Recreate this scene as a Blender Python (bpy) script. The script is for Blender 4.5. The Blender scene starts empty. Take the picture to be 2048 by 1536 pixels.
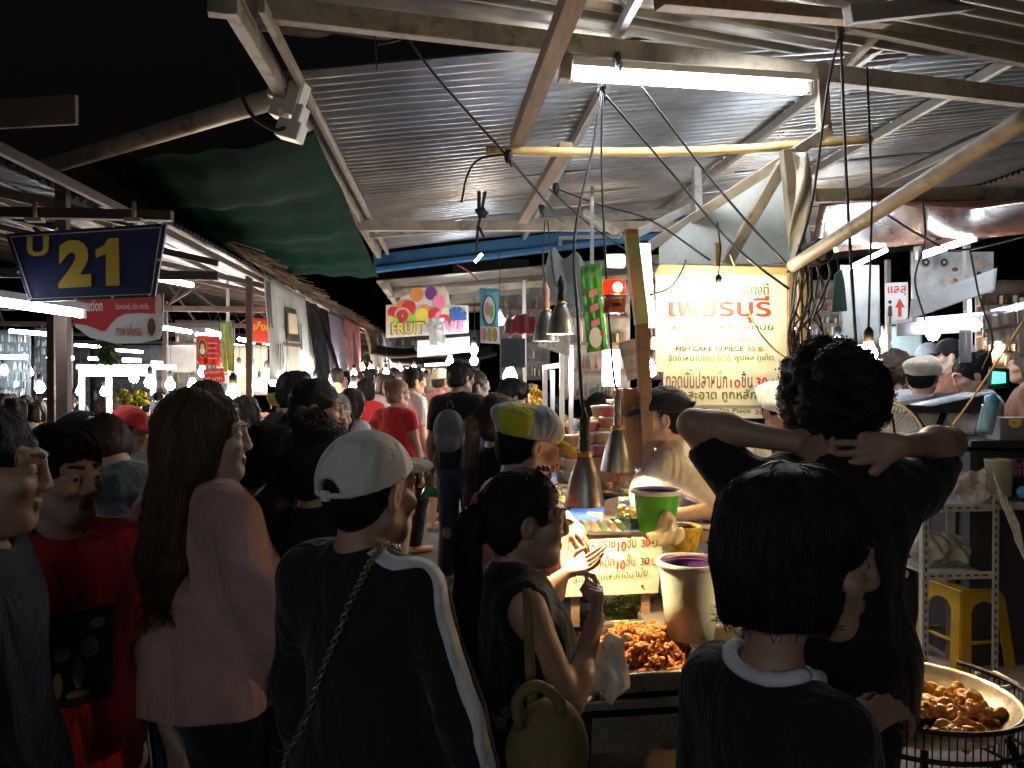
import bpy, bmesh, math, random
import numpy as np
from mathutils import Vector, Matrix, Euler
from mathutils.bvhtree import BVHTree
rad = math.radians
S = bpy.context.scene
C = S.collection
# ---------------------------------------------------------------- camera
CAM = Vector((0, 0, 1.68))
cd = bpy.data.cameras.new('camera'); cam = bpy.data.objects.new('camera', cd); C.objects.link(cam)
cd.sensor_width = 36; cd.lens = 28.125; cd.clip_start = 0.05; cd.clip_end = 500
cam.location = CAM
cam.rotation_euler = (rad(90 - 0.64), 0, rad(-4.43))
S.camera = cam
_R = cam.rotation_euler.to_matrix()
RGT, UP, FWD = _R @ Vector((1, 0, 0)), _R @ Vector((0, 1, 0)), _R @ Vector((0, 0, -1))
def P(px, py, d):
    """world point that the photograph shows at (px, py), d metres in front of the lens"""
    return CAM + d * (FWD + (px - 1024) / 1600 * RGT + (768 - py) / 1600 * UP)
# ---------------------------------------------------------------- world, night sky and moonlight
W = bpy.data.worlds.new("World"); S.world = W; W.use_nodes = True
nt = W.node_tree; bg = nt.nodes['Background']
sky = nt.nodes.new('ShaderNodeTexSky'); sky.sky_type = 'NISHITA'; sky.sun_disc = False
sky.sun_elevation = rad(-4); sky.sun_rotation = rad(200)
nt.links.new(sky.outputs[0], bg.inputs[0]); bg.inputs[1].default_value = 0.07
sl = bpy.data.lights.new('moon', 'SUN'); sl.energy = 0.004; sl.angle = rad(0.5); sl.color = (0.8, 0.88, 1)
so = bpy.data.objects.new('moon', sl); C.objects.link(so); so.rotation_euler = (rad(35), 0, rad(-20))
S.view_settings.view_transform = 'Standard'; S.view_settings.look = 'None'
S.view_settings.exposure = 1.25; S.view_settings.gamma = 1
S.cycles.use_denoising = True
S.cycles.max_bounces = 7; S.cycles.diffuse_bounces = 4; S.cycles.glossy_bounces = 3
S.cycles.transmission_bounces = 4; S.cycles.transparent_max_bounces = 8
S.cycles.caustics_reflective = False; S.cycles.caustics_refractive = False
S.cycles.sample_clamp_indirect = 4
# ---------------------------------------------------------------- materials
_M = {}
def M(name, col, rough=.6, metal=0., var=.18, scale=6., bump=.15, bscale=60., em=None, ems=0., trans=0., alpha=1., sss=0., stretch=None, dirt=None, dscale=3., spec=.5, sheen=0., folds=0.):
    """procedural Principled material; var mottles the colour, dirt = (colour, amount) adds stains"""
    if name in _M: return _M[name]
    m = bpy.data.materials.new(name); m.use_nodes = True; _M[name] = m
    t = m.node_tree; b = t.nodes['Principled BSDF']; N = t.nodes.new; L = t.links.new
    b.inputs['Roughness'].default_value = rough; b.inputs['Metallic'].default_value = metal
    b.inputs['Specular IOR Level'].default_value = spec
    if sheen: b.inputs['Sheen Weight'].default_value = sheen
    if sss:
        b.inputs['Subsurface Weight'].default_value = sss; b.inputs['Subsurface Radius'].default_value = (1, .35, .2); b.inputs['Subsurface Scale'].default_value = .008
    if trans: b.inputs['Transmission Weight'].default_value = trans
    if alpha < 1: b.inputs['Alpha'].default_value = alpha
    if em:
        b.inputs['Emission Color'].default_value = (*em, 1); b.inputs['Emission Strength'].default_value = ems
    tc = N('ShaderNodeTexCoord'); mp = N('ShaderNodeMapping'); L(tc.outputs['Object'], mp.inputs[0])
    if stretch: mp.inputs['Scale'].default_value = stretch
    c = (*col, 1)
    if var:
        n = N('ShaderNodeTexNoise'); n.inputs['Scale'].default_value = scale; n.inputs['Detail'].default_value = 5; n.inputs['Roughness'].default_value = .65
        L(mp.outputs[0], n.inputs['Vector'])
        r = N('ShaderNodeValToRGB'); r.color_ramp.elements[0].position = .3; r.color_ramp.elements[1].position = .7
        r.color_ramp.elements[0].color = (*[x * (1 - var) for x in col], 1); r.color_ramp.elements[1].color = (*[min(1, x * (1 + var)) for x in col], 1)
        L(n.outputs[0], r.inputs[0]); out = r.outputs[0]
        if dirt:
            n2 = N('ShaderNodeTexNoise'); n2.inputs['Scale'].default_value = dscale; n2.inputs['Detail'].default_value = 8; n2.inputs['Roughness'].default_value = .7
            L(mp.outputs[0], n2.inputs['Vector'])
            mr = N('ShaderNodeMapRange'); mr.inputs[1].default_value = .5; mr.inputs[2].default_value = .68; mr.inputs[4].default_value = dirt[1]
            L(n2.outputs[0], mr.inputs[0])
            mx = N('ShaderNodeMix'); mx.data_type = 'RGBA'; L(mr.outputs[0], mx.inputs[0]); L(out, mx.inputs[6]); mx.inputs[7].default_value = (*dirt[0], 1)
            out = mx.outputs[2]
        L(out, b.inputs['Base Color'])
        rr = N('ShaderNodeMapRange'); rr.inputs[3].default_value = max(.02, rough - .1); rr.inputs[4].default_value = min(1, rough + .1)
        L(n.outputs[0], rr.inputs[0]); L(rr.outputs[0], b.inputs['Roughness'])
    else: b.inputs['Base Color'].default_value = c
    if bump:
        n3 = N('ShaderNodeTexNoise'); n3.inputs['Scale'].default_value = bscale; n3.inputs['Detail'].default_value = 3
        L(mp.outputs[0], n3.inputs['Vector'])
        bp = N('ShaderNodeBump'); bp.inputs['Strength'].default_value = bump; bp.inputs['Distance'].default_value = .01
        L(n3.outputs[0], bp.inputs['Height']); L(bp.outputs[0], b.inputs['Normal'])
        if folds:
            n4 = N('ShaderNodeTexNoise'); n4.inputs['Scale'].default_value = 5.5; n4.inputs['Detail'].default_value = 2.5; n4.inputs['Distortion'].default_value = 1.6
            mp2 = N('ShaderNodeMapping'); mp2.inputs['Scale'].default_value = (1.5, 1.5, .6); mp2.inputs['Rotation'].default_value = (.35, .3, .5); L(tc.outputs['Object'], mp2.inputs[0]); L(mp2.outputs[0], n4.inputs['Vector'])
            b2 = N('ShaderNodeBump'); b2.inputs['Strength'].default_value = folds; b2.inputs['Distance'].default_value = .09
            L(n4.outputs[0], b2.inputs['Height']); L(b2.outputs[0], bp.inputs['Normal'])
    return m
def E_(name, col, s):
    """a surface that gives off light"""
    return M(name, (.9, .9, .9), var=0, bump=0, em=col, ems=s)
# ---------------------------------------------------------------- objects
def put(o, loc=None, parent=None):
    C.objects.link(o)
    if parent is not None: o.parent = parent
    if loc is not None: o.location = loc
    return o
def tag(o, label=None, cat=None, group=None, kind=None):
    if label: o['label'] = label
    if cat: o['category'] = cat
    if group: o['group'] = group
    if kind: o['kind'] = kind
    return o
def thing(name, label, cat, loc=(0, 0, 0), rz=0, group=None):
    o = bpy.data.objects.new(name, None); o.empty_display_size = .1
    put(o, loc); o.rotation_euler.z = rz
    return tag(o, label, cat, group)
def copy_tree(o, parent=None):
    c = o.copy(); C.objects.link(c)
    if parent is not None: c.parent = parent
    for ch in list(o.children): copy_tree(ch, c)
    return c
class MB:
    """collects shapes and links them as ONE mesh object"""
    def __init__(s): s.v = []; s.f = []; s.mi = []; s.sm = []
    def add(s, vs, fs, mi=0, smooth=False):
        n = len(s.v); s.v += [tuple(v) for v in vs]; s.f += [tuple(i + n for i in f) for f in fs]
        s.mi += [mi] * len(fs); s.sm += [smooth] * len(fs); return s
    def box(s, c, size, R=None, mi=0):
        x, y, z = (k / 2 for k in size); R = R or Matrix.Identity(3); c = Vector(c)
        vs = [c + R @ Vector((a * x, b * y, e * z)) for a in (-1, 1) for b in (-1, 1) for e in (-1, 1)]
        return s.add(vs, [(0, 1, 3, 2), (4, 6, 7, 5), (0, 4, 5, 1), (2, 3, 7, 6), (0, 2, 6, 4), (1, 5, 7, 3)], mi)
    def bar(s, p, q, w, h, up=(0, 0, 1), mi=0, roll=0):
        p, q = Vector(p), Vector(q); d = (q - p); L = d.length; d.normalize(); up = Vector(up)
        x = d.cross(up)
        if x.length < 1e-3: x = d.cross(Vector((0, 1, 0)))
        x.normalize(); z = x.cross(d)
        R = Matrix((x, d, z)).transposed()
        if roll: R = R @ Matrix.Rotation(roll, 3, 'Y')
        return s.box((p + q) / 2, (w, L, h), R, mi)
    def tube(s, pts, r, n=8, mi=0, cap=True, smooth=True):
        pts = [Vector(p) for p in pts]; m = len(pts); rs = r if hasattr(r, '__len__') else [r] * m
        vs = []; prev = None
        for i, p in enumerate(pts):
            d = (pts[min(i + 1, m - 1)] - pts[max(i - 1, 0)])
            d = d.normalized() if d.length > 1e-9 else Vector((0, 0, 1))
            if prev is None:
                x = d.orthogonal().normalized()
            else:
                x = prev - d * prev.dot(d); x = x.normalized() if x.length > 1e-6 else d.orthogonal().normalized()
            prev = x; y = d.cross(x)
            vs += [p + rs[i] * (math.cos(a) * x + math.sin(a) * y) for a in (2 * math.pi * k / n for k in range(n))]
        fs = [(i * n + k, i * n + (k + 1) % n, (i + 1) * n + (k + 1) % n, (i + 1) * n + k) for i in range(m - 1) for k in range(n)]
        s.add(vs, fs, mi, smooth)
        if cap:
            b = len(s.v) - m * n
            s.f += [tuple(b + k for k in reversed(range(n))), tuple(b + (m - 1) * n + k for k in range(n))]; s.mi += [mi, mi]; s.sm += [False, False]
        return s
    def lathe(s, c, prof, n=24, R=None, mi=0, smooth=True, wob=0):
        """prof = [(radius, z)] round the local z axis at c"""
        c = Vector(c); R = R or Matrix.Identity(3); vs = []
        for (r, z) in prof:
            for k in range(n):
                a = 2 * math.pi * k / n; rr = r * (1 + wob * math.sin(3 * a + z * 40))
                vs.append(c + R @ Vector((rr * math.cos(a), rr * math.sin(a), z)))
        m = len(prof)
        return s.add(vs, [(i * n + k, i * n + (k + 1) % n, (i + 1) * n + (k + 1) % n, (i + 1) * n + k) for i in range(m - 1) for k in range(n)], mi, smooth)
    def prism(s, poly, o, x, y, t, mi=0):
        """outline poly [(u, v)] in the plane o + u x + v y, thickness t along x cross y"""
        o, x, y = Vector(o), Vector(x), Vector(y); n = x.cross(y).normalized()
        k = len(poly); vs = [o + u * x + v * y for u, v in poly] + [o + u * x + v * y + t * n for u, v in poly]
        return s.add(vs, [tuple(reversed(range(k))), tuple(range(k, 2 * k))] + [(i, (i + 1) % k, (i + 1) % k + k, i + k) for i in range(k)], mi)
    def disc(s, o, x, y, r, n=20, mi=0, ry=None):
        o, x, y = Vector(o), Vector(x), Vector(y); ry = ry or r
        return s.add([o + r * math.cos(a) * x + ry * math.sin(a) * y for a in (2 * math.pi * k / n for k in range(n))], [tuple(range(n))], mi)
    def ball(s, c, r, mi=0, n=10, R=None, rz=None, jit=0):
        c = Vector(c); rx, ry, rz_ = r if hasattr(r, '__len__') else (r, r, r); R = R or Matrix.Identity(3); vs = []
        for i in range(n + 1):
            th = math.pi * i / n
            for k in range(2 * n):
                a = math.pi * k / n; j = 1 + (random.uniform(-jit, jit) if jit and 0 < i < n else 0)
                vs.append(c + R @ Vector((rx * j * math.sin(th) * math.cos(a), ry * j * math.sin(th) * math.sin(a), rz_ * j * math.cos(th))))
        m = 2 * n
        return s.add(vs, [(i * m + k, (i + 1) * m + k, (i + 1) * m + (k + 1) % m, i * m + (k + 1) % m) for i in range(n) for k in range(m)], mi, True)
    def grid(s, fn, nu, nv, mi=0, smooth=True):
        vs = [fn(i / nu, j / nv) for i in range(nu + 1) for j in range(nv + 1)]
        return s.add(vs, [(i * (nv + 1) + j, (i + 1) * (nv + 1) + j, (i + 1) * (nv + 1) + j + 1, i * (nv + 1) + j + 1) for i in range(nu) for j in range(nv)], mi, smooth)
    def text(s, body, o, x, y, size, mi=0, align='LEFT', bold=0., width=None, depth=.0015, shear=0, sp=1., height=None):
        cu = bpy.data.curves.new('lettering', 'FONT'); cu.body = body; cu.size = 1; cu.align_x = 'LEFT'; cu.offset = bold; cu.shear = shear; cu.space_character = sp
        cu.resolution_u = 4
        ob = bpy.data.objects.new('lettering', cu); C.objects.link(ob)
        me = ob.to_mesh(depsgraph=None) if False else None
        dg = bpy.context.evaluated_depsgraph_get(); dg.update(); ev = ob.evaluated_get(dg); me = bpy.data.meshes.new_from_object(ev)
        o, x, y = Vector(o), Vector(x).normalized(), Vector(y).normalized(); n = x.cross(y)
        vs = [v.co for v in me.vertices]
        if vs:
            x0 = min(v.x for v in vs); x1 = max(v.x for v in vs); y0 = min(v.y for v in vs); y1 = max(v.y for v in vs)
            ky = size if height is None else height / max(1e-6, y1 - y0)
            if height is not None: yo = y0
            else: yo = 0
            kx = ky if width is None else width / max(1e-6, x1 - x0)
            sh = {'LEFT': 0, 'CENTER': -.5, 'RIGHT': -1}[align] * (x1 - x0)
            s.add([o + ((v.x - x0 + sh) * kx) * x + (v.y - yo) * ky * y + n * depth for v in vs], [tuple(p.vertices) for p in me.polygons], mi)
        bpy.data.objects.remove(ob); bpy.data.curves.remove(cu); bpy.data.meshes.remove(me)
        return s
    def build(s, name, mats, parent=None, loc=None, bevel=0, solid=0, sub=0, rel=True):
        """rel: shapes were given in world space, the parent's placement is taken off"""
        me = bpy.data.meshes.new(name)
        vs = s.v
        if rel:
            if parent is not None:
                T = chain_matrix(parent).inverted(); vs = [T @ Vector(v) for v in vs]
            elif loc is None:
                a = np.array(vs); loc = Vector(((a[:, 0].min() + a[:, 0].max()) / 2, (a[:, 1].min() + a[:, 1].max()) / 2, a[:, 2].min())); vs = [Vector(v) - loc for v in vs]
        me.from_pydata([tuple(v) for v in vs], [], s.f)
        mats = mats if isinstance(mats, (list, tuple)) else [mats]
        for m in mats: me.materials.append(m)
        me.polygons.foreach_set('material_index', s.mi); me.polygons.foreach_set('use_smooth', s.sm)
        me.update()
        o = bpy.data.objects.new(name, me); put(o, loc, parent)
        if solid:
            q = o.modifiers.new('solid', 'SOLIDIFY'); q.thickness = solid; q.offset = 0
        if bevel:
            q = o.modifiers.new('bevel', 'BEVEL'); q.width = bevel; q.segments = 2; q.limit_method = 'ANGLE'; q.angle_limit = rad(40); q.use_clamp_overlap = True
        if sub:
            q = o.modifiers.new('sub', 'SUBSURF'); q.levels = sub; q.render_levels = sub
        return o
def chain_matrix(o):
    m = Matrix.LocRotScale(o.location, o.rotation_euler, o.scale)
    return chain_matrix(o.parent) @ m if o.parent is not None else m
def curve_pts(ctrl, n=24):
    """smooth path through control points"""
    c = [Vector(p) for p in ctrl]; c = [2 * c[0] - c[1]] + c + [2 * c[-1] - c[-2]]; out = []
    k = len(c) - 3; per = max(2, n // k)
    for i in range(k):
        p0, p1, p2, p3 = c[i:i + 4]
        for j in range(per):
            t = j / per
            out.append(.5 * ((2 * p1) + (p2 - p0) * t + (2 * p0 - 5 * p1 + 4 * p2 - p3) * t * t + (3 * p1 - p0 - 3 * p2 + p3) * t ** 3))
    out.append(c[-2]); return out
# ---------------------------------------------------------------- smooth bodies: blended round shapes turned into one skin
class SDF:
    def __init__(s): s.pr = []; s.fine = []; s.noise = []; s.cuts = []
    def cap(s, a, b, r1, r2, lab=0, k=.02, sub=False):
        a, b = np.array(a, float), np.array(b, float); r = max(r1, r2)
        lo, hi = np.minimum(a, b) - r, np.maximum(a, b) + r
        ab = b - a; L2 = max(1e-12, ab @ ab)
        def f(p):
            t = np.clip(((p - a) @ ab) / L2, 0, 1)
            q = p - a - t[..., None] * ab
            return np.sqrt((q * q).sum(-1)) - (r1 + t * (r2 - r1))
        s.pr.append((f, lo, hi, lab, k, sub)); return s
    def ell(s, c, rr, R=None, lab=0, k=.02, sub=False):
        c = np.array(c, float); rr = np.array(rr, float); R = np.eye(3) if R is None else np.array(R)
        ext = np.sqrt(((R * rr) ** 2).sum(1))
        def f(p):
            q = (p - c) @ R
            k0 = np.sqrt(((q / rr) ** 2).sum(-1)); k1 = np.sqrt(((q / rr ** 2) ** 2).sum(-1))
            return np.where(k1 < 1e-9, -rr.min(), k0 * (k0 - 1) / np.maximum(k1, 1e-9))
        s.pr.append((f, c - ext, c + ext, lab, k, sub)); return s
    def ecap(s, a, b, ra, rb, sq, ax=None, lab=0, k=.03):
        """tapered capsule squashed by sq along the axis ax (flat torso)"""
        a, b = np.array(a, float), np.array(b, float); ax = np.array((0, 1, 0) if ax is None else ax, float); ax /= np.linalg.norm(ax)
        T = np.eye(3) + (1 / sq - 1) * np.outer(ax, ax)
        A, B = a @ T, b @ T; ab = B - A; L2 = max(1e-12, ab @ ab); r = max(ra, rb)
        lo, hi = np.minimum(a, b) - r, np.maximum(a, b) + r
        g = (1 + sq) / 2
        def f(p):
            q = p @ T; t = np.clip(((q - A) @ ab) / L2, 0, 1); w = q - A - t[..., None] * ab
            return (np.sqrt((w * w).sum(-1)) - (ra + t * (rb - ra))) * g
        s.pr.append((f, lo, hi, lab, k, False)); return s
    def wave(s, amp, dirs, lo=None, hi=None):
        s.noise.append((amp, dirs)); return s
    def cut(s, p, n, soft=0):
        """keep only the side of the plane that n points away from"""
        s.cuts.append((np.array(p, float), np.array(n, float) / np.linalg.norm(n))); return s
    def mesh(s, res, fres=None):
        fres = fres or res
        add = [p for p in s.pr if not p[5]]
        lo = np.min([p[1] for p in add], 0) - 3 * res; hi = np.max([p[2] for p in add], 0) + 3 * res
        axs = []
        for d in range(3):
            x = lo[d]; xs = [x]
            iv = sorted((f[0][d], f[1][d]) for f in s.fine)
            while x < hi[d]:
                x += fres if any(a - res < x < b for a, b in iv) else res; xs.append(x)
            axs.append(np.array(xs))
        X, Y, Z = axs; sh = (len(X), len(Y), len(Z))
        D = np.full(sh, .5, np.float32); LAB = np.zeros(sh, np.int8); BD = np.full(sh, 9, np.float32)
        for f, l, h, lab, k, sub in s.pr:
            m = k + 4 * res
            sl = []
            for d in range(3):
                i0 = max(0, np.searchsorted(axs[d], l[d] - m) - 1); i1 = min(sh[d], np.searchsorted(axs[d], h[d] + m) + 1); sl.append(slice(i0, max(i0 + 1, i1)))
            sl = tuple(sl)
            p = np.stack(np.meshgrid(X[sl[0]], Y[sl[1]], Z[sl[2]], indexing='ij'), -1)
            d = f(p).astype(np.float32); o = D[sl]
            if sub:
                hh = np.clip(.5 - .5 * (o + d) / k, 0, 1); D[sl] = o * (1 - hh) - d * hh + k * hh * (1 - hh)
            else:
                hh = np.clip(.5 + .5 * (o - d) / k, 0, 1); D[sl] = o * (1 - hh) + d * hh - k * hh * (1 - hh)
                nb = d < BD[sl]; BD[sl] = np.where(nb, d, BD[sl]); LAB[sl] = np.where(nb, lab, LAB[sl])
        if s.noise or s.cuts:
            idx = np.argwhere(np.abs(D) < .06) if not s.cuts else np.argwhere(D < .06)
            pt = np.stack([X[idx[:, 0]], Y[idx[:, 1]], Z[idx[:, 2]]], -1); v = D[tuple(idx.T)]
            for amp, dirs in s.noise:
                for kx, ky, kz, ph in dirs: v = v + amp * np.sin(pt @ np.array((kx, ky, kz)) + ph + 1.3 * np.sin(pt @ np.array((kz, kx, ky)) * .6 + ph))
            for p0, n in s.cuts: v = np.maximum(v, (pt - p0) @ n)
            D[tuple(idx.T)] = v
        D[0] = D[-1] = .5; D[:, 0] = D[:, -1] = .5; D[:, :, 0] = D[:, :, -1] = .5
        return nets(D, X, Y, Z, LAB)
def nets(D, X, Y, Z, LAB):
    I = D < 0
    c = I[:-1, :-1, :-1].astype(np.int8)
    tot = sum(I[a:I.shape[0] - 1 + a, b:I.shape[1] - 1 + b, e:I.shape[2] - 1 + e].astype(np.int8) for a in (0, 1) for b in (0, 1) for e in (0, 1))
    act = np.argwhere((tot > 0) & (tot < 8))
    vid = np.full(tot.shape, -1, np.int64); vid[tuple(act.T)] = np.arange(len(act))
    acc = np.zeros((len(act), 3)); cnt = np.zeros(len(act))
    cs = [(a, b, e) for a in (0, 1) for b in (0, 1) for e in (0, 1)]
    val = {q: D[act[:, 0] + q[0], act[:, 1] + q[1], act[:, 2] + q[2]] for q in cs}
    for q in cs:
        for ax in range(3):
            if q[ax] == 0:
                q2 = tuple(1 if i == ax else q[i] for i in range(3)); a, b = val[q], val[q2]
                m = (a < 0) != (b < 0); t = np.where(m, a / np.where(m, a - b, 1), 0)
                pos = np.tile(np.array(q, float), (len(act), 1)); pos[:, ax] = t
                acc += pos * m[:, None]; cnt += m
    f = acc / cnt[:, None]; V = np.zeros_like(f)
    for i, A in enumerate((X, Y, Z)):
        V[:, i] = A[act[:, i]] * (1 - f[:, i]) + A[act[:, i] + 1] * f[:, i]
    F = []
    for ax in range(3):
        u, w = [(1, 2), (2, 0), (0, 1)][ax]
        s0 = [slice(None)] * 3; s1 = [slice(None)] * 3; s0[ax] = slice(0, -1); s1[ax] = slice(1, None)
        e = np.argwhere(I[tuple(s0)] != I[tuple(s1)])
        e = e[(e[:, u] > 0) & (e[:, w] > 0)]
        def cell(du, dw):
            q = e.copy(); q[:, u] -= du; q[:, w] -= dw; return vid[tuple(q.T)]
        quad = np.stack([cell(1, 1), cell(0, 1), cell(0, 0), cell(1, 0)], -1)
        fl = ~I[tuple(e.T)]
        quad[fl] = quad[fl][:, ::-1]; F.append(quad)
    F = np.concatenate(F)
    return V, F, LAB[tuple(act.T)]
def sdf_obj(name, V, F, L, mats, parent, matfn=None, loc=None):
    me = bpy.data.meshes.new(name)
    me.vertices.add(len(V)); me.vertices.foreach_set('co', V.astype(np.float32).ravel())
    me.loops.add(len(F) * 4); me.polygons.add(len(F))
    me.loops.foreach_set('vertex_index', F.astype(np.int32).ravel())
    me.polygons.foreach_set('loop_start', np.arange(0, len(F) * 4, 4, dtype=np.int32))
    me.update(calc_edges=True); me.validate()
    for m in mats: me.materials.append(m)
    if len(me.polygons) == len(F):
        mi = L[F].max(1) if matfn is None else matfn(V[F].mean(1))
        me.polygons.foreach_set('material_index', np.asarray(mi, np.int32)); me.polygons.foreach_set('use_smooth', np.ones(len(F), bool))
    o = bpy.data.objects.new(name, me); return put(o, loc, parent)
# ---------------------------------------------------------------- people
def unit(v): v = np.array(v, float); return v / max(1e-9, np.linalg.norm(v))
SKIN = dict(
    tan=M('skin_tan', (.36, .205, .14), .5, var=.08, scale=20, bump=.06, bscale=180, sss=.05),
    light=M('skin_light', (.52, .35, .265), .5, var=.08, scale=20, bump=.06, bscale=180, sss=.05),
    deep=M('skin_deep', (.20, .095, .055), .48, var=.08, scale=20, bump=.06, bscale=180, sss=.04))
LIP = M('lips', (.24, .11, .085), .4, var=.05, bump=0)
SCL = M('eye_white', (.42, .38, .36), .15, var=0, bump=0); IRI = M('eye_iris', (.02, .012, .008), .1, var=0, bump=0)
HAIR = dict(
    black=M('hair_black', (.010, .008, .007), .55, spec=.3, var=.4, scale=9, bump=.5, bscale=120, stretch=(4, 4, .35)),
    brown=M('hair_brown', (.045, .024, .013), .5, var=.5, scale=9, bump=.5, bscale=120, stretch=(4, 4, .35)),
    ombre=M('hair_ombre', (.075, .038, .018), .38, var=.6, scale=7, bump=.5, bscale=120, stretch=(4, 4, .3)),
    blond=M('hair_blond', (.21, .13, .065), .42, var=.4, scale=9, bump=.5, bscale=120, stretch=(4, 4, .35)),
    grey=M('hair_grey', (.32, .28, .23), .45, var=.3, scale=9, bump=.5, bscale=120, stretch=(4, 4, .35)))
def cloth(name, col, rough=.85, var=.12, bump=.25, **k): return M('cloth_' + name, col, rough, var=var, scale=5, bump=bump, bscale=140, spec=.25, sheen=.15, folds=.38, **k)
_rs = np.random.RandomState(7)
def wrinkles(n=4, f=(14, 30), st=(1, 1, .45)):
    out = []
    for _ in range(n):
        d = unit(_rs.normal(size=3)) * _rs.uniform(*f) * np.array(st); out.append((*d, _rs.uniform(0, 6)))
    return out
def ik(s, w, l1, l2, pole):
    """elbow between shoulder s and wrist w, bent towards pole"""
    s, w = np.array(s, float), np.array(w, float); d = w - s; L = np.linalg.norm(d); L2 = min(L, (l1 + l2) * .998); w = s + d / L * L2
    a = (l1 * l1 - l2 * l2 + L2 * L2) / (2 * L2); h = math.sqrt(max(0, l1 * l1 - a * a)); u = d / L
    p = np.array(pole, float); p = p - u * (p @ u); return s + u * a + unit(p) * h, w
def hand(sd, w, d, n, t, k=1., curl=(.35, .4, .45, .5), spread=.0, thumb=.5, lab=0):
    """palm and five fingers: wrist w, direction d, palm faces n, thumb side t"""
    d = unit(d); n = unit(np.array(n) - d * (np.array(n) @ d)); s = np.cross(d, n); s = s if s @ np.array(t) > 0 else -s
    w = np.array(w, float)
    for i, (o, ln) in enumerate(((.030, .040), (.0105, .044), (-.010, .041), (-.028, .034))):
        kn = w + d * (.088 - .004 * abs(i - 1)) * k + s * o * k
        sd.cap(w + d * .012 * k + s * o * .6 * k, kn, .0125 * k, .0098 * k, lab, .012)
        c = curl[i]; ang = 0; p = kn; q = s * (spread * (1.5 - i) * .5); L = ln * k
        for j, (sc, a, r0, r1) in enumerate(((1, c, .0088, .0082), (.66, c * 1.25, .0082, .0075), (.52, c * .9, .0076, .0062))):
            ang += a; v = unit(d * math.cos(ang) + n * math.sin(ang) + q); p2 = p + v * L * sc; sd.cap(p, p2, r0 * k, r1 * k, lab, .0035); p = p2
    b = w + d * .024 * k + s * .022 * k
    m = b + unit(d * .75 + s * .75 + n * .35 * thumb) * .045 * k
    sd.cap(b, m, .0145 * k, .0115 * k, lab, .012)
    m2 = m + unit(d * .95 + s * .3 + n * .55 * thumb) * .032 * k; sd.cap(m, m2, .0105 * k, .0092 * k, lab, .004)
    m3 = m2 + unit(d + s * .05 + n * .7 * thumb) * .026 * k; sd.cap(m2, m3, .0092 * k, .0074 * k, lab, .004)
    return (w - .02 + np.minimum(0, d * .2) - .09 * k, w + .02 + np.maximum(0, d * .2) + .09 * k)
def strands(V, F, n, step, cnt, flow, r=.0012, zmin=None, zmax=None, lift=.003, dangle=2, seed=3):
    """fine hairs laid over the hair volume"""
    rs = np.random.RandomState(seed)
    bv = BVHTree.FromPolygons([tuple(v) for v in V], [tuple(f) for f in F])
    pick = V if zmin is None else V[(V[:, 2] > zmin) & (V[:, 2] < (zmax or 9))]
    if len(pick) == 0: return np.zeros((0, 3)), np.zeros((0, 4), int)
    out = np.zeros((n, cnt, 3))
    for i in range(n):
        p = Vector(pick[rs.randint(len(pick))]); h = rs.uniform(.3, 1.6) * lift; jit = Vector(rs.normal(size=3) * .25)
        v = Vector((0, 0, -1))
        for j in range(cnt):
            if j < cnt - dangle:
                lo, nn, _, _ = bv.find_nearest(p)
                if lo is None: lo, nn = p, Vector((0, 0, 1))
                p = lo + nn * h; out[i, j] = p
                v = Vector(flow(p)) + jit; v = v - nn * v.dot(nn)
                if v.length < 1e-4: v = Vector((0, 0, -1))
                v.normalize()
            else: v = (v + Vector((0, 0, -.5)) + jit * .25).normalized(); out[i, j] = p
            p = p + v * step
    rr = r * np.linspace(1.15, .35, cnt)[None, :, None]
    d = np.gradient(out, axis=1); d /= np.maximum(1e-9, np.linalg.norm(d, axis=-1, keepdims=True))
    a = np.cross(d, np.array((.31, .87, .38))); a /= np.maximum(1e-9, np.linalg.norm(a, axis=-1, keepdims=True)); b = np.cross(d, a)
    VV = np.stack([out + rr * (math.cos(q) * a + math.sin(q) * b) for q in (0, 2.09, 4.19)], 2).reshape(-1, 3)
    base = np.arange(n)[:, None, None] * cnt * 3 + np.arange(cnt - 1)[None, :, None] * 3
    k0 = np.arange(3)[None, None, :]; k1 = (k0 + 1) % 3
    FF = np.stack([base + k0, base + k1, base + k1 + 3, base + k0 + 3], -1).reshape(-1, 4)
    return VV, FF
RES = dict(near=(.012, .0042, .009, .0055), mid=(.018, .0085, .014, .011), far=(.03, .017, .026, .02))
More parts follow.
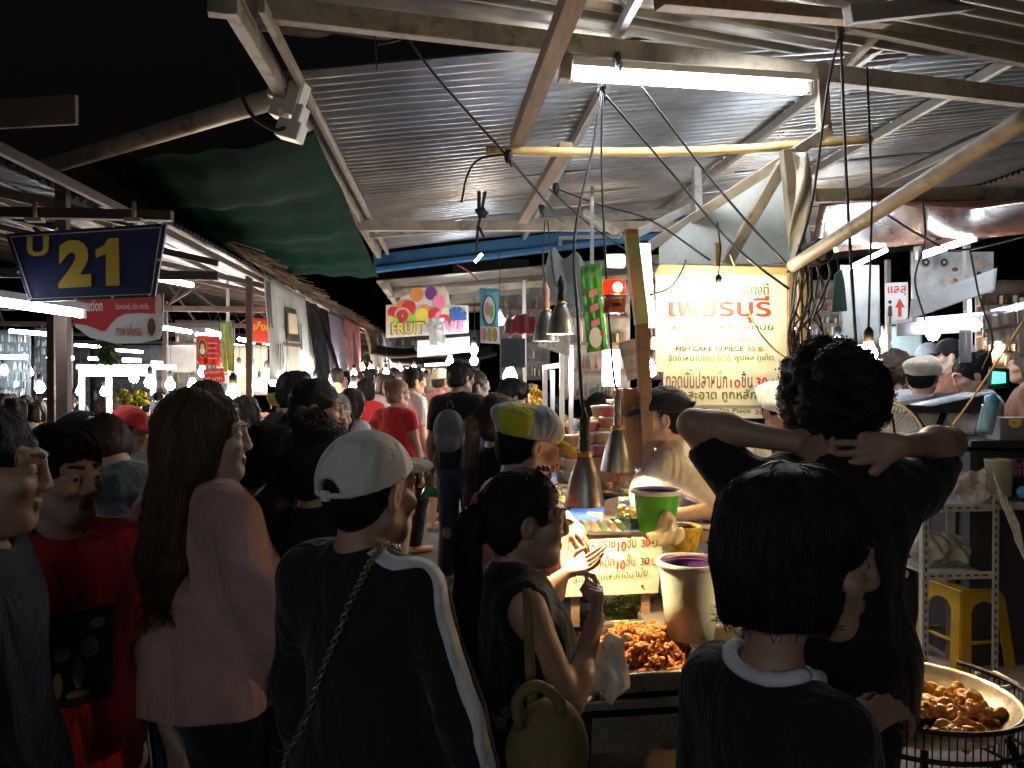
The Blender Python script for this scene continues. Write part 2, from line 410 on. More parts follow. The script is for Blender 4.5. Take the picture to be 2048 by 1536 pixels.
def person(label, loc, heading, H=1.62, lod='near', sex='f', skin='tan', girth=1., lean=0., tilt=0., head=(0, 0, 0), arms=None, top=None, bottom=None,
           hair=('short', 'black'), hat=None, extra=None, group=None, stride=0., shoes=None, eyes=True, hscale=1., category='person', sway=0., neckup=0., swx=1.):
    """heading: degrees clockwise from walking away down the aisle; arms = {'L'|'R': dict(wrist, pole, n, t, curl, spread, thumb)}; the figure's own axes are x right, y ahead"""
    k = (H - neckup) / 1.65; g = girth; cr, fr, gr, hr = RES[lod]
    root = thing('person', label, category, (loc[0], loc[1], 0), -rad(heading), group)
    Rl = np.array((Matrix.Rotation(-rad(lean), 3, 'X') @ Matrix.Rotation(rad(tilt), 3, 'Y'))); piv = np.array((0, 0, .93)) * k
    def U(x, y, z): return piv + Rl @ (np.array((x, y, z)) * k - piv)
    sw = (.165 if sex == 'm' else .148) * swx
    nb = U(0, -.022, 1.385); Hm = np.array(Matrix.Rotation(-rad(head[0]), 3, 'Z') @ Matrix.Rotation(-rad(head[1]), 3, 'X') @ Matrix.Rotation(rad(head[2]), 3, 'Y'))
    hk = (.4 + .6 * k) * hscale; up = unit(Rl @ np.array((0, 0, 1.)) + Hm @ np.array((0, 0, 1.)))
    ho = nb + up * (.10 * k + neckup) + Hm @ (np.array((0, .028, .062)) * hk)
    def hp(x, y, z): return ho + Hm @ (np.array((x, y, z)) * hk)
    sh = {s: U(q * sw, -.015, 1.345) for s, q in (('L', -1), ('R', 1))}
    J = {}
    for s, q in (('L', -1), ('R', 1)):
        a = (arms or {}).get(s, {})
        if 'ww' in a:
            a = dict(a); v = Matrix.Rotation(rad(heading), 3, 'Z') @ (Vector(a['ww']) - Vector((loc[0], loc[1], 0))); a['wrist'] = tuple(v / k)
            for key in ('d', 'n', 't'):
                if key in a: a[key] = tuple(Matrix.Rotation(rad(heading), 3, 'Z') @ Vector(a[key]))
        wr = np.array(a['wrist']) * k if 'wrist' in a else U(q * (sw + .075 * g), .05, .83 + .0)
        el, wr = ik(sh[s], wr, .285 * k, .245 * k, a.get('pole', (q * .5, -1, -.2)))
        if 'ew' in a:
            el = np.array(Matrix.Rotation(rad(heading), 3, 'Z') @ (Vector(a['ew']) - Vector((loc[0], loc[1], 0)))); wr = np.array(a['wrist']) * k
        J[s] = (el, wr, a)
    legs = {}
    for s, q in (('L', -1), ('R', 1)):
        st = stride * q; legs[s] = (np.array((q * .083, 0, .90)) * k, np.array((q * .09 + sway, .03 + st * .16, .49)) * k, np.array((q * .092 + sway, -.015 + st * .28 - .02, .085)) * k)
    def torso(sd, e, lab=0, hem=.85, flare=0., kk=.03, drape=0):
        if drape: sd.ecap(U(0, -.002, 1.22), U(0, 0, .86), (.126 * g + e) * k, (.138 * g + e) * k, .76, lab=lab, k=.06)
        sd.ecap(U(-.065 * g, 0, .93), U(.065 * g, 0, .93), (.115 * g + e) * k, (.115 * g + e) * k, .86, lab=lab, k=kk)
        sd.ecap(U(0, .003, .98), U(0, .003, 1.10), (.128 * g + e) * k, (.116 * g + e) * k, .74, lab=lab, k=.05)
        sd.ecap(U(0, -.004, 1.12), U(0, -.006, 1.27), (.122 * g + e) * k, (sw - .012 + e) * k, .66, lab=lab, k=.05)
        if sex == 'f':
            for q in (-1, 1): sd.ell(U(q * .055, .062 * g, 1.215), np.array((.06, .055, .06)) * k + e, lab=lab, k=.06)
        sd.ecap(U(-sw * .74, -.015, 1.335), U(sw * .74, -.015, 1.335), (.058 + e * .8) * k, (.058 + e * .8) * k, .95, lab=lab, k=.04)
        if e: sd.cap(U(0, -.027, 1.28), U(0, -.027, 1.375), (.056 + e * .8) * k, (.056 + e * .7) * k, lab, .03)
        for q in (-1, 1): sd.cap(U(q * .03, -.03, 1.385), U(q * sw * .85, -.02, 1.352), (.042 + e * .5) * k, (.045 + e * .8) * k, lab, .04)
    # body
    b = SDF(); torso(b, 0)
    b.cap(U(0, -.025, 1.33), hp(0, -.028, -.05), (.055 if sex == 'f' else .061) * k, (.05 if sex == 'f' else .056) * k, 0, .03)
    fine = []
    for s, q in (('L', -1), ('R', 1)):
        el, wr, a = J[s]
        b.cap(sh[s], el, .046 * k * (g * .6 + .4), .036 * k, 0, .03); b.cap(el, wr, .0375 * k, .0245 * k, 0, .02)
        b.ell((el * .72 + wr * .28), np.array((.038, .038, .038)) * k, k=.04)
        d = unit(a.get('d', wr - el)); n = a.get('n', (-q, .2, 0)); t = a.get('t', (0, 1, .2))
        if lod == 'far': b.cap(wr, wr + d * .13 * k, .03 * k, .02 * k, 0, .02)
        else:
            fb = hand(b, wr, d, n, t, k * (.93 if sex == 'f' else 1.), a.get('curl', (.3, .34, .38, .42)), a.get('spread', .1), a.get('thumb', .4))
            if a.get('fine', 'wrist' in a) and lod == 'near': fine.append(fb)
        hip, kn, an = legs[s]
        b.cap(hip, kn, .088 * k * (g * .5 + .5), .055 * k, 0, .03); b.cap(kn, an, .052 * k, .035 * k, 0, .02); b.ell(kn * .7 + an * .3 + np.array((0, -.018, 0)), np.array((.05, .052, .1)) * k, k=.03)
        b.cap(an + np.array((0, -.025, -.045)) * k, an + np.array((q * .02, .15, -.05)) * k, .036 * k, .03 * k, 0, .03)
    h2 = Hm
    b.ell(hp(0, -.015, .03), np.array((.075, .093, .083)) * hk, h2, 0, .02)
    b.ell(hp(0, .026, -.04), np.array((.059, .066, .078)) * hk, h2, 0, .025)
    b.ell(hp(0, .064, -.094), np.array((.026, .022, .02)) * hk, h2, 0, .025)
    for q in (-1, 1):
        b.cap(hp(q * .055, -.005, -.055), hp(q * .02, .06, -.092), .022 * hk, .02 * hk, 0, .025)
        b.ell(hp(q * .041, .062, -.022), np.array((.026, .026, .022)) * hk, h2, 0, .02)
        b.cap(hp(q * .012, .0855, .028), hp(q * .045, .072, .028), .011 * hk, .011 * hk, 0, .02)
        if lod != 'far':
            b.ell(hp(q * .033, .103, .003), np.array((.017, .010, .010)) * hk, h2, 0, .012, sub=True)
            b.ell(hp(q * .032, .0765, .003), np.array((.016, .0145, .0125)) * hk, h2, 0, .006)
        b.ell(hp(q * .078, -.008, -.008), np.array((.011, .02, .031)) * hk, h2 @ np.array(Matrix.Rotation(q * .35, 3, 'Z')), 0, .008)
        if lod == 'near': b.ell(hp(q * .088, -.004, -.006), np.array((.007, .010, .017)) * hk, h2, 0, .006, sub=True)
    b.cap(hp(0, .092, .012), hp(0, .1025, -.026), .008 * hk, .0108 * hk, 0, .014)
    for q in (-1, 1): b.ell(hp(q * .012, .096, -.030), np.array((.0085, .011, .0085)) * hk, h2, 0, .008)
    if lod != 'far':
        b.cap(hp(-.017, .0905, -.0575), hp(.017, .0905, -.0575), .0046 * hk, .0046 * hk, 1, .005); b.cap(hp(-.014, .0895, -.0665), hp(.014, .0895, -.0665), .0054 * hk, .0054 * hk, 1, .005)
        b.ell(hp(0, .1035, -.062), np.array((.02, .0105, .0009)) * hk, h2, 1, .003, sub=True)
        for q in (-1, 1): b.cap(hp(q * .018, .097, .031), hp(q * .047, .083, .034), .0045 * hk, .003 * hk, 2, .004)
        if lod == 'near' and eyes:
            for q in (-1, 1): b.ell(hp(q * .032, .094, .0015), np.array((.0135, .012, .0031)) * hk, h2, 0, .003, sub=True)
    ext = abs(Hm) @ np.array((.1, .135, .13)) * hk
    b.fine = fine + ([(ho - ext, ho + ext)] if lod != 'far' or True else [])
    hm = HAIR[hair[1]]
    V, F, L = b.mesh(cr, fr); sdf_obj('body', V, F, L, [SKIN[skin], LIP, hm], root)
    if lod == 'near' and eyes:
        for q in (-1, 1):
            e = MB(); c = Vector(hp(q * .032, .0785, .0015)); R = Matrix(Hm)
            e.ball(c, .0118 * hk, 0, 8); e.ball(c + R @ Vector((0, .0056 * hk, 0)), .0075 * hk, 1, 6)
            e.build('eye', [SCL, IRI], root, rel=False, loc=(0, 0, 0))
    # clothes
    if bottom:
        o = SDF(); kd = bottom.get('kind', 'trousers'); e = bottom.get('loose', .009)
        o.ecap(U(-.065 * g, 0, .93), U(.065 * g, 0, .93), (.113 * g + e) * k, (.113 * g + e) * k, .88, k=.03); o.ecap(U(0, 0, .98), U(0, 0, 1.03), (.116 * g + e) * k, (.112 * g + e) * k, .76, k=.03)
        end = bottom.get('end', .07 if kd == 'trousers' else .55) * k
        if kd == 'skirt':
            o.ecap((0, 0, .88 * k), (0, 0, end), (.15 * g + e) * k, (.17 * g + e) * k, .85, k=.06)
        else:
            for s in 'LR':
                hip, kn, an = legs[s]; fl = bottom.get('flare', .012)
                o.cap(hip, kn, (.09 * (g * .5 + .5) + e) * k, (.058 + e + fl * .5) * k, 0, .03); o.cap(kn, an - np.array((0, 0, .03)), (.058 + e + fl * .5) * k, (.042 + e + fl) * k, 0, .03)
        o.cut((0, 0, end), (0, 0, -1)); o.cut((0, 0, 1.02 * k), (0, 0, 1)); o.wave(.0022, wrinkles(3, (12, 26)))
        V, F, L = o.mesh(gr * 1.25); sdf_obj({'trousers': 'trousers', 'shorts': 'shorts', 'skirt': 'skirt'}[kd], V, F, L, [bottom['mat']], root, bottom.get('matfn'))
    if top:
        o = SDF(); e = top.get('loose', .02); hem = top.get('hem', .86); f = top.get('sleeve', .34); torso(o, e, kk=.05, drape=1)
        if hem < .84: o.ecap(U(0, 0, .93), np.array((0, 0, hem - .05)) * k, (.155 * g + e) * k, (.165 * g + e + top.get('flare', 0)) * k, .84, k=.06)
        elif top.get('flare'): o.ecap(U(0, 0, 1.1), U(0, 0, hem - .05), (.12 * g + e) * k, (.155 * g + e + top['flare']) * k, .84, k=.06)
        for s, q in (('L', -1), ('R', 1)):
            el, wr, a = J[s]; se = top.get('sl', .014)
            if f > 0:
                f1 = min(1, f / .5); e1 = sh[s] + (el - sh[s]) * f1; dd = unit(e1 - sh[s])
                o.cap(sh[s] + (0 if f1 == 1 else 0) - dd * .0, e1, (.05 * (g * .6 + .4) + se) * k, (.046 + se * 1.1 - .008 * f1) * k, 0, .03)
                if f1 < 1: o.ell(e1 + dd * .055 * k, np.array((.075, .075, .05)) * k, np.stack([unit(np.cross(dd, (.3, .9, .1))), unit(np.cross(dd, np.cross(dd, (.3, .9, .1)))), dd], 1), 0, .004, sub=True)
                if f > .5:
                    e2 = el + (wr - el) * min(1, (f - .5) / .5) * .97; d2 = unit(e2 - el); o.cap(el, e2, (.042 + se) * k, (.029 + se) * k, 0, .02)
            else:
                o.cap(sh[s] - np.array((q * .02, 0, -.01)), sh[s] - np.array((q * .02, 0, .05)), .035 * k, .03 * k, 0, .02)
                if top.get('bare', True): o.ell(sh[s] + np.array((q * .05, 0, -.03)) * k, np.array((.05, .075, .085)) * k, None, 0, .01, sub=True)
        nr = top.get('neck', .060); o.ell(U(0, .012 + top.get('scoop', 0) * .6, 1.425 - top.get('scoop', 0) * .2), np.array((nr, nr * .95 + top.get('scoop', 0) * .7, .036 + top.get('scoop', 0))) * k, Rl, 0, .006, sub=True)
        nd = Rl @ np.array((0, 0, -1.)); o.cut(U(0, 0, hem) if hem >= .84 else (0, 0, hem * k), nd if hem >= .84 else (0, 0, -1))
        o.wave(top.get('wr', .0022), wrinkles(5, (12, 34))); o.wave(top.get('wr', .0022) * .5, wrinkles(4, (40, 75), (1, 1, .3)))
        V, F, L = o.mesh(gr); tm = top['mat']; tm = tm if isinstance(tm, list) else [tm]
        sdf_obj(top.get('name', 'shirt'), V, F, L, tm, root, top.get('matfn'))
    if shoes:
        for s, q in (('L', -1), ('R', 1)):
            o = SDF(); an = legs[s][2]
            o.cap(an + np.array((0, -.03, -.045)) * k, an + np.array((q * .02, .15, -.048)) * k, .043 * k, .038 * k); o.cap(an + np.array((0, -.015, -.01)) * k, an + np.array((0, -.02, -.045)) * k, .044 * k, .042 * k, k=.02)
            o.cut((0, 0, .004), (0, 0, -1)); V, F, L = o.mesh(.014); sdf_obj('shoe', V, F, L, [shoes], root)
    # hair
    st = hair[0]
    if st:
        o = SDF(); o2 = None
        big = dict(short=.010, crop=.006, bob=.014, long=.013, pony=.009, bun=.009, afro=.036, tidy=.012)[st]
        if hat: big = .001
        o.ell(hp(0, -.02, .034), (np.array((.078, .094, .086)) + big) * hk, Hm, 0, .02)
        dn = np.array((0, 0, -1.))
        if st in ('short', 'crop', 'pony', 'bun', 'tidy', 'long', 'bob'): o.ell(hp(0, -.05, -.025), (np.array((.070, .055, .055)) + big) * hk, Hm, 0, .03)
        if st == 'tidy':
            o.ell(hp(0, .02, .098), (np.array((.06, .07, .025))) * hk, Hm, 0, .03)
        if st == 'afro':
            o.ell(hp(0, -.04, -.02), np.array((.095, .085, .075)) * hk, Hm, 0, .04); o.wave(.004, wrinkles(5, (50, 110), (1, 1, 1))); o.wave(.0025, wrinkles(4, (150, 260), (1, 1, 1)))
        if st == 'bob':
            for q in (-1, 1): o.ell(hp(q * .05, -.012, -.055), np.array((.048, .07, .095)) * hk, Hm, 0, .03)
            o.ell(hp(0, -.055, -.055), np.array((.085, .055, .095)) * hk, Hm, 0, .04)
            o.cut(hp(0, -.03, hair[2] if len(hair) > 2 else -.125), Hm @ np.array((0, .15, -1.)))
        if st == 'long':
            Ln = hair[2] if len(hair) > 2 else .42
            for q in (-1, 1): o.ell(hp(q * .072, -.012, -.03), np.array((.024, .048, .085)) * hk, Hm, 0, .02)
            for x in (-.075, -.038, 0, .038, .075):
                p0 = hp(x * .8, -.055 - .03 * (1 - abs(x) / .075), -.02); p1 = hp(x, -.075 - .03 * (1 - abs(x) / .1), -.15); p1 = p1 * .65 + U(x, -.115, 1.37) * .35; p2 = U(x * 1.12, -.155 + .02 * abs(x) / .07, 1.36 - Ln * .5); p3 = U(x * .95, -.155, 1.36 - Ln * (1 - 1.2 * abs(x)))
                o.cap(p0, p1, .042 * hk, .036 * hk, 0, .03); o.cap(p1, p2, .034 * hk, .026 * hk, 0, .03); o.cap(p2, p3, .026 * hk, .009 * hk, 0, .02)
        if st in ('pony',):
            tie = hp(*(hair[3] if len(hair) > 3 else (0, -.115, .035))); Ln = hair[2] if len(hair) > 2 else .3; bk = Hm @ np.array((0, -1, 0)); bk[2] = 0; bk = unit(bk)
            o.cap(hp(0, -.09, .03), tie, .04 * hk, .022 * hk, 0, .03)
            p1 = tie + bk * .045 * hk - np.array((0, 0, .05)); p2 = tie + bk * .05 * hk - np.array((0, 0, .4 * Ln + .05)); p3 = tie + bk * .03 - np.array((0, 0, Ln))
            wd = hair[4] if len(hair) > 4 else 1
            o.cap(tie, p1, .022 * hk * wd, .034 * hk * wd, 0, .02); o.cap(p1, p2, .034 * hk * wd, .036 * hk * wd, 0, .02); o.cap(p2, p3, .036 * hk * wd, .008 * hk, 0, .02)
        if st == 'bun': o.ell(hp(0, -.105, .075), np.array((.045, .04, .042)) * hk, Hm, 0, .015)
        # face opening
        if st != 'afro':
            hl = dict(short=.052, crop=.058, bob=.048, long=.06, pony=.066, bun=.066, tidy=.06)[st]
            o.ell(hp(0, .105, hl - .12), np.array((.072 if st not in ('bob', 'long') else .062, .082, .115)) * hk, Hm, 0, .008, sub=True)
            o.cap(hp(-.09, .075, -.06), hp(.09, .075, -.06), .06 * hk, .06 * hk, 0, .01, sub=True) if st not in ('bob', 'long') else None
            if st in ('short', 'crop', 'tidy', 'pony', 'bun'):
                for q in (-1, 1): o.ell(hp(q * .088, .004, -.03), np.array((.028, .034, .046)) * hk, Hm, 0, .006, sub=True)
            if st in ('short', 'crop', 'tidy', 'pony', 'bun') and lod != 'far' or st == 'short':
                if st not in ('pony',): o.cut(hp(0, -.06, -.075), Hm @ np.array((0, .25, -1.)))
        else: o.ell(hp(0, .115, -.02), np.array((.075, .08, .1)) * hk, Hm, 0, .01, sub=True)
        o.wave(.0022 if lod != 'far' else .006, [(x * 60, y * 60, z * 8, ph) for x, y, z, ph in wrinkles(4, (.8, 1.6), (1, 1, .6))])
        if hat: o.cut(hp(0, 0, .062), Hm @ np.array((0, 0, 1.)))
        V, F, L = o.mesh(hr)
        if lod in ('near', 'mid'):
            crown = hp(0, -.03, .12); tiep = hp(*((hair[3] if len(hair) > 3 else (0, -.115, .035)) if st == 'pony' else (0, -.105, .075))); zl = hp(0, 0, -.02)[2]
            def flow(p):
                p = np.array(p)
                if st in ('pony', 'bun') and p[2] > zl - .03: return unit(tiep - p)
                v = unit(p - crown); w = min(1, max(0, (crown[2] - p[2]) / .12)); return v * (1 - w) + np.array((0, 0, -1.)) * w
            n = {'near': 900, 'mid': 220}[lod]
            if st == 'afro': pass
            else:
                c = dict(long=16, pony=12, bob=9, bun=7, short=5, crop=3, tidy=5)[st]
                sV, sF = strands(V, F, n, dict(long=.03, pony=.022, bob=.022, bun=.018, short=.014, crop=.008, tidy=.014)[st], c, flow, r=.0011 if lod == 'near' else .003, zmin=None if st != 'long' else zl - .25, lift=.0022, dangle=dict(long=2, pony=1, bob=1).get(st, 1))
                F = np.concatenate([F, sF + len(V)]); L = np.zeros(len(V) + len(sV), np.int8); V = np.concatenate([V, sV])
            if st == 'afro':   # small springy curls
                rs = np.random.RandomState(5); nc = 2600 if lod == 'near' else 500; ix = rs.randint(0, len(V), nc); cV = []; base = V[ix]; ctr = ho + Hm @ np.array((0, -.02, .03)); out = base - ctr; out /= np.linalg.norm(out, axis=1)[:, None]
                a = np.cross(out, rs.normal(size=(nc, 3))); a /= np.linalg.norm(a, axis=1)[:, None]; bb = np.cross(out, a); K = 9
                ph = rs.uniform(0, 6, nc)[:, None]; tt = np.linspace(0, 1, K)[None]; rc = rs.uniform(.002, .005, nc)[:, None]; ln = rs.uniform(.005, .014, nc)[:, None]
                pts = base[:, None] + out[:, None] * (tt * ln)[..., None] - out[:, None] * .004 + (rc * np.cos(ph + tt * 7))[..., None] * a[:, None] + (rc * np.sin(ph + tt * 7))[..., None] * bb[:, None]
                dd = np.gradient(pts, axis=1); dd /= np.linalg.norm(dd, axis=-1, keepdims=True); e1 = np.cross(dd, np.array((.31, .87, .38))); e1 /= np.linalg.norm(e1, axis=-1, keepdims=True); e2 = np.cross(dd, e1)
                sV = np.stack([pts + .0011 * (math.cos(q) * e1 + math.sin(q) * e2) for q in (0, 2.09, 4.19)], 2).reshape(-1, 3)
                bs = np.arange(nc)[:, None, None] * K * 3 + np.arange(K - 1)[None, :, None] * 3; k0 = np.arange(3)[None, None]; k1 = (k0 + 1) % 3
                sF = np.stack([bs + k0, bs + k1, bs + k1 + 3, bs + k0 + 3], -1).reshape(-1, 4)
                F = np.concatenate([F, sF + len(V)]); L = np.zeros(len(V) + len(sV), np.int8); V = np.concatenate([V, sV])
        sdf_obj('hair', V, F, L, [hm], root)
    if hat:
        o = SDF(); kd = hat['kind']; R = Hm @ np.array(Matrix.Rotation(-rad(hat.get('pitch', 0)), 3, 'X'))
        def hq(x, y, z): return ho + R @ (np.array((x, y, z)) * hk)
        if kd == 'cap':
            o.ell(hq(0, -.016, .032), np.array((.096, .114, .107)) * hk, R, 0, .01); o.cut(hq(0, 0, .03), R @ np.array((0, .12, -1.)))
            if hat.get('back'): o.ell(hq(0, -.14, .02), np.array((.04, .06, .042)) * hk, R, 0, .006, sub=True)
            V, F, L = o.mesh(.006 if lod == 'near' else .011); sdf_obj('cap', V, F, L, hat['mat'] if isinstance(hat['mat'], list) else [hat['mat']], root, hat.get('matfn') and hat['matfn'](hq, R))
            o = SDF(); o.ell(hq(0, .092, .034), np.array((.078, .072, .018)) * hk, R @ np.array(Matrix.Rotation(-rad(hat.get('dip', 12)), 3, 'X')), 0, .01); o.ell(hq(0, .08, -.004), np.array((.12, .105, .034)) * hk, R @ np.array(Matrix.Rotation(-rad(hat.get('dip', 12)), 3, 'X')), 0, .008, sub=True); o.ell(hq(0, -.015, .03), np.array((.088, .105, .09)) * hk, R, 0, .005, sub=True)
            V, F, L = o.mesh(.005 if lod == 'near' else .01)
            if len(F): sdf_obj('cap_brim', V, F, L, [hat.get('brim') or (hat['mat'][0] if isinstance(hat['mat'], list) else hat['mat'])], root)
            if hat.get('back'):
                q = MB(); pts = [hq(.05 * math.cos(a), -.016 - .108 * math.cos(math.asin(max(-1, min(1, .05 * math.cos(a) / .095)))), .024) for a in np.linspace(0, math.pi, 9)]
                q.tube(pts, .006, 6); q.box(hq(.0, -.127, .024), (.02, .008, .02), Matrix(R)); q.build('cap_strap', [hat['mat']], root, rel=False, loc=(0, 0, 0))
        elif kd == 'newsboy':
            o.ell(hq(0, -.035, .062), np.array((.112, .128, .062)) * hk, R, 0, .02); o.ell(hq(0, -.02, .035), np.array((.095, .113, .085)) * hk, R, 0, .03); o.cut(hq(0, 0, .018), R @ np.array((0, .15, -1.))); o.wave(.0035, wrinkles(4, (25, 60), (1, 1, 1)))
            V, F, L = o.mesh(.006 if lod == 'near' else .011); sdf_obj('cap', V, F, L, hat['mat'] if isinstance(hat['mat'], list) else [hat['mat']], root, hat['matfn'](hq, R) if hat.get('matfn') else None)
            o = SDF(); o.ell(hq(0, .11, .03), np.array((.075, .06, .014)) * hk, R @ np.array(Matrix.Rotation(-.3, 3, 'X')), 0, .01); V, F, L = o.mesh(.005 if lod == 'near' else .01); sdf_obj('cap_brim', V, F, L, [hat.get('brim') or hat['mat']], root)
    ctx = dict(root=root, k=k, hk=hk, ho=ho, hp=hp, U=U, J=J, sh=sh, Hm=Hm, Rl=Rl, sw=sw, g=g)
    root['head_z'] = float(ho[2] + .115 * hk); del root['head_z']
    if extra: extra(ctx)
    return ctx
def stand_at(px, py_top, d, H=None):
    """ground spot and height of someone whose head top shows at (px, py_top), d metres away"""
    p = P(px, py_top, d); return (p.x, p.y), p.z

def skin_to(ctx, name, pts, lift=.004):
    """lay points on the surface of the named garment"""
    ob = [c for c in ctx['root'].children if c.name.split('.')[0] == name][0]; me = ob.data
    bv = BVHTree.FromPolygons([v.co for v in me.vertices], [tuple(p.vertices) for p in me.polygons]); out = []
    for p in pts:
        lo, n, _, _ = bv.find_nearest(Vector(p)); out.append((lo + n * lift, n))
    return out
# ---------------------------------------------------------------- ground
GR = M('asphalt', (.075, .073, .07), .8, var=.4, scale=14, bump=.6, bscale=160, dirt=((.11, .105, .1), .8), dscale=1.1)
g = MB(); g.grid(lambda u, v: Vector((-45 + 90 * u, -12 + 90 * v, .012 * math.sin(u * 90) * math.sin(v * 70))), 60, 60, 0); tag(g.build('ground', GR, loc=Vector((0, 0, 0)), rel=False), kind='structure')
# ---------------------------------------------------------------- metals and wood
ZINC = M('zinc_sheet', (.31, .32, .33), .34, .7, var=.22, scale=2.2, bump=.05, bscale=12, dirt=((.17, .13, .095), .6), dscale=1.6)
ZINC2 = M('zinc_sheet_old', (.29, .26, .225), .42, .5, var=.18, scale=2, bump=.06, bscale=12, dirt=((.16, .11, .07), .8), dscale=1.8)
CREAM = M('cream_steel', (.34, .29, .22), .6, .1, var=.25, scale=5, dirt=((.12, .075, .045), .9), dscale=7)
GREYST = M('grey_steel', (.30, .29, .27), .5, .4, var=.25, scale=6, dirt=((.1, .06, .04), .85), dscale=6)
REDST = M('red_oxide_steel', (.048, .026, .02), .6, .1, var=.3, scale=5, dirt=((.05, .03, .02), .8), dscale=5)
WOODP = M('old_timber', (.26, .16, .10), .75, var=.35, scale=4, bump=.5, bscale=40, stretch=(6, 1, 6))
BAMB = M('bamboo', (.55, .38, .15), .45, var=.2, scale=4, bump=.15)
BLACKC = M('black_cord', (.012, .012, .013), .6, var=0, bump=0)
WHITEP = M('white_plastic', (.66, .64, .58), .4, var=.1, scale=6, bump=.05, dirt=((.35, .3, .22), .5))
TUBE = E_('fluorescent_glow', (.86, .93, 1), 34.)
TUBEF = E_('far_fluorescent_glow', (.80, .89, 1), 22.)
WARM = E_('warm_bulb_glow', (1, .62, .26), 190.)
WARMF = E_('far_warm_bulb_glow', (1, .70, .40), 95.)
COOLF = E_('far_cool_bulb_glow', (.85, .93, 1), 120.)
def sheet(mb, o, u, v, Lu, Lv, pitch=.105, amp=.017, nu=6, sag=0, ph=0):
    """corrugated sheet: ridges run along u, waves across v"""
    o, u, v = Vector(o), Vector(u).normalized(), Vector(v).normalized(); n = u.cross(v).normalized()
    if n.z < 0: n = -n
    m = max(8, int(Lv / pitch * 8))
    def f(a, b):
        w = math.sin(2 * math.pi * b * Lv / pitch); w = math.copysign(abs(w) ** .6, w)
        return o + u * Lu * a + v * Lv * b + n * (amp * w - sag * math.sin(math.pi * a) + .012 * math.sin(3.1 * a * Lu + 7 * ph) * b)
    mb.grid(f, nu, m, 0)
    return mb
random.seed(4)
# main roof over the stall
rf = thing('corrugated_roof', 'big rusty zinc roof rising over the fish cake stall with black gaps between sheets', 'roof', (2.5, 7.3, 3.6))
ys = [4.33, 5.03, 5.70, 6.48, 7.28, 8.06, 8.86, 9.66, 10.42]
for i in range(8):
    gap = .028 if i in (1, 2, 3) else .004
    for (x0, x1) in ((-.98, 2.9), (2.82, 7.2)):
        b = MB(); dz = random.uniform(-.006, .006) + (.012 if x0 > 0 else 0)
        sheet(b, (x0, ys[i] + gap / 2 + (.03 * (x0 > 0)), 3.389 + .12 * x0 + dz + .004 * i), (1, random.uniform(-.004, .004), .12 + random.uniform(-.003, .003)), (0, 1, random.uniform(-.012, .012)), (x1 - x0) * 1.007, ys[i + 1] - ys[i] - gap, ph=i)
        b.build('roof_sheet', ZINC, rf)
def ubar(name, p, q, w, h, mat, parent=None, label=None, cat=None, up=(0, 0, 1), bevel=.004, group=None, loc=None):
    b = MB(); b.bar(p, q, w, h, up); o = b.build(name, mat, parent, bevel=bevel)
    if label: tag(o, label, cat, group)
    return o
ubar('eave_beam', (-.91, 3.42, 3.235), (-.91, 10.4, 3.235), .06, .11, CREAM, rf)
ubar('eave_beam', (-.80, 3.5, 3.255), (-.80, 10.4, 3.255), .03, .06, CREAM, rf)
for x in (.95, 2.55, 3.75, 5.1): ubar('purlin', (x, 4.4, 3.34 + .12 * x), (x, 10.4, 3.34 + .12 * x), .045, .075, GREYST, rf)
ubar('cross_beam', (-.9, 8.05, 3.16), (6.8, 8.35, 3.32), .06, .1, CREAM, rf)
ubar('cross_beam', (-.9, 8.9, 3.22), (6.8, 8.9, 3.9), .05, .08, GREYST, rf)
ubar('cross_beam', (2.6, 7.3, 3.1), (6.8, 7.0, 3.15), .05, .08, GREYST, rf)
# near roof, skewed to the main one
rn = thing('corrugated_roof', 'nearer zinc roof overhead whose ridges slant across the big one', 'roof', (1.5, 2.5, 3.5))
th = rad(15); ud = Vector((math.cos(th), math.sin(th), 0)); vd = Vector((-math.sin(th), math.cos(th), 0))
for i in range(9):
    bm = bmesh.new(); b = MB(); o = Vector((-1.4, 4.3, 3.52)) + vd * (-.8 * i - .55) - ud * .4
    sheet(b, o + Vector((0, 0, .004 * (i % 2))), ud, vd, 9, .8, nu=10, ph=i)
    me = bpy.data.meshes.new('tmp'); me.from_pydata(b.v, [], b.f); bm.from_mesh(me); bpy.data.meshes.remove(me)
    for co, no in (((0, 4.42, 0), (0, 1, 0)), ((-1.0, 0, 0), (-1, 0, 0)), ((6, 0, 0), (1, 0, 0))):
        bmesh.ops.bisect_plane(bm, geom=bm.verts[:] + bm.edges[:] + bm.faces[:], plane_co=co, plane_no=no, clear_outer=True)
    if len(bm.faces):
        c = MB(); bm.verts.index_update(); c.add([v.co.copy() for v in bm.verts], [tuple(v.index for v in f.verts) for f in bm.faces], 0, True); c.build('roof_sheet', ZINC2, rn)
    bm.free()
ubar('cross_beam', P(415, 6, 3.5), P(2130, 205, 5.0), .065, .1, CREAM, rn)
ubar('cross_beam', P(1700, 47, 4.2), P(2130, 135, 4.7), .05, .08, CREAM, rn)
ubar('cross_beam', P(1695, 30, 3.6), P(2100, -10, 4.4), .05, .08, GREYST, rn)
ubar('purlin', P(1282, -20, 3.6), P(1228, 82, 4.25), .04, .06, GREYST, rn)
ubar('brace', P(1760, 60, 4.3), P(1690, 130, 4.7), .04, .06, CREAM, rn)
ubar('eave_beam', P(505, 40, 3.62), P(470, -30, 3.35), .06, .1, CREAM, rn)
ubar('timber_bar', P(1318, 2, 3.3), P(1773, 42, 3.9), .075, .055, WOODP, None, 'dark timber lashed under the near roof, above the far end of the white tube', 'timber')
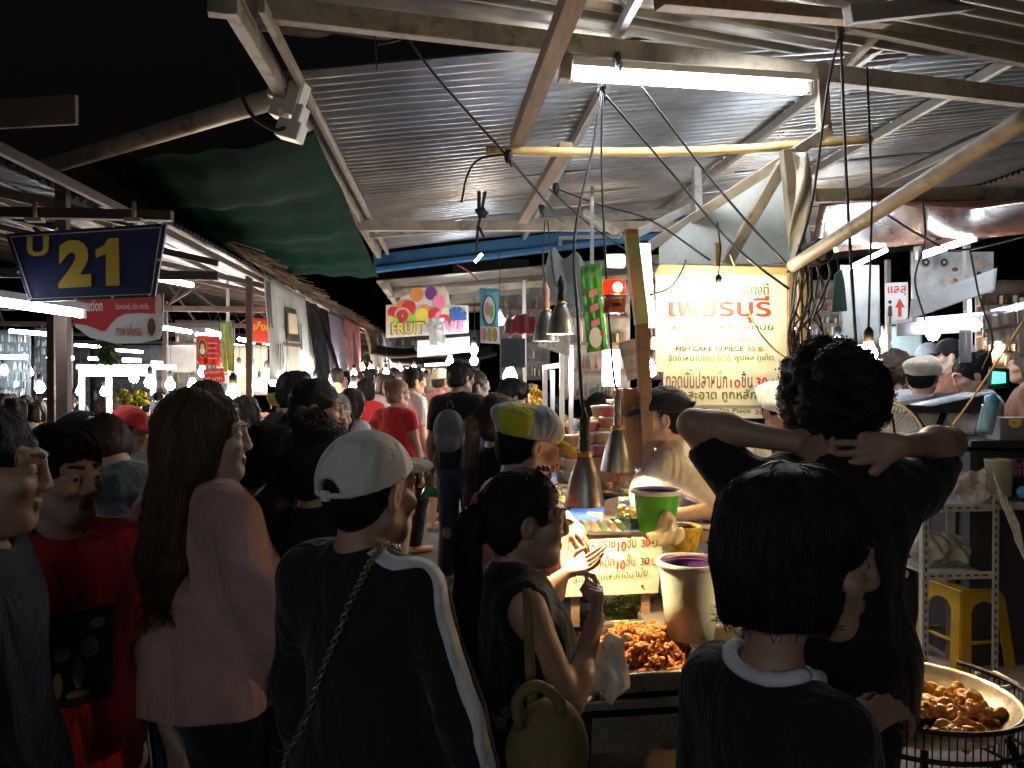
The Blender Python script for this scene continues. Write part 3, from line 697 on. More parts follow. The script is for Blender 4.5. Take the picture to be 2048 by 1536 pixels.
ubar('timber_bar', P(1168, -60, 2.75), P(1034, 284, 4.42), .078, .078, WOODP, None, 'square reddish timber hanging aslant beside the bright white tube', 'timber')
ubar('timber_bar', P(1132, 294, 4.45), P(1045, 440, 6.4), .075, .06, WOODP, None, 'short timber under the roof starting at the bamboo pole', 'timber')
# bamboo
bb = MB(); A, B = P(972, 301, 4.36), P(1742, 279, 4.5); pts = [A.lerp(B, t / 40) + Vector((0, 0, -.035 * math.sin(math.pi * t / 40))) for t in range(41)]
bb.tube(pts, [.0245 + (.0035 if t % 6 == 0 else 0) for t in range(41)], 12); tag(bb.build('bamboo_pole', BAMB), 'yellow bamboo pole slung level under the roof', 'pole')
# far roof section past the blue beam
rg = thing('corrugated_roof', 'lower zinc roof beyond the blue beam over the fruit banner', 'roof', (1, 13, 3.1))
for i in range(7):
    b = MB(); sheet(b, (-.98, 10.75 + i * .9, 2.93 - .01 * i), (1, 0, .1), (0, 1, 0), 6, .9, ph=i); b.build('roof_sheet', ZINC2, rg)
ubar('eave_beam', (-.85, 10.7, 2.86), (-.85, 17, 2.8), .07, .1, CREAM, rg)
for y in (11.6, 13.4, 15.2): ubar('cross_beam', (-.9, y, 2.83), (5, y, 3.3), .06, .09, CREAM, rg)
rr_ = thing('corrugated_roof', 'dark zinc roof continuing past the big roof above the register stall', 'roof', (6, 13, 4))
for i in range(8):
    b = MB(); sheet(b, (2.75, 10.3 + i * .88, 3.389 + .12 * 2.75 - .06 - .01 * i), (1, 0, .12), (0, 1, 0), 9, .9, ph=i); b.build('roof_sheet', ZINC2, rr_)
b = MB(); sheet(b, (7.1, 4.3, 3.389 + .12 * 7.1 - .03), (1, 0, .12), (0, 1, 0), 4, 6.1); b.build('roof_sheet', ZINC2, rr_)
BLUE = M('blue_paint', (.025, .13, .30), .45, .1, var=.2, scale=3, dirt=((.03, .05, .08), .7))
bl = thing('gutter_beam', 'long blue painted steel gutter across the end of the big zinc roof', 'gutter', P(1050, 500, 10.3))
b = MB(); p, q = P(748, 522, 10.55), P(1385, 446, 10.15); b.bar(p, q, .05, .17); b.build('face', BLUE, bl, bevel=.01)
b = MB(); b.bar(p + Vector((0, -.05, -.13)), q + Vector((0, -.05, -.12)), .16, .06); b.build('lip', BLUE, bl, bevel=.01)
# left roof
lf = thing('corrugated_roof', 'long zinc roof over the far row of stalls behind the blue number sign', 'roof', (-6, 11, 3.4))
def zl(x): return 1.68 + .649 - .22 * x
for i in range(44):
    b = MB(); y0 = 3.35 + i * .84
    sheet(b, (-2.05 if i > 2 else -2.35, y0, zl(-2.05) + .006 * (i % 2) + .02 + random.uniform(-.01, .01)), (-1, 0, .22), (0, 1, 0), 11.5 if i < 20 else 16, .86, nu=4, ph=i); b.build('roof_sheet', ZINC, lf)
for x in (-2.1, -2.75, -3.5, -4.4, -5.5, -6.8, -8.3): ubar('purlin', (x, 3.3, zl(x) - .05), (x, 38, zl(x) - .05), .035, .055, REDST, lf)
for i in range(15):
    y = 3.6 + i * 1.9 + (.25 * max(0, i - 8) ** 1.6)
    if i: ubar('rafter', (-2.08, y, zl(-2.08) - .1), (-12, y, zl(-12) - .1), .04, .06, REDST, lf)
    if i and i % 2 == 0:
        ubar('tie_beam', (-2.1, y + .06, 2.58), (-11, y + .06, 2.62), .05, .08, REDST, lf)
        for x in (-3.2, -4.6, -6.2, -8): ubar('web', (x, y + .06, 2.6), (x - .5, y + .06, zl(x - .5) - .15), .035, .035, REDST, lf)
        for x in (-3.9, -5.4, -7): ubar('web', (x, y + .06, 2.6), (x + .5, y + .06, zl(x + .5) - .15), .03, .03, REDST, lf)
ubar('tie_beam', P(-40, 424, 4.25), P(345, 432, 4.35), .06, .055, REDST, lf)
for (x, y, lab) in ((-2.29, 4.95, 'brown steel post beside the white styrofoam box'), (-3.62, 7.6, 'thin brown post behind the first brown post, near the far shoppers'), (-2.2, 9.0, 'brown post under the red portrait banner'), (-2.12, 12.8, 'brown post behind the black plastic curtain'), (-5.9, 9.5, 'slim dark post among the far merchandise panels'), (-4.3, 12.5, 'dark post beside the bright white booth')):
    t = thing('roof_post', lab, 'post', (x, y, 0)); b = MB(); b.box((x, y, 1.4), (.066, .066, 2.8)); b.build('shaft', REDST, t, bevel=.006)
    b = MB(); b.box((x, y, .02), (.2, .2, .04)); b.build('base_plate', GREYST, t)
b = MB(); b.prism([(0, 0), (1, 0), (1, 1), (0, 1)], P(-60, 262, 3.9), P(157, 250, 3.75) - P(-60, 262, 3.9), P(-60, 206, 3.9) - P(-60, 262, 3.9), .02)
tag(b.build('fascia_board', M('pale_board', (.16, .11, .075), .8)), 'pale board closing the end of the zinc roof on the dark sky', 'board')
# pipe across the gap, junction boxes, netting
A, B = P(-60, 380, 6.9), P(552, 196, 4.45); b = MB(); b.tube([A.lerp(B, t / 12) for t in range(13)], .058, 14); tag(b.build('pipe', M('pvc_pipe', (.50, .40, .28), .5, var=.25, scale=4, dirt=((.2, .09, .04), .9), dscale=4)), 'cream rust streaked pipe reaching over the dark gap to the white boxes', 'pipe')
jb = thing('junction_box', 'cluster of white electrical boxes clamped on the eave corner', 'junction box', P(582, 215, 4.4))
c = P(583, 205, 4.35); R = Matrix.Rotation(rad(18), 3, 'Y') @ Matrix.Rotation(rad(-15), 3, 'Z')
for (dx, dz, sx, sz, nm) in ((.02, .02, .09, .19, 'box'), (-.085, .06, .1, .13, 'box'), (-.05, -.05, .08, .1, 'box'), (.075, -.06, .05, .11, 'clamp'), (.05, -.15, .14, .1, 'lamp_head')):
    b = MB(); b.box(c + R @ Vector((dx, 0, dz)), (sx, .09, sz), R); o = b.build(nm, WHITEP, jb, bevel=.008)
    if nm == 'box': m = MB(); m.box(c + R @ Vector((dx, -.05, dz)), (sx * .8, .006, sz * .85), R); m.build('lid', WHITEP, o, bevel=.002)
b = MB(); b.tube(curve_pts([P(452, 75, 4.3), P(470, 150, 4.3), P(500, 225, 4.3), P(545, 258, 4.3), P(572, 256, 4.3)], 30), .011, 8); tag(b.build('conduit', BLACKC), 'black flexible conduit bending into the white boxes', 'conduit')
NET = M('shade_net', (.002, .028, .018), .95, spec=.05, var=.25, scale=3, bump=.5, bscale=500, alpha=.93)
c0, c1, c2, c3 = P(132, 300, 5.9), P(628, 262, 4.75), P(757, 540, 10.2), P(452, 500, 8.9)
def net(u, v):
    p = (c0 * (1 - u) + c1 * u) * (1 - v) + (c3 * (1 - u) + c2 * u) * v
    s = 4 * u * (1 - u); fold = (.06 * math.sin(v * 19 + u * 2.2) * math.exp(-1.6 * v) + .014 * math.sin(v * 43 + 3 * u)) * (s + .25)
    return p + Vector((0, 0, -.16 * s * (1 - .5 * v) + fold + .012 * math.sin(31 * u + 9 * v) - .1 * v * v))
b = MB(); b.grid(net, 60, 90, 0); tag(b.build('shade_net', NET, solid=.004), 'dark green shade net sagging in folds between the two roofs', 'net')
# ---------------------------------------------------------------- lamps
def tube_light(p, q, label, group=None, r=.019, mat=None, batten=True, off=.045, rr=.0):
    mat = mat or TUBE; p, q = Vector(p), Vector(q); d = (q - p).normalized(); n = Vector((0, 0, 1))
    t = thing('fluorescent_light', label, 'tube light', (p + q) / 2, 0, group)
    b = MB(); b.tube([p, q], r, 12); b.build('tube', mat, t)
    if batten:
        b = MB(); b.bar(p - d * .05 + n * off, q + d * .05 + n * off, .055, .04); b.build('housing', WHITEP, t, bevel=.004)
        for e in (p - d * .03, q + d * .03): b = MB(); b.box(e + n * .012, (.035, .035, .075)); b.build('end_cap', WHITEP, t, bevel=.006)
    return t
tl = tube_light(P(1150, 151, 4.02), P(1606, 179, 4.22), 'big bright white tube light glaring under the roof above the fish cake stall', r=.026, off=.06)
b = MB(); b.box(P(1131, 140, 4.02), (.06, .09, .12), Matrix.Rotation(.1, 3, 'Y')); b.build('bracket', CREAM, tl, bevel=.008)
tube_light(P(-110, 590, 4.0), P(154, 627, 4.55), 'nearest white tube light, hanging below the blue number sign', r=.02)
for (a, b_, d, s) in (((312, 556), (384, 570), 8.2, 'white tube light under the zinc roof just past the blue number sign'), ((325, 655), (382, 664), 10.5, 'white tube light past the coffee banner, higher of the two there'), ((415, 661), (440, 668), 12.5, 'short looking tube light behind the red portrait banner'), ((478, 678), (508, 684), 12.0, 'tube light just before the red gold lettered banner'), ((527, 684), (552, 690), 12.0, 'tube light under the red gold lettered banner')):
    tube_light(P(*a, d), P(*b_, d + .6), s, r=.028, mat=TUBEF, batten=False)
for i, (x0, x1, y) in enumerate(((-10, 54, 713), (95, 146, 715), (178, 217, 717), (246, 281, 720), (304, 334, 726), (355, 379, 727))):
    tube_light(P(x0, y, (11.5 if i < 3 else 22) + i), P(x1, y + 1, (11.5 if i < 3 else 22) + i), 'distant white tube light in the level row at the back of the market', 'distant row of tube lights', r=.03 if i < 3 else .06, mat=TUBEF, batten=False)
for i, (p, q, m) in enumerate((((-3.2, -2.6, 2.5), (-3.2, -1.4, 2.5), TUBE), ((-.9, -4.0, 2.75), (.3, -4.0, 2.75), TUBE))):  # unseen tubes added behind the viewpoint to fill the foreground figures
    tube_light(p, q, ('unseen tube light added as fill on the left behind the viewpoint', 'unseen tube light added as fill near the middle behind the viewpoint')[i], r=(.025, .035)[i])
def bulb(px, py, d, label, r=.03, mat=None, cord=.5, group=None):
    c = P(px, py, d); t = thing('light_bulb', label, 'bulb', c, 0, group); mat = mat or WARM
    b = MB(); b.lathe(c, [(.001, -r * 1.05), (r * .6, -r * .9), (r, -r * .2), (r * .9, r * .4), (r * .5, r * 1.1), (r * .45, r * 1.4)], 14); b.build('glass', mat, t)
    b = MB(); b.lathe(c, [(r * .01, r * 1.38), (r * .5, r * 1.4), (r * .55, r * 2.6), (r * .25, r * 3.0), (.004, r * 3.1)], 12); b.build('socket', BLACKC, t)
    b = MB(); b.tube([c + Vector((0, 0, r * 3)), c + Vector((.01, 0, r * 3 + cord * .5)), c + Vector((0, .02, r * 3 + cord))], .004, 6); b.build('cord', BLACKC, t)
    return t
for i, (x, y, d, m, s) in enumerate(((503, 746, 10.5, WARMF, 'first warm bulb of the cluster over the left stall'), (533, 752, 10.8, WARMF, 'warm bulb second in the cluster over the left stall'), (556, 731, 10, WARMF, 'warm bulb hanging highest in the cluster beside the white tarp'), (546, 764, 11, COOLF, 'cool white bulb low in the warm cluster'), (573, 777, 9.5, COOLF, 'cool white bulb above the yellow cap seller'), (645, 760, 13, COOLF, 'cool bulb past the black curtain'), (660, 757, 14, WARMF, 'warm bulb past the black curtain'), (708, 748, 13.5, COOLF, 'cool bulb over the red shirt shopper'), (742, 740, 17, WARMF, 'warm bulb far down the aisle under the plastic sheets'), (772, 745, 18, WARMF, 'faint warm bulb far down the aisle'), (706, 780, 10.5, WARMF, 'warm bulb between the white shirt and the red shirt'), (948, 700, 10.5, COOLF, 'glaring cool bulb under the fruit banner stall'), (948, 722, 11, COOLF, 'lower glaring cool bulb under the fruit banner stall'), (998, 640, 8.4, COOLF, 'cool bulb behind the blue drink banner'), (900, 722, 15, WARMF, 'warm bulb beyond the tall shopper'), (1020, 753, 7.6, WARMF, 'round warm bulb beside the mango counter'), (160, 783, 11, COOLF, 'small cool bulb beside the first brown post'), (208, 784, 12, COOLF, 'small cool bulb to the side of the bright booth'), (36, 768, 13, COOLF, 'small cool bulb before the merchandise panels'), (268, 756, 12, WARMF, 'warm bulb inside the bright booth'), (466, 790, 7.5, WARMF, 'warm bulb glowing behind the long haired woman'), (1676, 693, 6.5, COOLF, 'cool bulb behind the curly hair'), (1702, 690, 7.5, WARMF, 'small warm bulb far behind the curly hair'), (1722, 683, 8.2, COOLF, 'small cool bulb behind the hanging white sheet'), (1771, 684, 7.5, COOLF, 'cool hooded bulb past the hanging white sheet'), (1300, 740, 6.5, COOLF, 'tiny cool bulb beside the painted sign'))):
    bulb(x, y, d, s, r=.068 if m is WARMF else .055, mat=m, cord=.55)  # warm bulbs oversized, their bloom put into the radius
bulb(1790, 1090, 2.38, 'warm bulb hanging low over the frying pan behind the black T-shirt', r=.03, mat=E_('pan_bulb_glow', (1, .66, .30), 150), cord=.3)
bulb(1737, 708, 2.75, 'bare warm bulb blazing right behind the curly hair', r=.03, mat=E_('hair_bulb_glow', (1, .62, .26), 60), cord=.9)
sb = bulb(1437, 588, 3.72, 'warm bulb hanging in front of the painted fish cake sign', r=.03, mat=E_('sign_bulb_glow', (1, .86, .58), 280), cord=.25)
CH = M('lamp_aluminium', (.36, .35, .32), .38, .9, var=.3, scale=9, bump=.15, bscale=40, dirt=((.10, .08, .06), .85), dscale=9)
BRS = M('brass', (.55, .38, .14), .35, .9, var=.2)
def cone_lamp(px, py_top, py_bot, half, d, label, glow, sleeve=None, gl=120):
    """metal cone lamp: shade between py_top and py_bot"""
    a, b_ = P(px, py_top, d), P(px, py_bot, d); R0 = half / 1600 * d; h = a.z - b_.z; c = Vector((a.x, a.y, b_.z))
    t = thing('pendant_lamp', label, 'lamp', c)
    b = MB(); pr = [(R0, 0), (R0 * .93, h * .18), (R0 * .78, h * .5), (R0 * .52, h * .82), (R0 * .36, h * .97), (R0 * .3, h)]
    b.lathe(c, pr, 32); b.lathe(c, [(r - .002, z - .001) for r, z in pr][::-1], 32); b.build('shade', CH, t)
    b = MB(); b.lathe(c, [(R0 * .3, h * .985), (R0 * .42, h * 1.0), (R0 * .40, h * 1.05), (R0 * .22, h * 1.09), (R0 * .2, h * 1.16)], 20); b.build('collar', BRS, t)
    b = MB(); b.lathe(c, [(R0 * .26, h * 1.1), (R0 * .27, h * 1.32), (R0 * .2, h * 1.36), (R0 * .25, h * 1.42), (R0 * .26, h * 1.75), (R0 * .17, h * 1.8), (.004, h * 1.95)], 16); b.build('socket', sleeve or BLACKC, t)
    b = MB(); b.lathe(c, [(.001, h * .12), (R0 * .3, h * .16), (R0 * .4, h * .36), (R0 * .3, h * .6), (R0 * .15, h * .8)], 14); b.build('bulb', glow, t)
    return t, c + Vector((0, 0, h * 1.9))
LG = E_('counter_lamp_glow', (1, .72, .38), 650); 
lampA, ta = cone_lamp(1169, 912, 1010, 40, 2.52, 'tarnished cone lamp hanging lowest over the price board', LG)
lampB, tb_ = cone_lamp(1236, 858, 941, 35, 3.15, 'dull silver cone lamp hanging before the wooden heart panel', LG, M('lamp_sleeve', (.25, .23, .2), .4, .7))
lampC, tc_ = cone_lamp(1122, 608, 668, 29, 3.9, 'yellowish cone lamp hanging above the glass cases', LG)
lampD, td_ = cone_lamp(1092, 622, 682, 27, 4.15, 'bright white cone lamp beside the yellowish one', E_('white_lamp_glow', (.85, .93, 1), 120), M('pink_sleeve', (.55, .25, .22), .5))
# ---------------------------------------------------------------- hanging cords
def cord(pts, label, r=.006, mat=None, n=30, name='hanging_cable', cat='cord'):
    b = MB(); b.tube(curve_pts(pts, n), r, 6); return tag(b.build(name, mat or BLACKC), label, cat)
cord([P(1204, 175, 4.0), P(1185, 300, 3.7), P(1150, 470, 3.2), P(1156, 640, 2.8), P(1163, 790, 2.54), ta], 'thick black cord from the white tube down to the lowest cone lamp', .0065)
cord([P(1206, 175, 4.0), P(1203, 320, 3.8), P(1212, 540, 3.4), P(1226, 740, 3.17), tb_], 'black cord holding the cone lamp before the heart panel', .005)
cord([P(1095, 440, 6.0), P(1109, 560, 4.2), tc_], 'thin cord holding the yellowish cone lamp', .005)
cord([P(1090, 440, 6.0), P(1086, 520, 4.4), td_], 'thin cord holding the bright white cone lamp', .005)
cord([P(1678, 75, 3.9), P(1655, 180, 3.8), P(1625, 400, 3.7), P(1590, 520, 3.62), P(1575, 545, 3.6)], 'black cord slanting from the roof pulley towards the painted sign', .006)
cord([P(1682, 80, 3.9), P(1690, 300, 3.6), P(1704, 560, 3.3), P(1712, 690, 3.2)], 'straight black cord dropping from the roof pulley behind the curly hair', .007)
cord([P(815, 75, 4.1), P(870, 150, 4.15), P(940, 230, 4.2), P(1012, 310, 4.25), P(1080, 390, 4.6), P(1130, 450, 5)], 'black rope tied on the beam and drawn down past the bamboo pole', .007)
cord([P(1016, 308, 4.25), P(960, 318, 4.3), P(935, 350, 4.3), P(923, 405, 4.3)], 'loose black rope end curling below the bamboo pole', .006)
cord([P(756, 88, 4.1), P(785, 82, 4.1), P(808, 72, 4.1), P(808, 45, 4.1), P(818, 60, 4.1), P(822, 84, 4.1), P(800, 50, 4.1)], 'knotted black rope wound round the upper beam', .008)
cord([P(742, -20, 4.0), P(748, 60, 4.05), P(754, 140, 4.1)], 'thin brown wire hanging from the near roof', .004)
cord([P(1210, 190, 4.0), P(1330, 330, 4.0), P(1430, 450, 3.8), P(1500, 520, 3.6), P(1578, 578, 3.6)], 'black cable slanting from the tube across the canvas to the sign edge', .006)
cord([P(1280, 170, 4.05), P(1400, 330, 4.0), P(1500, 450, 3.8), P(1590, 545, 3.7)], 'second black cable slanting across the white canvas', .006)
cord([P(1105, 375, 5.5), P(1200, 410, 5), P(1300, 440, 4.6), P(1420, 520, 4.2)], 'drooping cable strung along under the roof to the canvas', .006)
cord([P(1090, 370, 5.5), P(1180, 450, 5), P(1290, 520, 4.5), P(1400, 560, 4.1)], 'lower drooping cable between the lamps and the sign', .005)
cord([P(1460, 510, 3.8), P(1480, 560, 3.75), P(1505, 640, 3.7), P(1540, 690, 3.7), P(1575, 718, 3.7)], 'yellowish cord hanging across the painted sign', .004, BAMB)
cord([P(1300, 590, 3.5), P(1340, 575, 3.6), P(1362, 545, 3.7), P(1372, 520, 3.8)], 'brown cord looping to the upper corner of the painted sign', .005)
cord([P(1760, 420, 3.4), P(1840, 470, 4), P(1920, 500, 4.4), P(2060, 470, 5)], 'black cable sagging below the slanting pole', .006)
cord([P(1640, 490, 3.5), P(1660, 545, 3.55), P(1640, 600, 3.55), P(1625, 640, 3.6)], 'tangled cable dropping beside the sign post', .006)
cord([P(1845, 400, 4), P(1850, 480, 4.2), P(1830, 560, 4.4), P(1850, 640, 4.4)], 'cable hanging before the speaker panel', .005)
cord([P(1940, 500, 4), P(1960, 600, 4), P(1985, 680, 3.9), P(1965, 740, 3.8)], 'cable hanging before the register', .005)
cord([P(2048, 640, 3.2), P(1990, 730, 3.2), P(1935, 810, 3.2), P(1905, 850, 3.2)], 'pale bamboo like cord slanting across the register', .004, BAMB)
for i, (x, y, d) in enumerate(((1236, 118, 4.02), (1203, 182, 4.0), (1679, 62, 3.9), (1112, 376, 5.4), (1018, 312, 4.24), (1083, 418, 6))):
    b = MB(); c = P(x, y, d); b.ball(c, (.022, .022, .035), 0, 6, jit=.3); b.ball(c + Vector((.01, 0, -.03)), (.012, .012, .03), 0, 5, jit=.3)
    tag(b.build('rope_knot', BLACKC), ['black knot over the middle of the white tube', 'black knot just under the white tube', 'black pulley block under the dark timber', 'black knot under the short timber', 'black knot at the bamboo pole end', 'small black knot over the cone lamps'][i], 'knot')
b = MB(); c = P(963, 425, 6.5); b.tube([c + Vector((-.02, 0, .17)), c + Vector((-.02, 0, .02))], .015, 6); b.tube([c + Vector((.03, 0, .17)), c + Vector((.0, 0, .0))], .013, 6); b.ball(c, (.05, .03, .045), 0, 6, jit=.3); b.tube([c, c + Vector((-.03, 0, -.12)), c + Vector((-.04, 0, -.3))], .012, 6); b.tube([c + Vector((-.03, 0, -.1)), c + Vector((.02, 0, -.2))], .012, 6)
tag(b.build('cloth_tie', M('dark_green_cloth', (.015, .03, .022), .9)), 'dark knotted cloth tie hanging from the cross beam', 'tie')
tube_light(P(950, 524, 7.2), P(964, 508, 7.2), 'tiny white light stick hanging above the blue drink banner', r=.012, mat=TUBEF, batten=False)
cord([P(915, 530, 7.4), P(940, 545, 7.2), P(957, 562, 7)], 'short red tie holding up the blue drink banner', .008, M('red_cord', (.35, .03, .02), .6))
# ---------------------------------------------------------------- writing and banners
INK = {n: M('ink_' + n, c, .6, var=.08, bump=0) for n, c in dict(black=(.03, .025, .02), red=(.50, .035, .02), green=(.05, .15, .025), olive=(.10, .11, .04), brown=(.12, .05, .03), white=(.75, .72, .68), gold=(.62, .42, .03), yellow=(.70, .55, .08), pink=(.75, .20, .30), orange=(.65, .22, .04), blue=(.03, .09, .32), purple=(.14, .03, .18), lime=(.25, .5, .06), teal=(.05, .35, .38), grey=(.25, .25, .26), cream=(.6, .5, .35)).items()}
def quad(px, d, dn=0):
    """four picture corners (bottom-left, bottom-right, top-left) -> origin, x and y vectors"""
    o = P(*px[0], d); return o, P(*px[1], d + dn) - o, P(*px[2], d) - o
# number sign
ns = thing('number_sign', 'dark blue board hung under the roof reading U 21 in yellow', 'sign', P(175, 530, 4.2))
o = P(10, 465, 4.2); X = (P(110, 465, 4.2) - o) / 100; Y = (P(10, 365, 4.2) - o) / 100
def px2(x, y): return (x - 10, 465 - y)
NAVY = M('sign_navy', (.012, .018, .085), .45, var=.15)
b = MB(); b.prism([px2(10, 467), px2(58, 604), px2(309, 594), px2(333, 446)][::1], o, X, Y, -.02)
b.build('board', NAVY, ns, bevel=.003)
b = MB(); n = X.cross(Y).normalized(); 
ring = [px2(22, 474), px2(64, 598), px2(303, 588), px2(322, 455)]
for i in range(4): 
    p, q = ring[i], ring[(i + 1) % 4]; b.bar(o + p[0] * X + p[1] * Y + n * .004, o + q[0] * X + q[1] * Y + n * .004, .004, .003, n)
b.build('border_line', INK['cream'], ns)
for (x, y) in ((16, 467), (115, 458), (228, 453), (326, 448), (60, 600), (152, 600), (226, 594), (300, 590), (38, 545), (318, 520)): b = MB(); b.disc(o + (x - 10) * X + (465 - y) * Y + n * .006, X, Y, 3); b.build('rivet', WHITEP, ns)
b = MB(); tx = (X * 1 + Y * .06); b.text('U', o + (55 - 10) * X + (465 - 514) * Y, tx, Y, 1, bold=.035, width=.115, height=.104, depth=.005); b.text('2', o + (118 - 10) * X + (465 - 577) * Y, tx, Y, 1, bold=.06, width=.172, height=.25, depth=.005); b.prism([(x_ - 10, 465 - y_) for x_, y_ in ((213, 572), (213, 508), (193, 516), (192, 500), (208, 492), (218, 477), (238, 476), (240, 571))], o + n * .003, X, Y, .003); b.build('lettering', INK['gold'], ns)
for x in (70, 268):
    b = MB(); c = P(x, 440, 4.2); b.box(c, (.085, .05, .02)); b.tube([c, P(x, 405, 4.25)], .012, 8); b.build('hanger', CREAM, ns)
# painted stall sign
WB = M('cream_signboard', (.76, .72, .58), .5, var=.08, scale=3, bump=.04, dirt=((.5, .4, .24), .7), dscale=2.5)
ps = thing('painted_sign', 'cream painted fish cake sign with a big red line, lit by a bulb', 'sign', P(1446, 690, 3.95))
D = 3.95; o = P(1312, 744, D); X = (P(1412, 744, D) - o) / 100; Y = (P(1312, 644, D) - o) / 100; n = X.cross(Y).normalized()
def ln(b, body, x, y, w, h, mi, bold=.0, z=.004): b.text(body, o + (x - 1312) * X + (744 - y) * Y, X, Y, 1, mi, width=w * X.length, height=h * Y.length, bold=bold, depth=z)
b = MB(); b.prism([(0, 0), (262, 0), (262, 196), (0, 196)], o, X, Y, -.015); b.build('board', WB, ps, bevel=.002)
b = MB(); b.prism([(-2, 194), (268, 194), (266, 208), (6, 214)], o + n * .02, X, Y, -.04); b.build('top_rail', BAMB, ps, bevel=.004)
b = MB(); b.bar(o + 266 * X + n * .01, o + 266 * X + 200 * Y + n * .01, .018, .03, n); b.build('side_rail', WOODP, ps)
b = MB()
ln(b, 'ทอดมันปลากรายอย่างดี', 1340, 591, 196, 27, 1); ln(b, 'เพชรบุรี', 1338, 646, 203, 54, 0, .02); ln(b, 'สะอาด ถูกหลักอนามัย', 1340, 664, 205, 17, 2); ln(b, 'พิเศษ 10 ชิ้น 30 บาท', 1370, 686, 134, 14, 3)
ln(b, 'FISH CAKE 10 PIECE', 1352, 702, 134, 9.5, 4, .01); ln(b, '30 ฿.-', 1494, 703, 40, 10, 3, .01); ln(b, 'จัดจำหน่ายโดย', 1337, 722, 90, 15, 2); ln(b, 'โกโฮ้', 1434, 722, 27, 15, 3); ln(b, 'พูนผล ภูเก็ต', 1468, 724, 78, 17, 2)
b.build('lettering', [INK['red'], INK['olive'], INK['green'], INK['orange'], INK['black']], ps)
b = MB(); b.prism([(14, -67), (270, -67), (270, 0), (14, 0)], o + n * .018, X, Y, -.012); b.build('lower_board', WB, ps, bevel=.002)
b = MB(); ln(b, 'ทอดมันปลาหมึก', 1331, 776, 121, 34, 0, .0, .021); ln(b, '10', 1458, 775, 20, 16, 1, .015, .021); ln(b, 'ชิ้น', 1480, 775, 22, 32, 0, .0, .021); ln(b, '30', 1510, 775, 22, 20, 1, .01, .021); ln(b, 'บาท', 1542, 775, 32, 18, 0, 0, .021); ln(b, 'สดสะอาด ถูกหลักอนามัย', 1345, 804, 232, 26, 2, .008, .021)
for (x, y) in ((1380, 741), (1548, 739)): b.disc(o + (x - 1312) * X + (744 - y) * Y + n * .021, X, Y, 2)
b.build('lettering', [INK['brown'], INK['red'], INK['green']], ps)
b = MB(); b.prism([(33, -94), (262, -92), (262, -67), (33, -67)], o + n * .01, X, Y, -.012); b.build('bottom_board', WB, ps, bevel=.002)
b = MB(); ln(b, 'Fried Garidge Piece', 1360, 829, 140, 13, 0, .01, .013); ln(b, '30', 1508, 829, 18, 9, 1, .01, .013); b.build('lettering', [INK['green'], INK['red']], ps)
# price board at the counter
pb = thing('price_board', 'white price board with three painted lines standing on the counter', 'sign', P(1215, 1190, 2.72))
D = 2.72; o = P(1112, 1196, D); X = (P(1212, 1186, D) - o) / 100; Y = (P(1116, 1096, D - .02) - o) / 100; n = X.cross(Y).normalized()
b = MB(); b.prism([(0, 0), (205, -11), (208, 82), (188, 88), (170, 104), (4, 111)], o, X, Y, -.012); b.build('board', WB, pb, bevel=.002)
b = MB()
def l2(body, x, y, w, h, mi, bold=0): b.text(body, o + (x - 1112) * X + (1196 - y + (x - 1112) * -.1) * Y, X, Y, 1, mi, width=w * X.length, height=h * Y.length, bold=bold, depth=.004)
l2('ทอดมันปลากราย', 1117, 1105, 108, 22, 0, .005); l2('10', 1230, 1102, 17, 19, 1, .02); l2('ชิ้น', 1249, 1096, 18, 26, 0); l2('30', 1277, 1094, 18, 15, 1, .02); l2('บ.', 1300, 1094, 15, 14, 0)
l2('ทอดมันปลาหมึก', 1117, 1142, 108, 22, 1, .005); l2('10', 1230, 1139, 17, 19, 1, .02); l2('ชิ้น', 1249, 1132, 18, 26, 1); l2('30', 1277, 1130, 18, 15, 0, .01); l2('บ.', 1300, 1130, 15, 14, 1)
l2('สะอาด ถูกหลักอนามัย', 1145, 1172, 148, 24, 2)
b.disc(o + 172 * X + 7 * Y + n * .004, X, Y, 3, mi=0); b.build('lettering', [INK['black'], INK['red'], INK['green']], pb)
for xs in (1150, 1290): b = MB(); b.bar(P(xs, 1186, 2.75), P(xs, 1252, 2.75), .03, .02); b.build('stake', WOODP, pb)
# red and white coffee banner, partly hidden by the number sign
RED = M('banner_red', (.50, .035, .03), .5, var=.1, scale=3); WHT = M('banner_white', (.62, .60, .58), .5, var=.06)
cb = thing('coffee_banner', 'red and white coffee banner with curved lower edge under the number sign', 'banner', P(235, 640, 5.6))
D = 5.6; o = P(140, 690, D); X = (P(240, 690, D) - o) / 100; Y = (P(140, 590, D) - o) / 100; n = X.cross(Y).normalized()
b = MB(); b.prism([(0, 95), (2, 60), (12, 35), (40, 15), (90, 3), (140, 4), (180, 12), (187, 40), (187, 102), (90, 96)], o, X, Y, -.006); b.build('cloth', WHT, cb)
b = MB(); b.prism([(0, 96), (3, 60), (10, 42), (30, 40), (48, 34), (62, 28), (72, 28), (82, 42), (95, 55), (110, 62), (140, 64), (170, 62), (187, 66), (187, 103), (90, 97)], o + n * .003, X, Y, -.003); b.build('red_panel', RED, cb)
b = MB(); b.text('Carnation', o + 4 * X + 66 * Y, X + Y * .03, Y, 1, 0, width=62 * X.length, height=24 * Y.length, bold=.02, depth=.005); b.text('ร้อยหอมพรุ่น..เรื่อง สาธิตกั๊น', o + 92 * X + 68 * Y, X, Y, 1, 0, width=66 * X.length, height=16 * Y.length, depth=.005); b.text('กาแฟ กลิ่นหอม', o + 92 * X + 18 * Y, X, Y, 1, 1, width=52 * X.length, height=24 * Y.length, bold=.01, depth=.004)
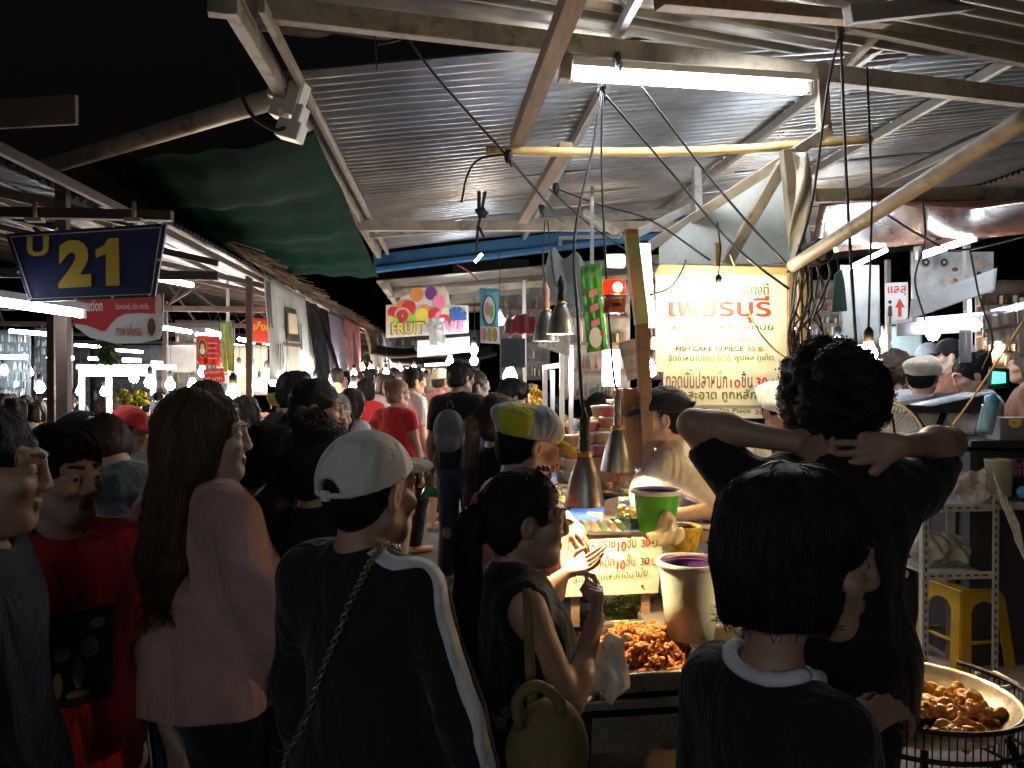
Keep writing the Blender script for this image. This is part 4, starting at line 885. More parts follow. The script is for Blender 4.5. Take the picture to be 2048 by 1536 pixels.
b.disc(o + 164 * X + 36 * Y + n * .006, X, Y, 12, mi=2, ry=25); b.disc(o + 164 * X + 36 * Y + n * .008, X, Y, 8, mi=3, ry=18); b.disc(o + 178 * X + 78 * Y + n * .006, X, Y, 7, mi=2, ry=24); b.build('lettering', [INK['white'], INK['red'], INK['cream'], INK['brown']], cb)
def banner(name, label, px, d, mat, dn=0, wave=.0, parts=(), nu=16, nv=10, cat='banner', solid=.003):
    """hung rectangular sheet: bottom-left, bottom-right, top-left picture corners"""
    t = thing(name, label, cat, P(*px[0], d)); o, x, y = quad(px, d, dn); nn = x.cross(y).normalized()
    f = lambda u, v: o + x * u + y * v + nn * wave * (math.sin(u * 17 + v * 2) * .6 + math.sin(u * 41 + v * 5) * .4) * (1.25 - v)
    b = MB(); b.grid(f, nu, nv, 0); b.build('cloth', mat, t, solid=solid)
    return t, f, x, y, nn
t, f, x, y, nn = banner('portrait_banner', 'red banner with an oval portrait hung on the brown post', [(396, 729), (441, 731), (394, 670)], 8.8, RED, wave=.02)
b = MB(); X, Y = x.normalized(), y.normalized(); o = f(0, 0) + nn * .02; b.disc(o + x * .26 + y * .55, X, Y, .05, ry=.11); b.disc(o + x * .26 + y * .55 + nn * .002, X, Y, .042, ry=.1, mi=1); b.disc(o + x * .26 + y * .62 + nn * .004, X, Y, .02, ry=.03, mi=2); b.disc(o + x * .26 + y * .47 + nn * .004, X, Y, .03, ry=.04, mi=3)
for i in range(4): b.prism([(0, 0), (.45 - .05 * (i % 2), 0), (.45 - .05 * (i % 2), .05), (0, .05)], o + x * .48 + y * (.72 - .17 * i), x, y, .002, mi=4)
b.build('print', [INK['gold'], INK['brown'], INK['cream'], INK['white'], INK['pink']], t)
t, f, x, y, nn = banner('menu_board', 'small red price board under the portrait banner', [(408, 765), (450, 763), (406, 738)], 8.7, RED, cat='sign')
b = MB(); o = f(0, 0) + nn * .01; b.text('ลูกชิ้นปลา', o + y * .55 + x * .08, x, y, 1, 0, width=x.length * .8, height=y.length * .35); b.text('10 บาท', o + y * .12 + x * .08, x, y, 1, 0, width=x.length * .8, height=y.length * .28); b.build('lettering', INK['white'], t)
t, f, x, y, nn = banner('gold_letter_banner', 'red banner with gold slanting letters, cut off by the white tarp', [(498, 684), (556, 690), (497, 634)], 9.6, RED, cat='banner')
b = MB(); b.text('เช็งเม้ง', f(0, 0) + x * .18 + y * .5 + nn * .012, x + y * .03, y, 1, 0, width=x.length * .85, height=y.length * .36, shear=.2, bold=.02); b.build('lettering', INK['gold'], t)
t, f, x, y, nn = banner('leaf_banner', 'green and yellow banner hanging behind the portrait banner', [(447, 745), (470, 742), (440, 645)], 9.2, M('banner_leaf', (.22, .34, .10), .5, var=.5, scale=9), wave=.03)
# plastic and cloth sheets along the edge of the left roof (they hang along the aisle)
def aisle_sheet(name, label, y0, y1, ztop, zbot, mat, x=-2.04, wave=.05, cat='tarp', seed=0, slant=0, rag=0):
    rs = random.Random(seed); rg_ = [rs.uniform(-rag, rag) for _ in range(40)]
    def f(u, v): return Vector((x + wave * (math.sin(u * 13 + seed) + .5 * math.sin(u * 31 + v * 4)) * (1.1 - v) + .05 * (1 - v), y0 + (y1 - y0) * u + slant * (1 - v), zbot + (ztop - zbot) * v + (1 - v) * rg_[int(u * 39)]))
    b = MB(); b.grid(f, 40, 14, 0); o = b.build(name, mat, None, solid=.004)
    return tag(o, label, cat), f
PL = M('grey_tarp', (.42, .44, .43), .3, var=.2, scale=2, bump=.4, bscale=7)
CLR = M('clear_plastic', (.75, .75, .74), .12, var=.2, scale=3, bump=.8, bscale=9, alpha=.55)
o, f = aisle_sheet('printed_tarp', 'pale grey plastic banner with a dark print hung along the roof edge', 9.0, 11.5, 2.78, 1.62, PL, cat='tarp')
b = MB(); 
def patch(b, f, u0, u1, v0, v1, mi, off=.03, n=6):
    b.grid(lambda a, c: f(u0 + (u1 - u0) * a, v0 + (v1 - v0) * c) + Vector((off, 0, 0)), n, n, mi)
patch(b, f, .42, .62, .42, .78, 0); patch(b, f, .46, .58, .5, .72, 1, .035); patch(b, f, .76, .86, .35, .65, 0); patch(b, f, .02, .06, .5, .95, 0); patch(b, f, .36, .66, .36, .4, 2)
for k in range(5): patch(b, f, .12 + .03 * k, .135 + .03 * k, .1, .36, 0)
b.build('print', [INK['black'], INK['cream'], INK['brown']], o)
aisle_sheet('black_curtain', 'crumpled black plastic curtain gathered beside the grey tarp', 11.6, 13.6, 2.75, 1.5, M('black_plastic', (.018, .018, .02), .22, var=.2, bump=.8, bscale=6), wave=.16, cat='curtain', seed=3)
aisle_sheet('patterned_cloth', 'small patterned mauve cloth hanging past the black curtain', 13.4, 15.2, 2.75, 1.7, M('cloth_mauve', (.19, .16, .20), .8, var=.35, scale=30), x=-1.98, cat='cloth', seed=4)
aisle_sheet('printed_plastic', 'pink printed plastic sheet hanging past the mauve cloth', 15, 17.6, 2.75, 1.75, M('plastic_pink', (.42, .17, .20), .3, var=.7, scale=4, bump=.6, bscale=8), x=-1.95, cat='sheet', seed=5)
aisle_sheet('torn_cloth', 'torn beige cloth hanging at a slant far along the roof edge', 18, 21, 2.75, 1.8, M('cloth_beige', (.33, .28, .22), .85), x=-1.9, cat='cloth', seed=6, slant=1.2, rag=.15)
aisle_sheet('clear_sheet', 'shiny clear plastic hanging farthest along the roof edge', 22, 26, 2.8, 1.7, CLR, x=-1.85, cat='sheet', seed=7, wave=.2)
# thatch like ragged eave
b = MB(); rs = random.Random(2)
for i in range(700):
    yy = 7.5 + 17 * rs.random(); p = Vector((-2.12 + .15 * rs.random(), yy, 2.86 + .06 * rs.random())); q = p + Vector((.12 + .2 * rs.random(), rs.uniform(-.2, .2), -.06 - .1 * rs.random())); b.bar(p, q, .018, .006)
tag(b.build('eave_fringe', M('dry_thatch', (.15, .10, .065), .9, var=.4)), 'ragged dry fringe along the edge of the left roof', 'thatch', kind='stuff')
# fruit banner
fb = thing('fruit_banner', 'white cut out banner with fruit and juice glasses reading FRUIT SHAKE', 'banner', P(850, 620, 10.8))
D = 10.8; o = P(772, 676, D); X = (P(872, 672, D) - o) / 100; Y = (P(772, 576, D) - o) / 100; n = X.cross(Y).normalized()
b = MB(); b.prism([(0, 0), (165, 4), (165, 58), (128, 62), (125, 84), (118, 96), (52, 98), (48, 86), (30, 80), (20, 66), (0, 66)], o, X, Y, -.01); b.build('board', WHT, fb)
b = MB(); z = [.006]
def dd(x, y, r, mi, ry=None): z[0] += .0008; b.disc(o + x * X + y * Y + n * z[0], X, Y, r, mi=mi, ry=ry)
dd(38, 56, 20, 0); dd(14, 52, 11, 1); dd(46, 60, 14, 1); dd(62, 84, 13, 0, 15); dd(90, 86, 12, 2, 14); dd(112, 84, 9, 3, 10); dd(106, 68, 13, 4, 15); dd(33, 43, 17, 3); dd(33, 43, 15, 4); dd(33, 43, 12, 1); dd(33, 43, 2, 3); dd(78, 52, 11, 5); dd(72, 40, 14, 6, 17); dd(52, 36, 9, 8); dd(98, 42, 14, 1); dd(110, 38, 12, 4); dd(120, 48, 9, 3); dd(116, 30, 13, 1)
for i in range(16): dd(132 + (i % 6) * 5, 30 + (i // 6) * 9 + (i % 2) * 3, 5, 7)
dd(20, 34, 6, 8); dd(10, 38, 6, 6)
b.build('fruit_print', [INK['orange'], INK['red'], INK['purple'], INK['cream'], INK['pink'], INK['orange'], INK['yellow'], INK['blue'], INK['lime']], fb)
b = MB(); b.text('FRUIT', o + 10 * X + 5 * Y, X, Y, 1, 0, width=68 * X.length, height=25 * Y.length, bold=.05, depth=.03); b.text('FRUIT', o + 12 * X + 6.5 * Y, X, Y, 1, 1, width=64 * X.length, height=22 * Y.length, bold=.02, depth=.034); b.text('SHAKE', o + 86 * X + 5 * Y, X, Y, 1, 2, width=70 * X.length, height=25 * Y.length, bold=.04, depth=.03); b.build('lettering', [INK['black'], INK['yellow'], INK['pink']], fb)
b = MB(); b.grid(lambda u, v: P(862 + 22 * u, 690 - 55 * v, 10.4) + Vector((.05 * math.sin(u * 20 + v * 3), .06 * math.sin(u * 9 + v * 7), 0)), 20, 14); tag(b.build('clear_bag', CLR, solid=.003), 'crumpled clear plastic bag hanging in front of the fruit banner', 'bag')
t, f, x, y, nn = banner('drink_banner', 'narrow light blue drink banner tied up beside the glass cases', [(961, 686), (999, 688), (959, 576)], 6.9, M('banner_cyan', (.12, .42, .52), .4, var=.25, scale=3), wave=.01)
X, Y = x.normalized(), y.normalized(); o = f(0, 0) + nn * .02; b = MB(); b.disc(o + x * .5 + y * .6, X, Y, .06, mi=0, ry=.13); b.disc(o + x * .5 + y * .6 + nn * .002, X, Y, .05, mi=1, ry=.12); b.disc(o + x * .4 + y * .62 + nn * .004, X, Y, .02, mi=2, ry=.06); b.disc(o + x * .6 + y * .58 + nn * .004, X, Y, .02, mi=3, ry=.06); b.text('ice cream', o + x * .15 + y * .42, x, y, 1, 0, width=x.length * .7, height=y.length * .1, shear=.2)
b.prism([(0, 0), (.96, 0), (.96, .3), (0, .3)], o + x * .02 - nn * .004, x, y, .002, mi=1)
for k in range(3): b.disc(o + x * (.22 + .28 * k) + y * .16 + nn * .004, X, Y, .02, mi=(2, 3, 4)[k], ry=.06)
b.build('print', [INK['black'], INK['white'], INK['pink'], INK['lime'], INK['orange']], t)
# ---------------------------------------------------------------- the fish cake stall
STEEL = M('stainless', (.55, .54, .52), .28, .95, var=.12, scale=4, bump=.06, dirt=((.2, .14, .08), .6), dscale=5)
ALU = M('aluminium_bar', (.5, .5, .5), .35, .85, var=.12)
PINE = M('varnished_pine', (.42, .17, .045), .4, var=.22, scale=3, bump=.08, stretch=(8, 8, 1))
TARP = M('blue_tarp', (.018, .075, .36), .3, var=.25, scale=4, bump=.7, bscale=14)
GLASS = M('case_glass', (.8, .88, .88), .05, var=0, bump=0, alpha=.18)
CLEAR = M('clear_pack', (.7, .7, .7), .06, var=0, bump=.5, bscale=30, alpha=.13)
def Z(px, py, z):
    """point seen at (px, py) that lies at height z"""
    v = P(px, py, 1) - CAM; return CAM + v * ((z - CAM.z) / v.z)
tb = thing('stall_table', 'steel topped counter with thin legs carrying the trays of fried food', 'table', Z(1290, 1330, .78))
b = MB(); tA, tB, tC, tD = Z(1150, 1405, .78), Z(1432, 1388, .78), Z(1420, 1195, .78), Z(1150, 1210, .78)
def slab(b, q, t, mi=0):
    q = [Vector(v) for v in q]; dn = Vector((0, 0, -t)); b.add(q + [v + dn for v in q], [(0, 1, 2, 3), (7, 6, 5, 4)] + [(i, i + 4, (i + 1) % 4 + 4, (i + 1) % 4) for i in range(4)], mi)
slab(b, (tA, tB, tC, tD), .03); b.build('table_top', STEEL, tb, bevel=.006)
for v in (tA, tB, tC, tD):
    c = (tA + tB + tC + tD) / 4; v = v.lerp(c, .1); b = MB(); b.tube([Vector((v.x, v.y, .75)), Vector((v.x, v.y, 0)).lerp(Vector((c.x, c.y, 0)), -.08)], [.03, .018], 8); b.build('leg', M('dark_iron', (.045, .04, .037), .5, .4, var=.3), tb)
b = MB(); slab(b, [Vector((v.x, v.y, .42)) for v in (tA, tB, tC, tD)], .015); b.build('lower_shelf', M('stained_board', (.17, .12, .07), .7, dirt=((.05, .035, .02), .8)), tb)
b = MB(); slab(b, [v.lerp((tA + tB + tC + tD) / 4, .06) + Vector((0, 0, -.06)) for v in (tA, tB, tC, tD)], .10); b.build('apron', STEEL, tb)
def tray(name, label, q, h, mat, cat='tray', th=.006):
    """open tray on the four base corners q"""
    t = thing(name, label, cat, sum(q, Vector()) / 4); c = sum(q, Vector()) / 4; up = Vector((0, 0, h))
    b = MB(); slab(b, [v + Vector((0, 0, th)) for v in q], th); b.build('base', mat, t)
    for i in range(4):
        p, r = q[i], q[(i + 1) % 4]; P0 = [p, r, r + (r - c) * .07 + up, p + (p - c) * .07 + up]; nn = (P0[1] - P0[0]).cross(P0[3] - P0[0]).normalized() * th
        b = MB(); b.add(P0 + [v - nn for v in P0], [(0, 1, 2, 3), (7, 6, 5, 4)] + [(k, k + 4, (k + 1) % 4 + 4, (k + 1) % 4) for k in range(4)]); b.build('side', mat, t, bevel=.002)
    b = MB(); r_ = [v + (v - c) * .075 + up for v in q]; b.tube(r_ + r_[:1], .006, 6); b.build('rim', mat, t)
    return t
fA, fB, fC, fD = Z(1178, 1392, .795), Z(1398, 1375, .795), Z(1352, 1275, .795), Z(1196, 1287, .795)
tray('food_tray', 'stainless tray heaped with orange fried fish cakes', [fA, fB, fC, fD], .055, STEEL)
FRY = M('fried_batter', (.62, .23, .045), .5, var=.5, scale=40, bump=1., bscale=160, dirt=((.33, .08, .012), .6), dscale=40)
FRY2 = M('fried_yellow', (.66, .33, .06), .4, var=.35, scale=25, bump=.9, bscale=80, dirt=((.26, .07, .012), .6), dscale=20)
def lumps(n, mat, size, seed):
    rs = np.random.RandomState(seed); out = []
    for i in range(n):
        o = SDF()
        for _ in range(9): o.ell(np.clip(rs.normal(size=3), -1.3, 1.3) * size * .42 * np.array((1, 1, .5)), size * rs.uniform(.2, .46, 3), None, 0, size * .12)
        o.wave(size * .07, [tuple(rs.normal(size=3) * 3.4 / size) + (rs.uniform(0, 6),) for _ in range(5)]); V, F, L = o.mesh(size * .11)
        ob = sdf_obj('fried_piece', V, F, L, [mat], None); out.append(ob)
    return out
def heap(protos, spots, label, group, cat='fried food', name=None):
    first = set()
    for i, (p, s) in enumerate(spots):
        q = protos[i % len(protos)]
        if q.name in first: q = q.copy(); C.objects.link(q)
        else: first.add(q.name)
        q.location = p; q.rotation_euler = (random.uniform(-.5, .5), random.uniform(-.5, .5), random.uniform(0, 6)); q.scale = (s, s, s); tag(q, label, cat, group)
random.seed(11); cc = (fA + fB + fC + fD) / 4; ux, uy = ((fB - fA) + (fC - fD)) / 4, ((fD - fA) + (fC - fB)) / 4; sp = []
for lay, (n_, z_) in enumerate(((44, .014), (40, .036), (32, .058), (18, .08), (8, .098))):
    for i in range(n_):
        r = (1.0, .95, .8, .58, .35)[lay]; sp.append((cc + ux * random.uniform(-r, r) + uy * random.uniform(-r, r) + Vector((0, 0, z_ + random.uniform(-.008, .01))), random.uniform(.8, 1.25)))
heap(lumps(7, FRY, .024, 3), sp, 'crisp orange fried fish cake piece heaped in the steel tray', 'fried pieces heaped in the steel tray')
HERB = M('fried_herbs', (.085, .16, .03), .6, var=.6, scale=30)
hA, hB, hC, hD = Z(1195, 1262, .80), Z(1345, 1252, .80), Z(1332, 1215, .80), Z(1205, 1222, .80)
tray('herb_tray', 'shallow tray of shredded green herbs behind the fried fish cakes', [hA, hB, hC, hD], .03, STEEL)
b = MB(); hc = (hA + hB + hC + hD) / 4; hx, hy = (hB - hA) / 2, (hD - hA) / 2
for i in range(2200):
    a, e = random.uniform(-.95, .95), random.uniform(-.95, .95); hgt = .085 * (1 - a * a) * (1 - .5 * e * e); p = hc + hx * a + hy * e + Vector((0, 0, .01 + hgt * random.random())); q = p + Vector((random.uniform(-.02, .02), random.uniform(-.02, .02), random.uniform(-.008, .012))); b.bar(p, q, .003, .0012, roll=random.uniform(0, 3), mi=0 if random.random() < .85 else 1)
tag(b.build('shredded_herbs', [HERB, M('herb_pale', (.42, .40, .2), .6)]), 'heap of fried shredded green herbs in the shallow tray', 'herbs', kind='stuff')
b = MB(); o = Z(1215, 1225, .81); b.prism([(0, 0), (.2, -.003), (.19, .075), (.17, .09), (.0, .085)], o, P(1315, 1215, 2.9) - P(1215, 1220, 2.9), Vector((0, .15, 1)), .006); bo = b.build('splash_board', WB); tag(bo, 'low yellow board with dark herb splashes behind the herb tray', 'board')
b = MB(); X_, Y_ = (P(1315, 1215, 2.9) - P(1215, 1220, 2.9)), Vector((0, .15, 1)); b.prism([(0, 0), (1.05, 0), (.98, .11), (0, .12)], Z(1212, 1228, .80), X_, Y_, .006)
sb_ = b.build('board', WB, bo)
b = MB()
for i in range(70): b.disc(Z(1212, 1228, .80) + X_ * random.uniform(.15, .95) + Y_ * (.105 * random.random() ** 1.6) + X_.cross(Y_).normalized() * .009, X_.normalized(), Y_.normalized(), random.uniform(.0015, .0045), 7)
b.build('splashes', INK['olive'], bo)
# bins, bucket, bowl
def tub(name, label, px, pyb, z, r0, r1, h, mat, rimmat=None, inner=None, cat='bucket', d=None):
    c = Z(px, pyb, z) if d is None else P(px, pyb, d); t = thing(name, label, cat, c)
    b = MB(); b.lathe(c, [(.001, 0), (r0, 0), (r0 + (r1 - r0) * .5, h * .5), (r1, h)], 36); b.build('wall', mat, t)
    b = MB(); b.lathe(c, [(r1 - .004, h - .004), (r0 - .004, .01), (.001, .012)], 36); b.build('inside', inner or mat, t)
    b = MB(); b.lathe(c, [(r1 - .006, h - .006), (r1 - .005, h + .003), (r1 + .008, h + .004), (r1 + .010, h - .010), (r1, h - .012)], 36); b.build('rim', rimmat or mat, t)
    return t, c
PURP = M('purple_plastic', (.14, .05, .30), .35, var=.08)
t, c = tub('bin', 'pale green plastic bin lined purple, standing beside the fried fish cakes', 1380, 1272, .80, .073, .098, .235, M('pale_green_plastic', (.66, .76, .68), .3, var=.08, sss=.25), None, PURP, 'bin', d=2.5)
b = MB(); b.lathe(c, [(.088, .232), (.094, .236), (.094, .225), (.086, .222)], 36); b.build('liner_rim', M('pink_plastic', (.50, .20, .42), .35), t)
t, c2 = tub('bucket', 'bright green tub with white rim and purple inside, beside the wooden post', 1313, 1062, 1.128, .062, .083, .145, M('green_plastic', (.06, .36, .03), .3, var=.06), M('rim_white', (.7, .72, .66), .35), PURP, 'tub')
t, c3 = tub('bowl', 'yellow speckled bowl standing behind the pale green bin', 1368, 1105, 1.0, .05, .058, .095, M('speckled_bowl', (.50, .34, .03), .35, var=.1, dirt=((.03, .045, .01), 1), dscale=28), None, M('sauce', (.2, .06, .02), .3), 'bowl', d=2.9)
b = MB(); b.box(P(1388, 1245, 2.75) + Vector((.06, .12, -.085)), (.5, .55, .24)); tag(b.build('storage_box', M('dull_box', (.16, .14, .11), .7), bevel=.01), 'dull metal box carrying the bin and bowl', 'box')
b = MB(); b.box(c3 + Vector((.0, .0, -.083)), (.16, .15, .16)); tag(b.build('foam_block', M('foam_white', (.65, .68, .7), .6, var=.15), bevel=.008), 'white block under the yellow speckled bowl', 'box')
def bag(label, c, s, mat, seed=0, name='plastic_bag', tie=True, stretch=(1, 1, 1.2), parent=None):
    rs = np.random.RandomState(seed); o = SDF(); o.ell((0, 0, s * .9), np.array((s, s * .85, s * .9)) * np.array(stretch), None, 0, .02)
    if tie: o.cap((0, 0, s * 1.6 * stretch[2] ** .5), (s * .1, 0, s * 2.2 * stretch[2] ** .5), s * .2, s * .42, 0, s * .5)
    o.wave(s * .085, [tuple(unit(rs.normal(size=3)) * rs.uniform(3, 9) / s * np.array((1, 1, .55))) + (rs.uniform(0, 6),) for _ in range(6)]); V, F, L = o.mesh(s * .08)
    ob = sdf_obj(name, V, F, L, [mat], parent); ob.location = c; return tag(ob, label, 'bag') if parent is None else ob
bag('crumpled cream plastic bag with greens beside the wooden post', P(1330, 1100, 2.75), .052, M('cream_bag', (.62, .56, .38), .25, var=.2, scale=9, bump=.5, bscale=30, sss=.2), 2, stretch=(1.1, 1, .85))
# display table with blue tarp, rack and post
q = [Vector((.17, 2.86, 1.11)), Vector((1.25, 2.86, 1.11)), Vector((1.1, 5.4, 1.11)), Vector((.2, 5.4, 1.11))]
dt = thing('display_table', 'long table covered with a wrinkled blue tarp behind the cone lamps', 'table', (.6, 4.3, 0))
b = MB(); slab(b, q, .04); b.build('table_top', WOODP, dt)
b = MB(); b.grid(lambda u, v: (q[0] * (1 - u) + q[1] * u) * (1 - v) + (q[3] * (1 - u) + q[2] * u) * v + Vector((0, 0, .008 + .006 * math.sin(u * 23 + v * 9) + .006 * math.sin(v * 41 + u * 13)))if .02 < u < .98 else ((q[0] * (1 - u) + q[1] * u) * (1 - v) + (q[3] * (1 - u) + q[2] * u) * v) + Vector(((-.02 if u < .5 else .02), 0, -.22)), 50, 70, 0); b.build('tarp', TARP, dt)
for v in q: b = MB(); v = v.lerp(sum(q, Vector()) / 4, .06); b.box((v.x, v.y, .535), (.05, .05, 1.07)); b.build('leg', GREYST, dt)
# dark skirt cloth under the tarp table
b = MB(); b.grid(lambda u, v: Vector((.19 + .015 * math.sin(u * 60), 2.95 + 2.3 * u, .05 + .98 * v)), 60, 4); tag(b.build('table_skirt', M('skirt_dark', (.05, .05, .06), .9), solid=.006), 'dark cloth skirt hanging along the customer side of the tarp table', 'cloth')
po = thing('stall_post', 'leaning stall post, green painted above and raw wood below', 'post', P(1303, 1075, 3.3))
a0, a1, a2 = P(1303, 1110, 3.3), P(1283, 640, 3.32), P(1262, 470, 3.35)
b = MB(); b.bar(a0, a1, .05, .045, (0, 1, 0)); b.build('shaft', WOODP, po, bevel=.004)
b = MB(); b.bar(a1 + (a0 - a1) * .02, a2, .054, .05, (0, 1, 0)); b.build('painted_top', M('green_paint_wood', (.33, .45, .18), .6, var=.15, scale=6, dirt=((.12, .09, .04), .6)), po, bevel=.004)
b = MB(); b.bar(a2, P(1262, 460, 3.35), .05, .05, (0, 1, 0)); b.build('cap', PINE, po)
def heart_panel(px0, py0, px1, py1, d, parent):
    o = P(px0, py1, d); X = (P(px1, py1, d) - o); Y = P(px0, py0, d) - o
    out = [(0, 0), (.15, .03), (.3, -.02), (1, 0), (1, .98), (.85, .94), (.7, .98), (.5, .9), (.3, .88), (.05, .9), (0, .8)]
    b = MB(); b.prism(out, o, X, Y, .012); p = b.build('side_panel', PINE, parent, bevel=.002)
    b = MB(); hs = [(.5 + .19 * (16 * math.sin(t) ** 3) / 16, .62 + .085 * (13 * math.cos(t) - 5 * math.cos(2 * t) - 2 * math.cos(3 * t) - math.cos(4 * t)) / 16) for t in np.linspace(0, 2 * math.pi, 28)[:-1]]
    nn = X.cross(Y).normalized(); b.prism(hs, o + nn * .0125, X, Y, .002); b.build('heart_cutout', M('heart_light', (.62, .38, .10), .5), p)
dr = thing('display_rack', 'varnished stepped rack with heart cut outs holding cups', 'rack', P(1235, 960, 3.5))
heart_panel(1243, 758, 1303, 930, 3.38, dr); heart_panel(1176, 845, 1240, 962, 3.62, dr)
for (x0, x1, y, d) in ((1205, 1262, 880, 3.62), (1165, 1230, 912, 3.6), (1118, 1180, 965, 3.6), (1220, 1262, 800, 3.66)):
    b = MB(); p, r = P(x0, y, d), P(x1, y, d); slab(b, [p + Vector((0, -.05, 0)), r + Vector((0, -.05, 0)), r + Vector((0, .09, 0)), p + Vector((0, .09, 0))], .014); b.build('shelf', PINE, dr)
b = MB(); cz = P(1205, 940, 3.72); b.box((cz.x, cz.y + .04, 1.21), (.3, .14, .19)); b.build('base', PINE, dr, bevel=.004)
CUPC = [M('dip_' + n, c, .3, var=.25, scale=20, bump=.1) for n, c in dict(red=(.50, .06, .06), yellow=(.62, .38, .05), orange=(.55, .24, .06), pale=(.50, .46, .22), brown=(.36, .20, .10)).items()]
LIDM = M('cup_lid', (.75, .72, .66), .2, var=.05, alpha=.75)
def cup(px, py, d, mi, r=.041, h=.05, group='lidded dip cups on the wooden rack', label=None):
    c = P(px, py, d); nm = ['red', 'yellow', 'orange', 'pale green', 'brown'][mi]
    t = thing('dip_cup', label or 'clear lidded cup of %s dip stacked on the wooden rack' % nm, 'cup', c, 0, group)
    b = MB(); b.lathe(c, [(.001, .001), (r * .78, .001), (r * .97, h * .85)], 20); b.build('filling', CUPC[mi], t)
    b = MB(); b.lathe(c, [(r * .8, 0), (r * 1.02, h)], 20); b.build('cup', CLEAR, t)
    b = MB(); b.lathe(c, [(r * 1.06, h - .006), (r * 1.08, h + .002), (r * .95, h + .004), (.001, h + .003)], 20); b.build('lid', LIDM, t)
GP = lambda n: 'stacked %s dip cups' % n
NM = ['red', 'yellow', 'orange', 'pale green', 'brown']
for (x, y, d, col) in ((1141, 963, 3.58, (3, 3, 0, 2)), (1128, 963, 3.66, (3, 4, 3)), (1176, 911, 3.56, (4, 4, 0)), (1192, 910, 3.64, (0, 4, 0)), (1206, 911, 3.54, (0, 1)), (1200, 880, 3.66, (1, 1, 1)), (1216, 880, 3.6, (4, 2, 0)), (1238, 879, 3.66, (0, 2, 1)), (1246, 800, 3.68, (0,))):
    for i, m in enumerate(col): cup(x, y - i * .052 * 1600 / d, d, m, group=GP(NM[m]))
def salad(px, py, d, seed, label, r=.075):
    """clear dome of mixed fruit salad on leaves"""
    rs = random.Random(seed); c = Z(px, py, 1.128); t = thing('salad_pack', label, 'food pack', c)
    b = MB(); b.lathe(c, [(.001, .002), (r * .9, .002), (r, .018), (r * 1.02, .02)], 20); b.build('tray', M('leaf_tray', (.05, .13, .03), .5), t)
    b = MB()
    for i in range(34):
        a, q_ = rs.uniform(0, 6.28), r * .85 * math.sqrt(rs.random()); h = .055 * (1 - (q_ / r) ** 2); b.ball(c + Vector((q_ * math.cos(a), q_ * math.sin(a), .015 + h * rs.random())), (rs.uniform(.008, .018), rs.uniform(.008, .016), rs.uniform(.006, .012)), rs.choice((0, 1, 1, 2, 3, 4)), 5, Matrix.Rotation(rs.uniform(0, 3), 3, 'X'), jit=.2)
    b.build('filling', [CUPC[0], CUPC[1], HERB, M('salad_pale', (.6, .52, .33), .5), M('salad_orange', (.6, .27, .06), .5)], t)
    b = MB(); b.lathe(c, [(r * 1.0, .018), (r * .93, .05), (r * .7, .075), (r * .3, .088), (.001, .09)], 20, wob=.02); b.build('dome', CLEAR, t)
for i, (x, y, d, s) in enumerate(((1098, 992, 3.35, 'first fruit salad pack from the raised hand, under a clear dome'), (1133, 985, 3.4, 'salad pack at the foot of the cup stacks'), (1238, 990, 3.25, 'largest salad pack just right of the lowest cone lamp'), (1120, 1010, 3.2, 'salad pack half behind the lowest cone lamp'), (1252, 1040, 3.05, 'salad pack wrapped on leaves by the bright green tub'), (1150, 955, 3.9, 'salad pack farther back on the blue tarp'))): salad(x, y, d, i, s, .085 if i != 2 else .1)
t = thing('food_box', 'clear flat box of rolls with a green price slip, behind the price board', 'food box', P(1195, 1062, 3.0)); c = Z(1195, 1062, 1.128)
b = MB(); b.box(c + Vector((0, 0, .025)), (.21, .15, .05)); b.build('box', CLEAR, t, bevel=.006); b = MB()
for i in range(6): b.tube([c + Vector((-.08 + .032 * i, -.05, .02)), c + Vector((-.08 + .032 * i, .05, .02))], .013, 8, mi=i % 2)
b.build('roll', [CUPC[2], HERB], t); b = MB(); o = c + Vector((.0, -.08, .05)); b.prism([(0, 0), (.05, .012), (.06, .085), (.012, .072)], o, RGT, Vector((0, 0, 1)), .001); b.text('60บ.', o + Vector((.012, -.003, .018)), RGT, UP, 1, 1, width=.035, height=.018); b.build('price_slip', [WHT, INK['green']], t)
# red rotating beacon on its bracket
bc = thing('warning_beacon', 'glowing red beacon lamp with silver band and orange base, fixed to the post', 'beacon', P(1228, 628, 3.25)); c = P(1228, 626, 3.25); r = .048
b = MB(); b.lathe(c, [(.001, 0), (r * .92, 0), (r, .055)], 28); b.build('base', M('beacon_orange', (.45, .12, .03), .35, var=.05), bc)
b = MB(); b.lathe(c, [(r * 1.04, .055), (r * 1.08, .058), (r * 1.08, .07), (r * 1.0, .073)], 28); b.build('band', ALU, bc)
b = MB()
for i in range(28):
    pass
b.lathe(c, [(r * .98, .073), (r * .98, .12), (r * .9, .132), (.001, .134)], 56, wob=0); b.build('dome', M('beacon_red', (.8, .02, .01), .15, var=0, bump=0, em=(1, .02, .005), ems=1.1), bc)
b = MB(); b.ball(c + Vector((.006, -.046, .1)), (.02, .012, .02), 0, 8); b.build('lamp', E_('beacon_glow', (1, .35, .12), 14), bc)
b = MB(); b.box(c + Vector((0, -.047, .03)), (.035, .006, .014)); b.build('label_plate', INK['black'], bc)
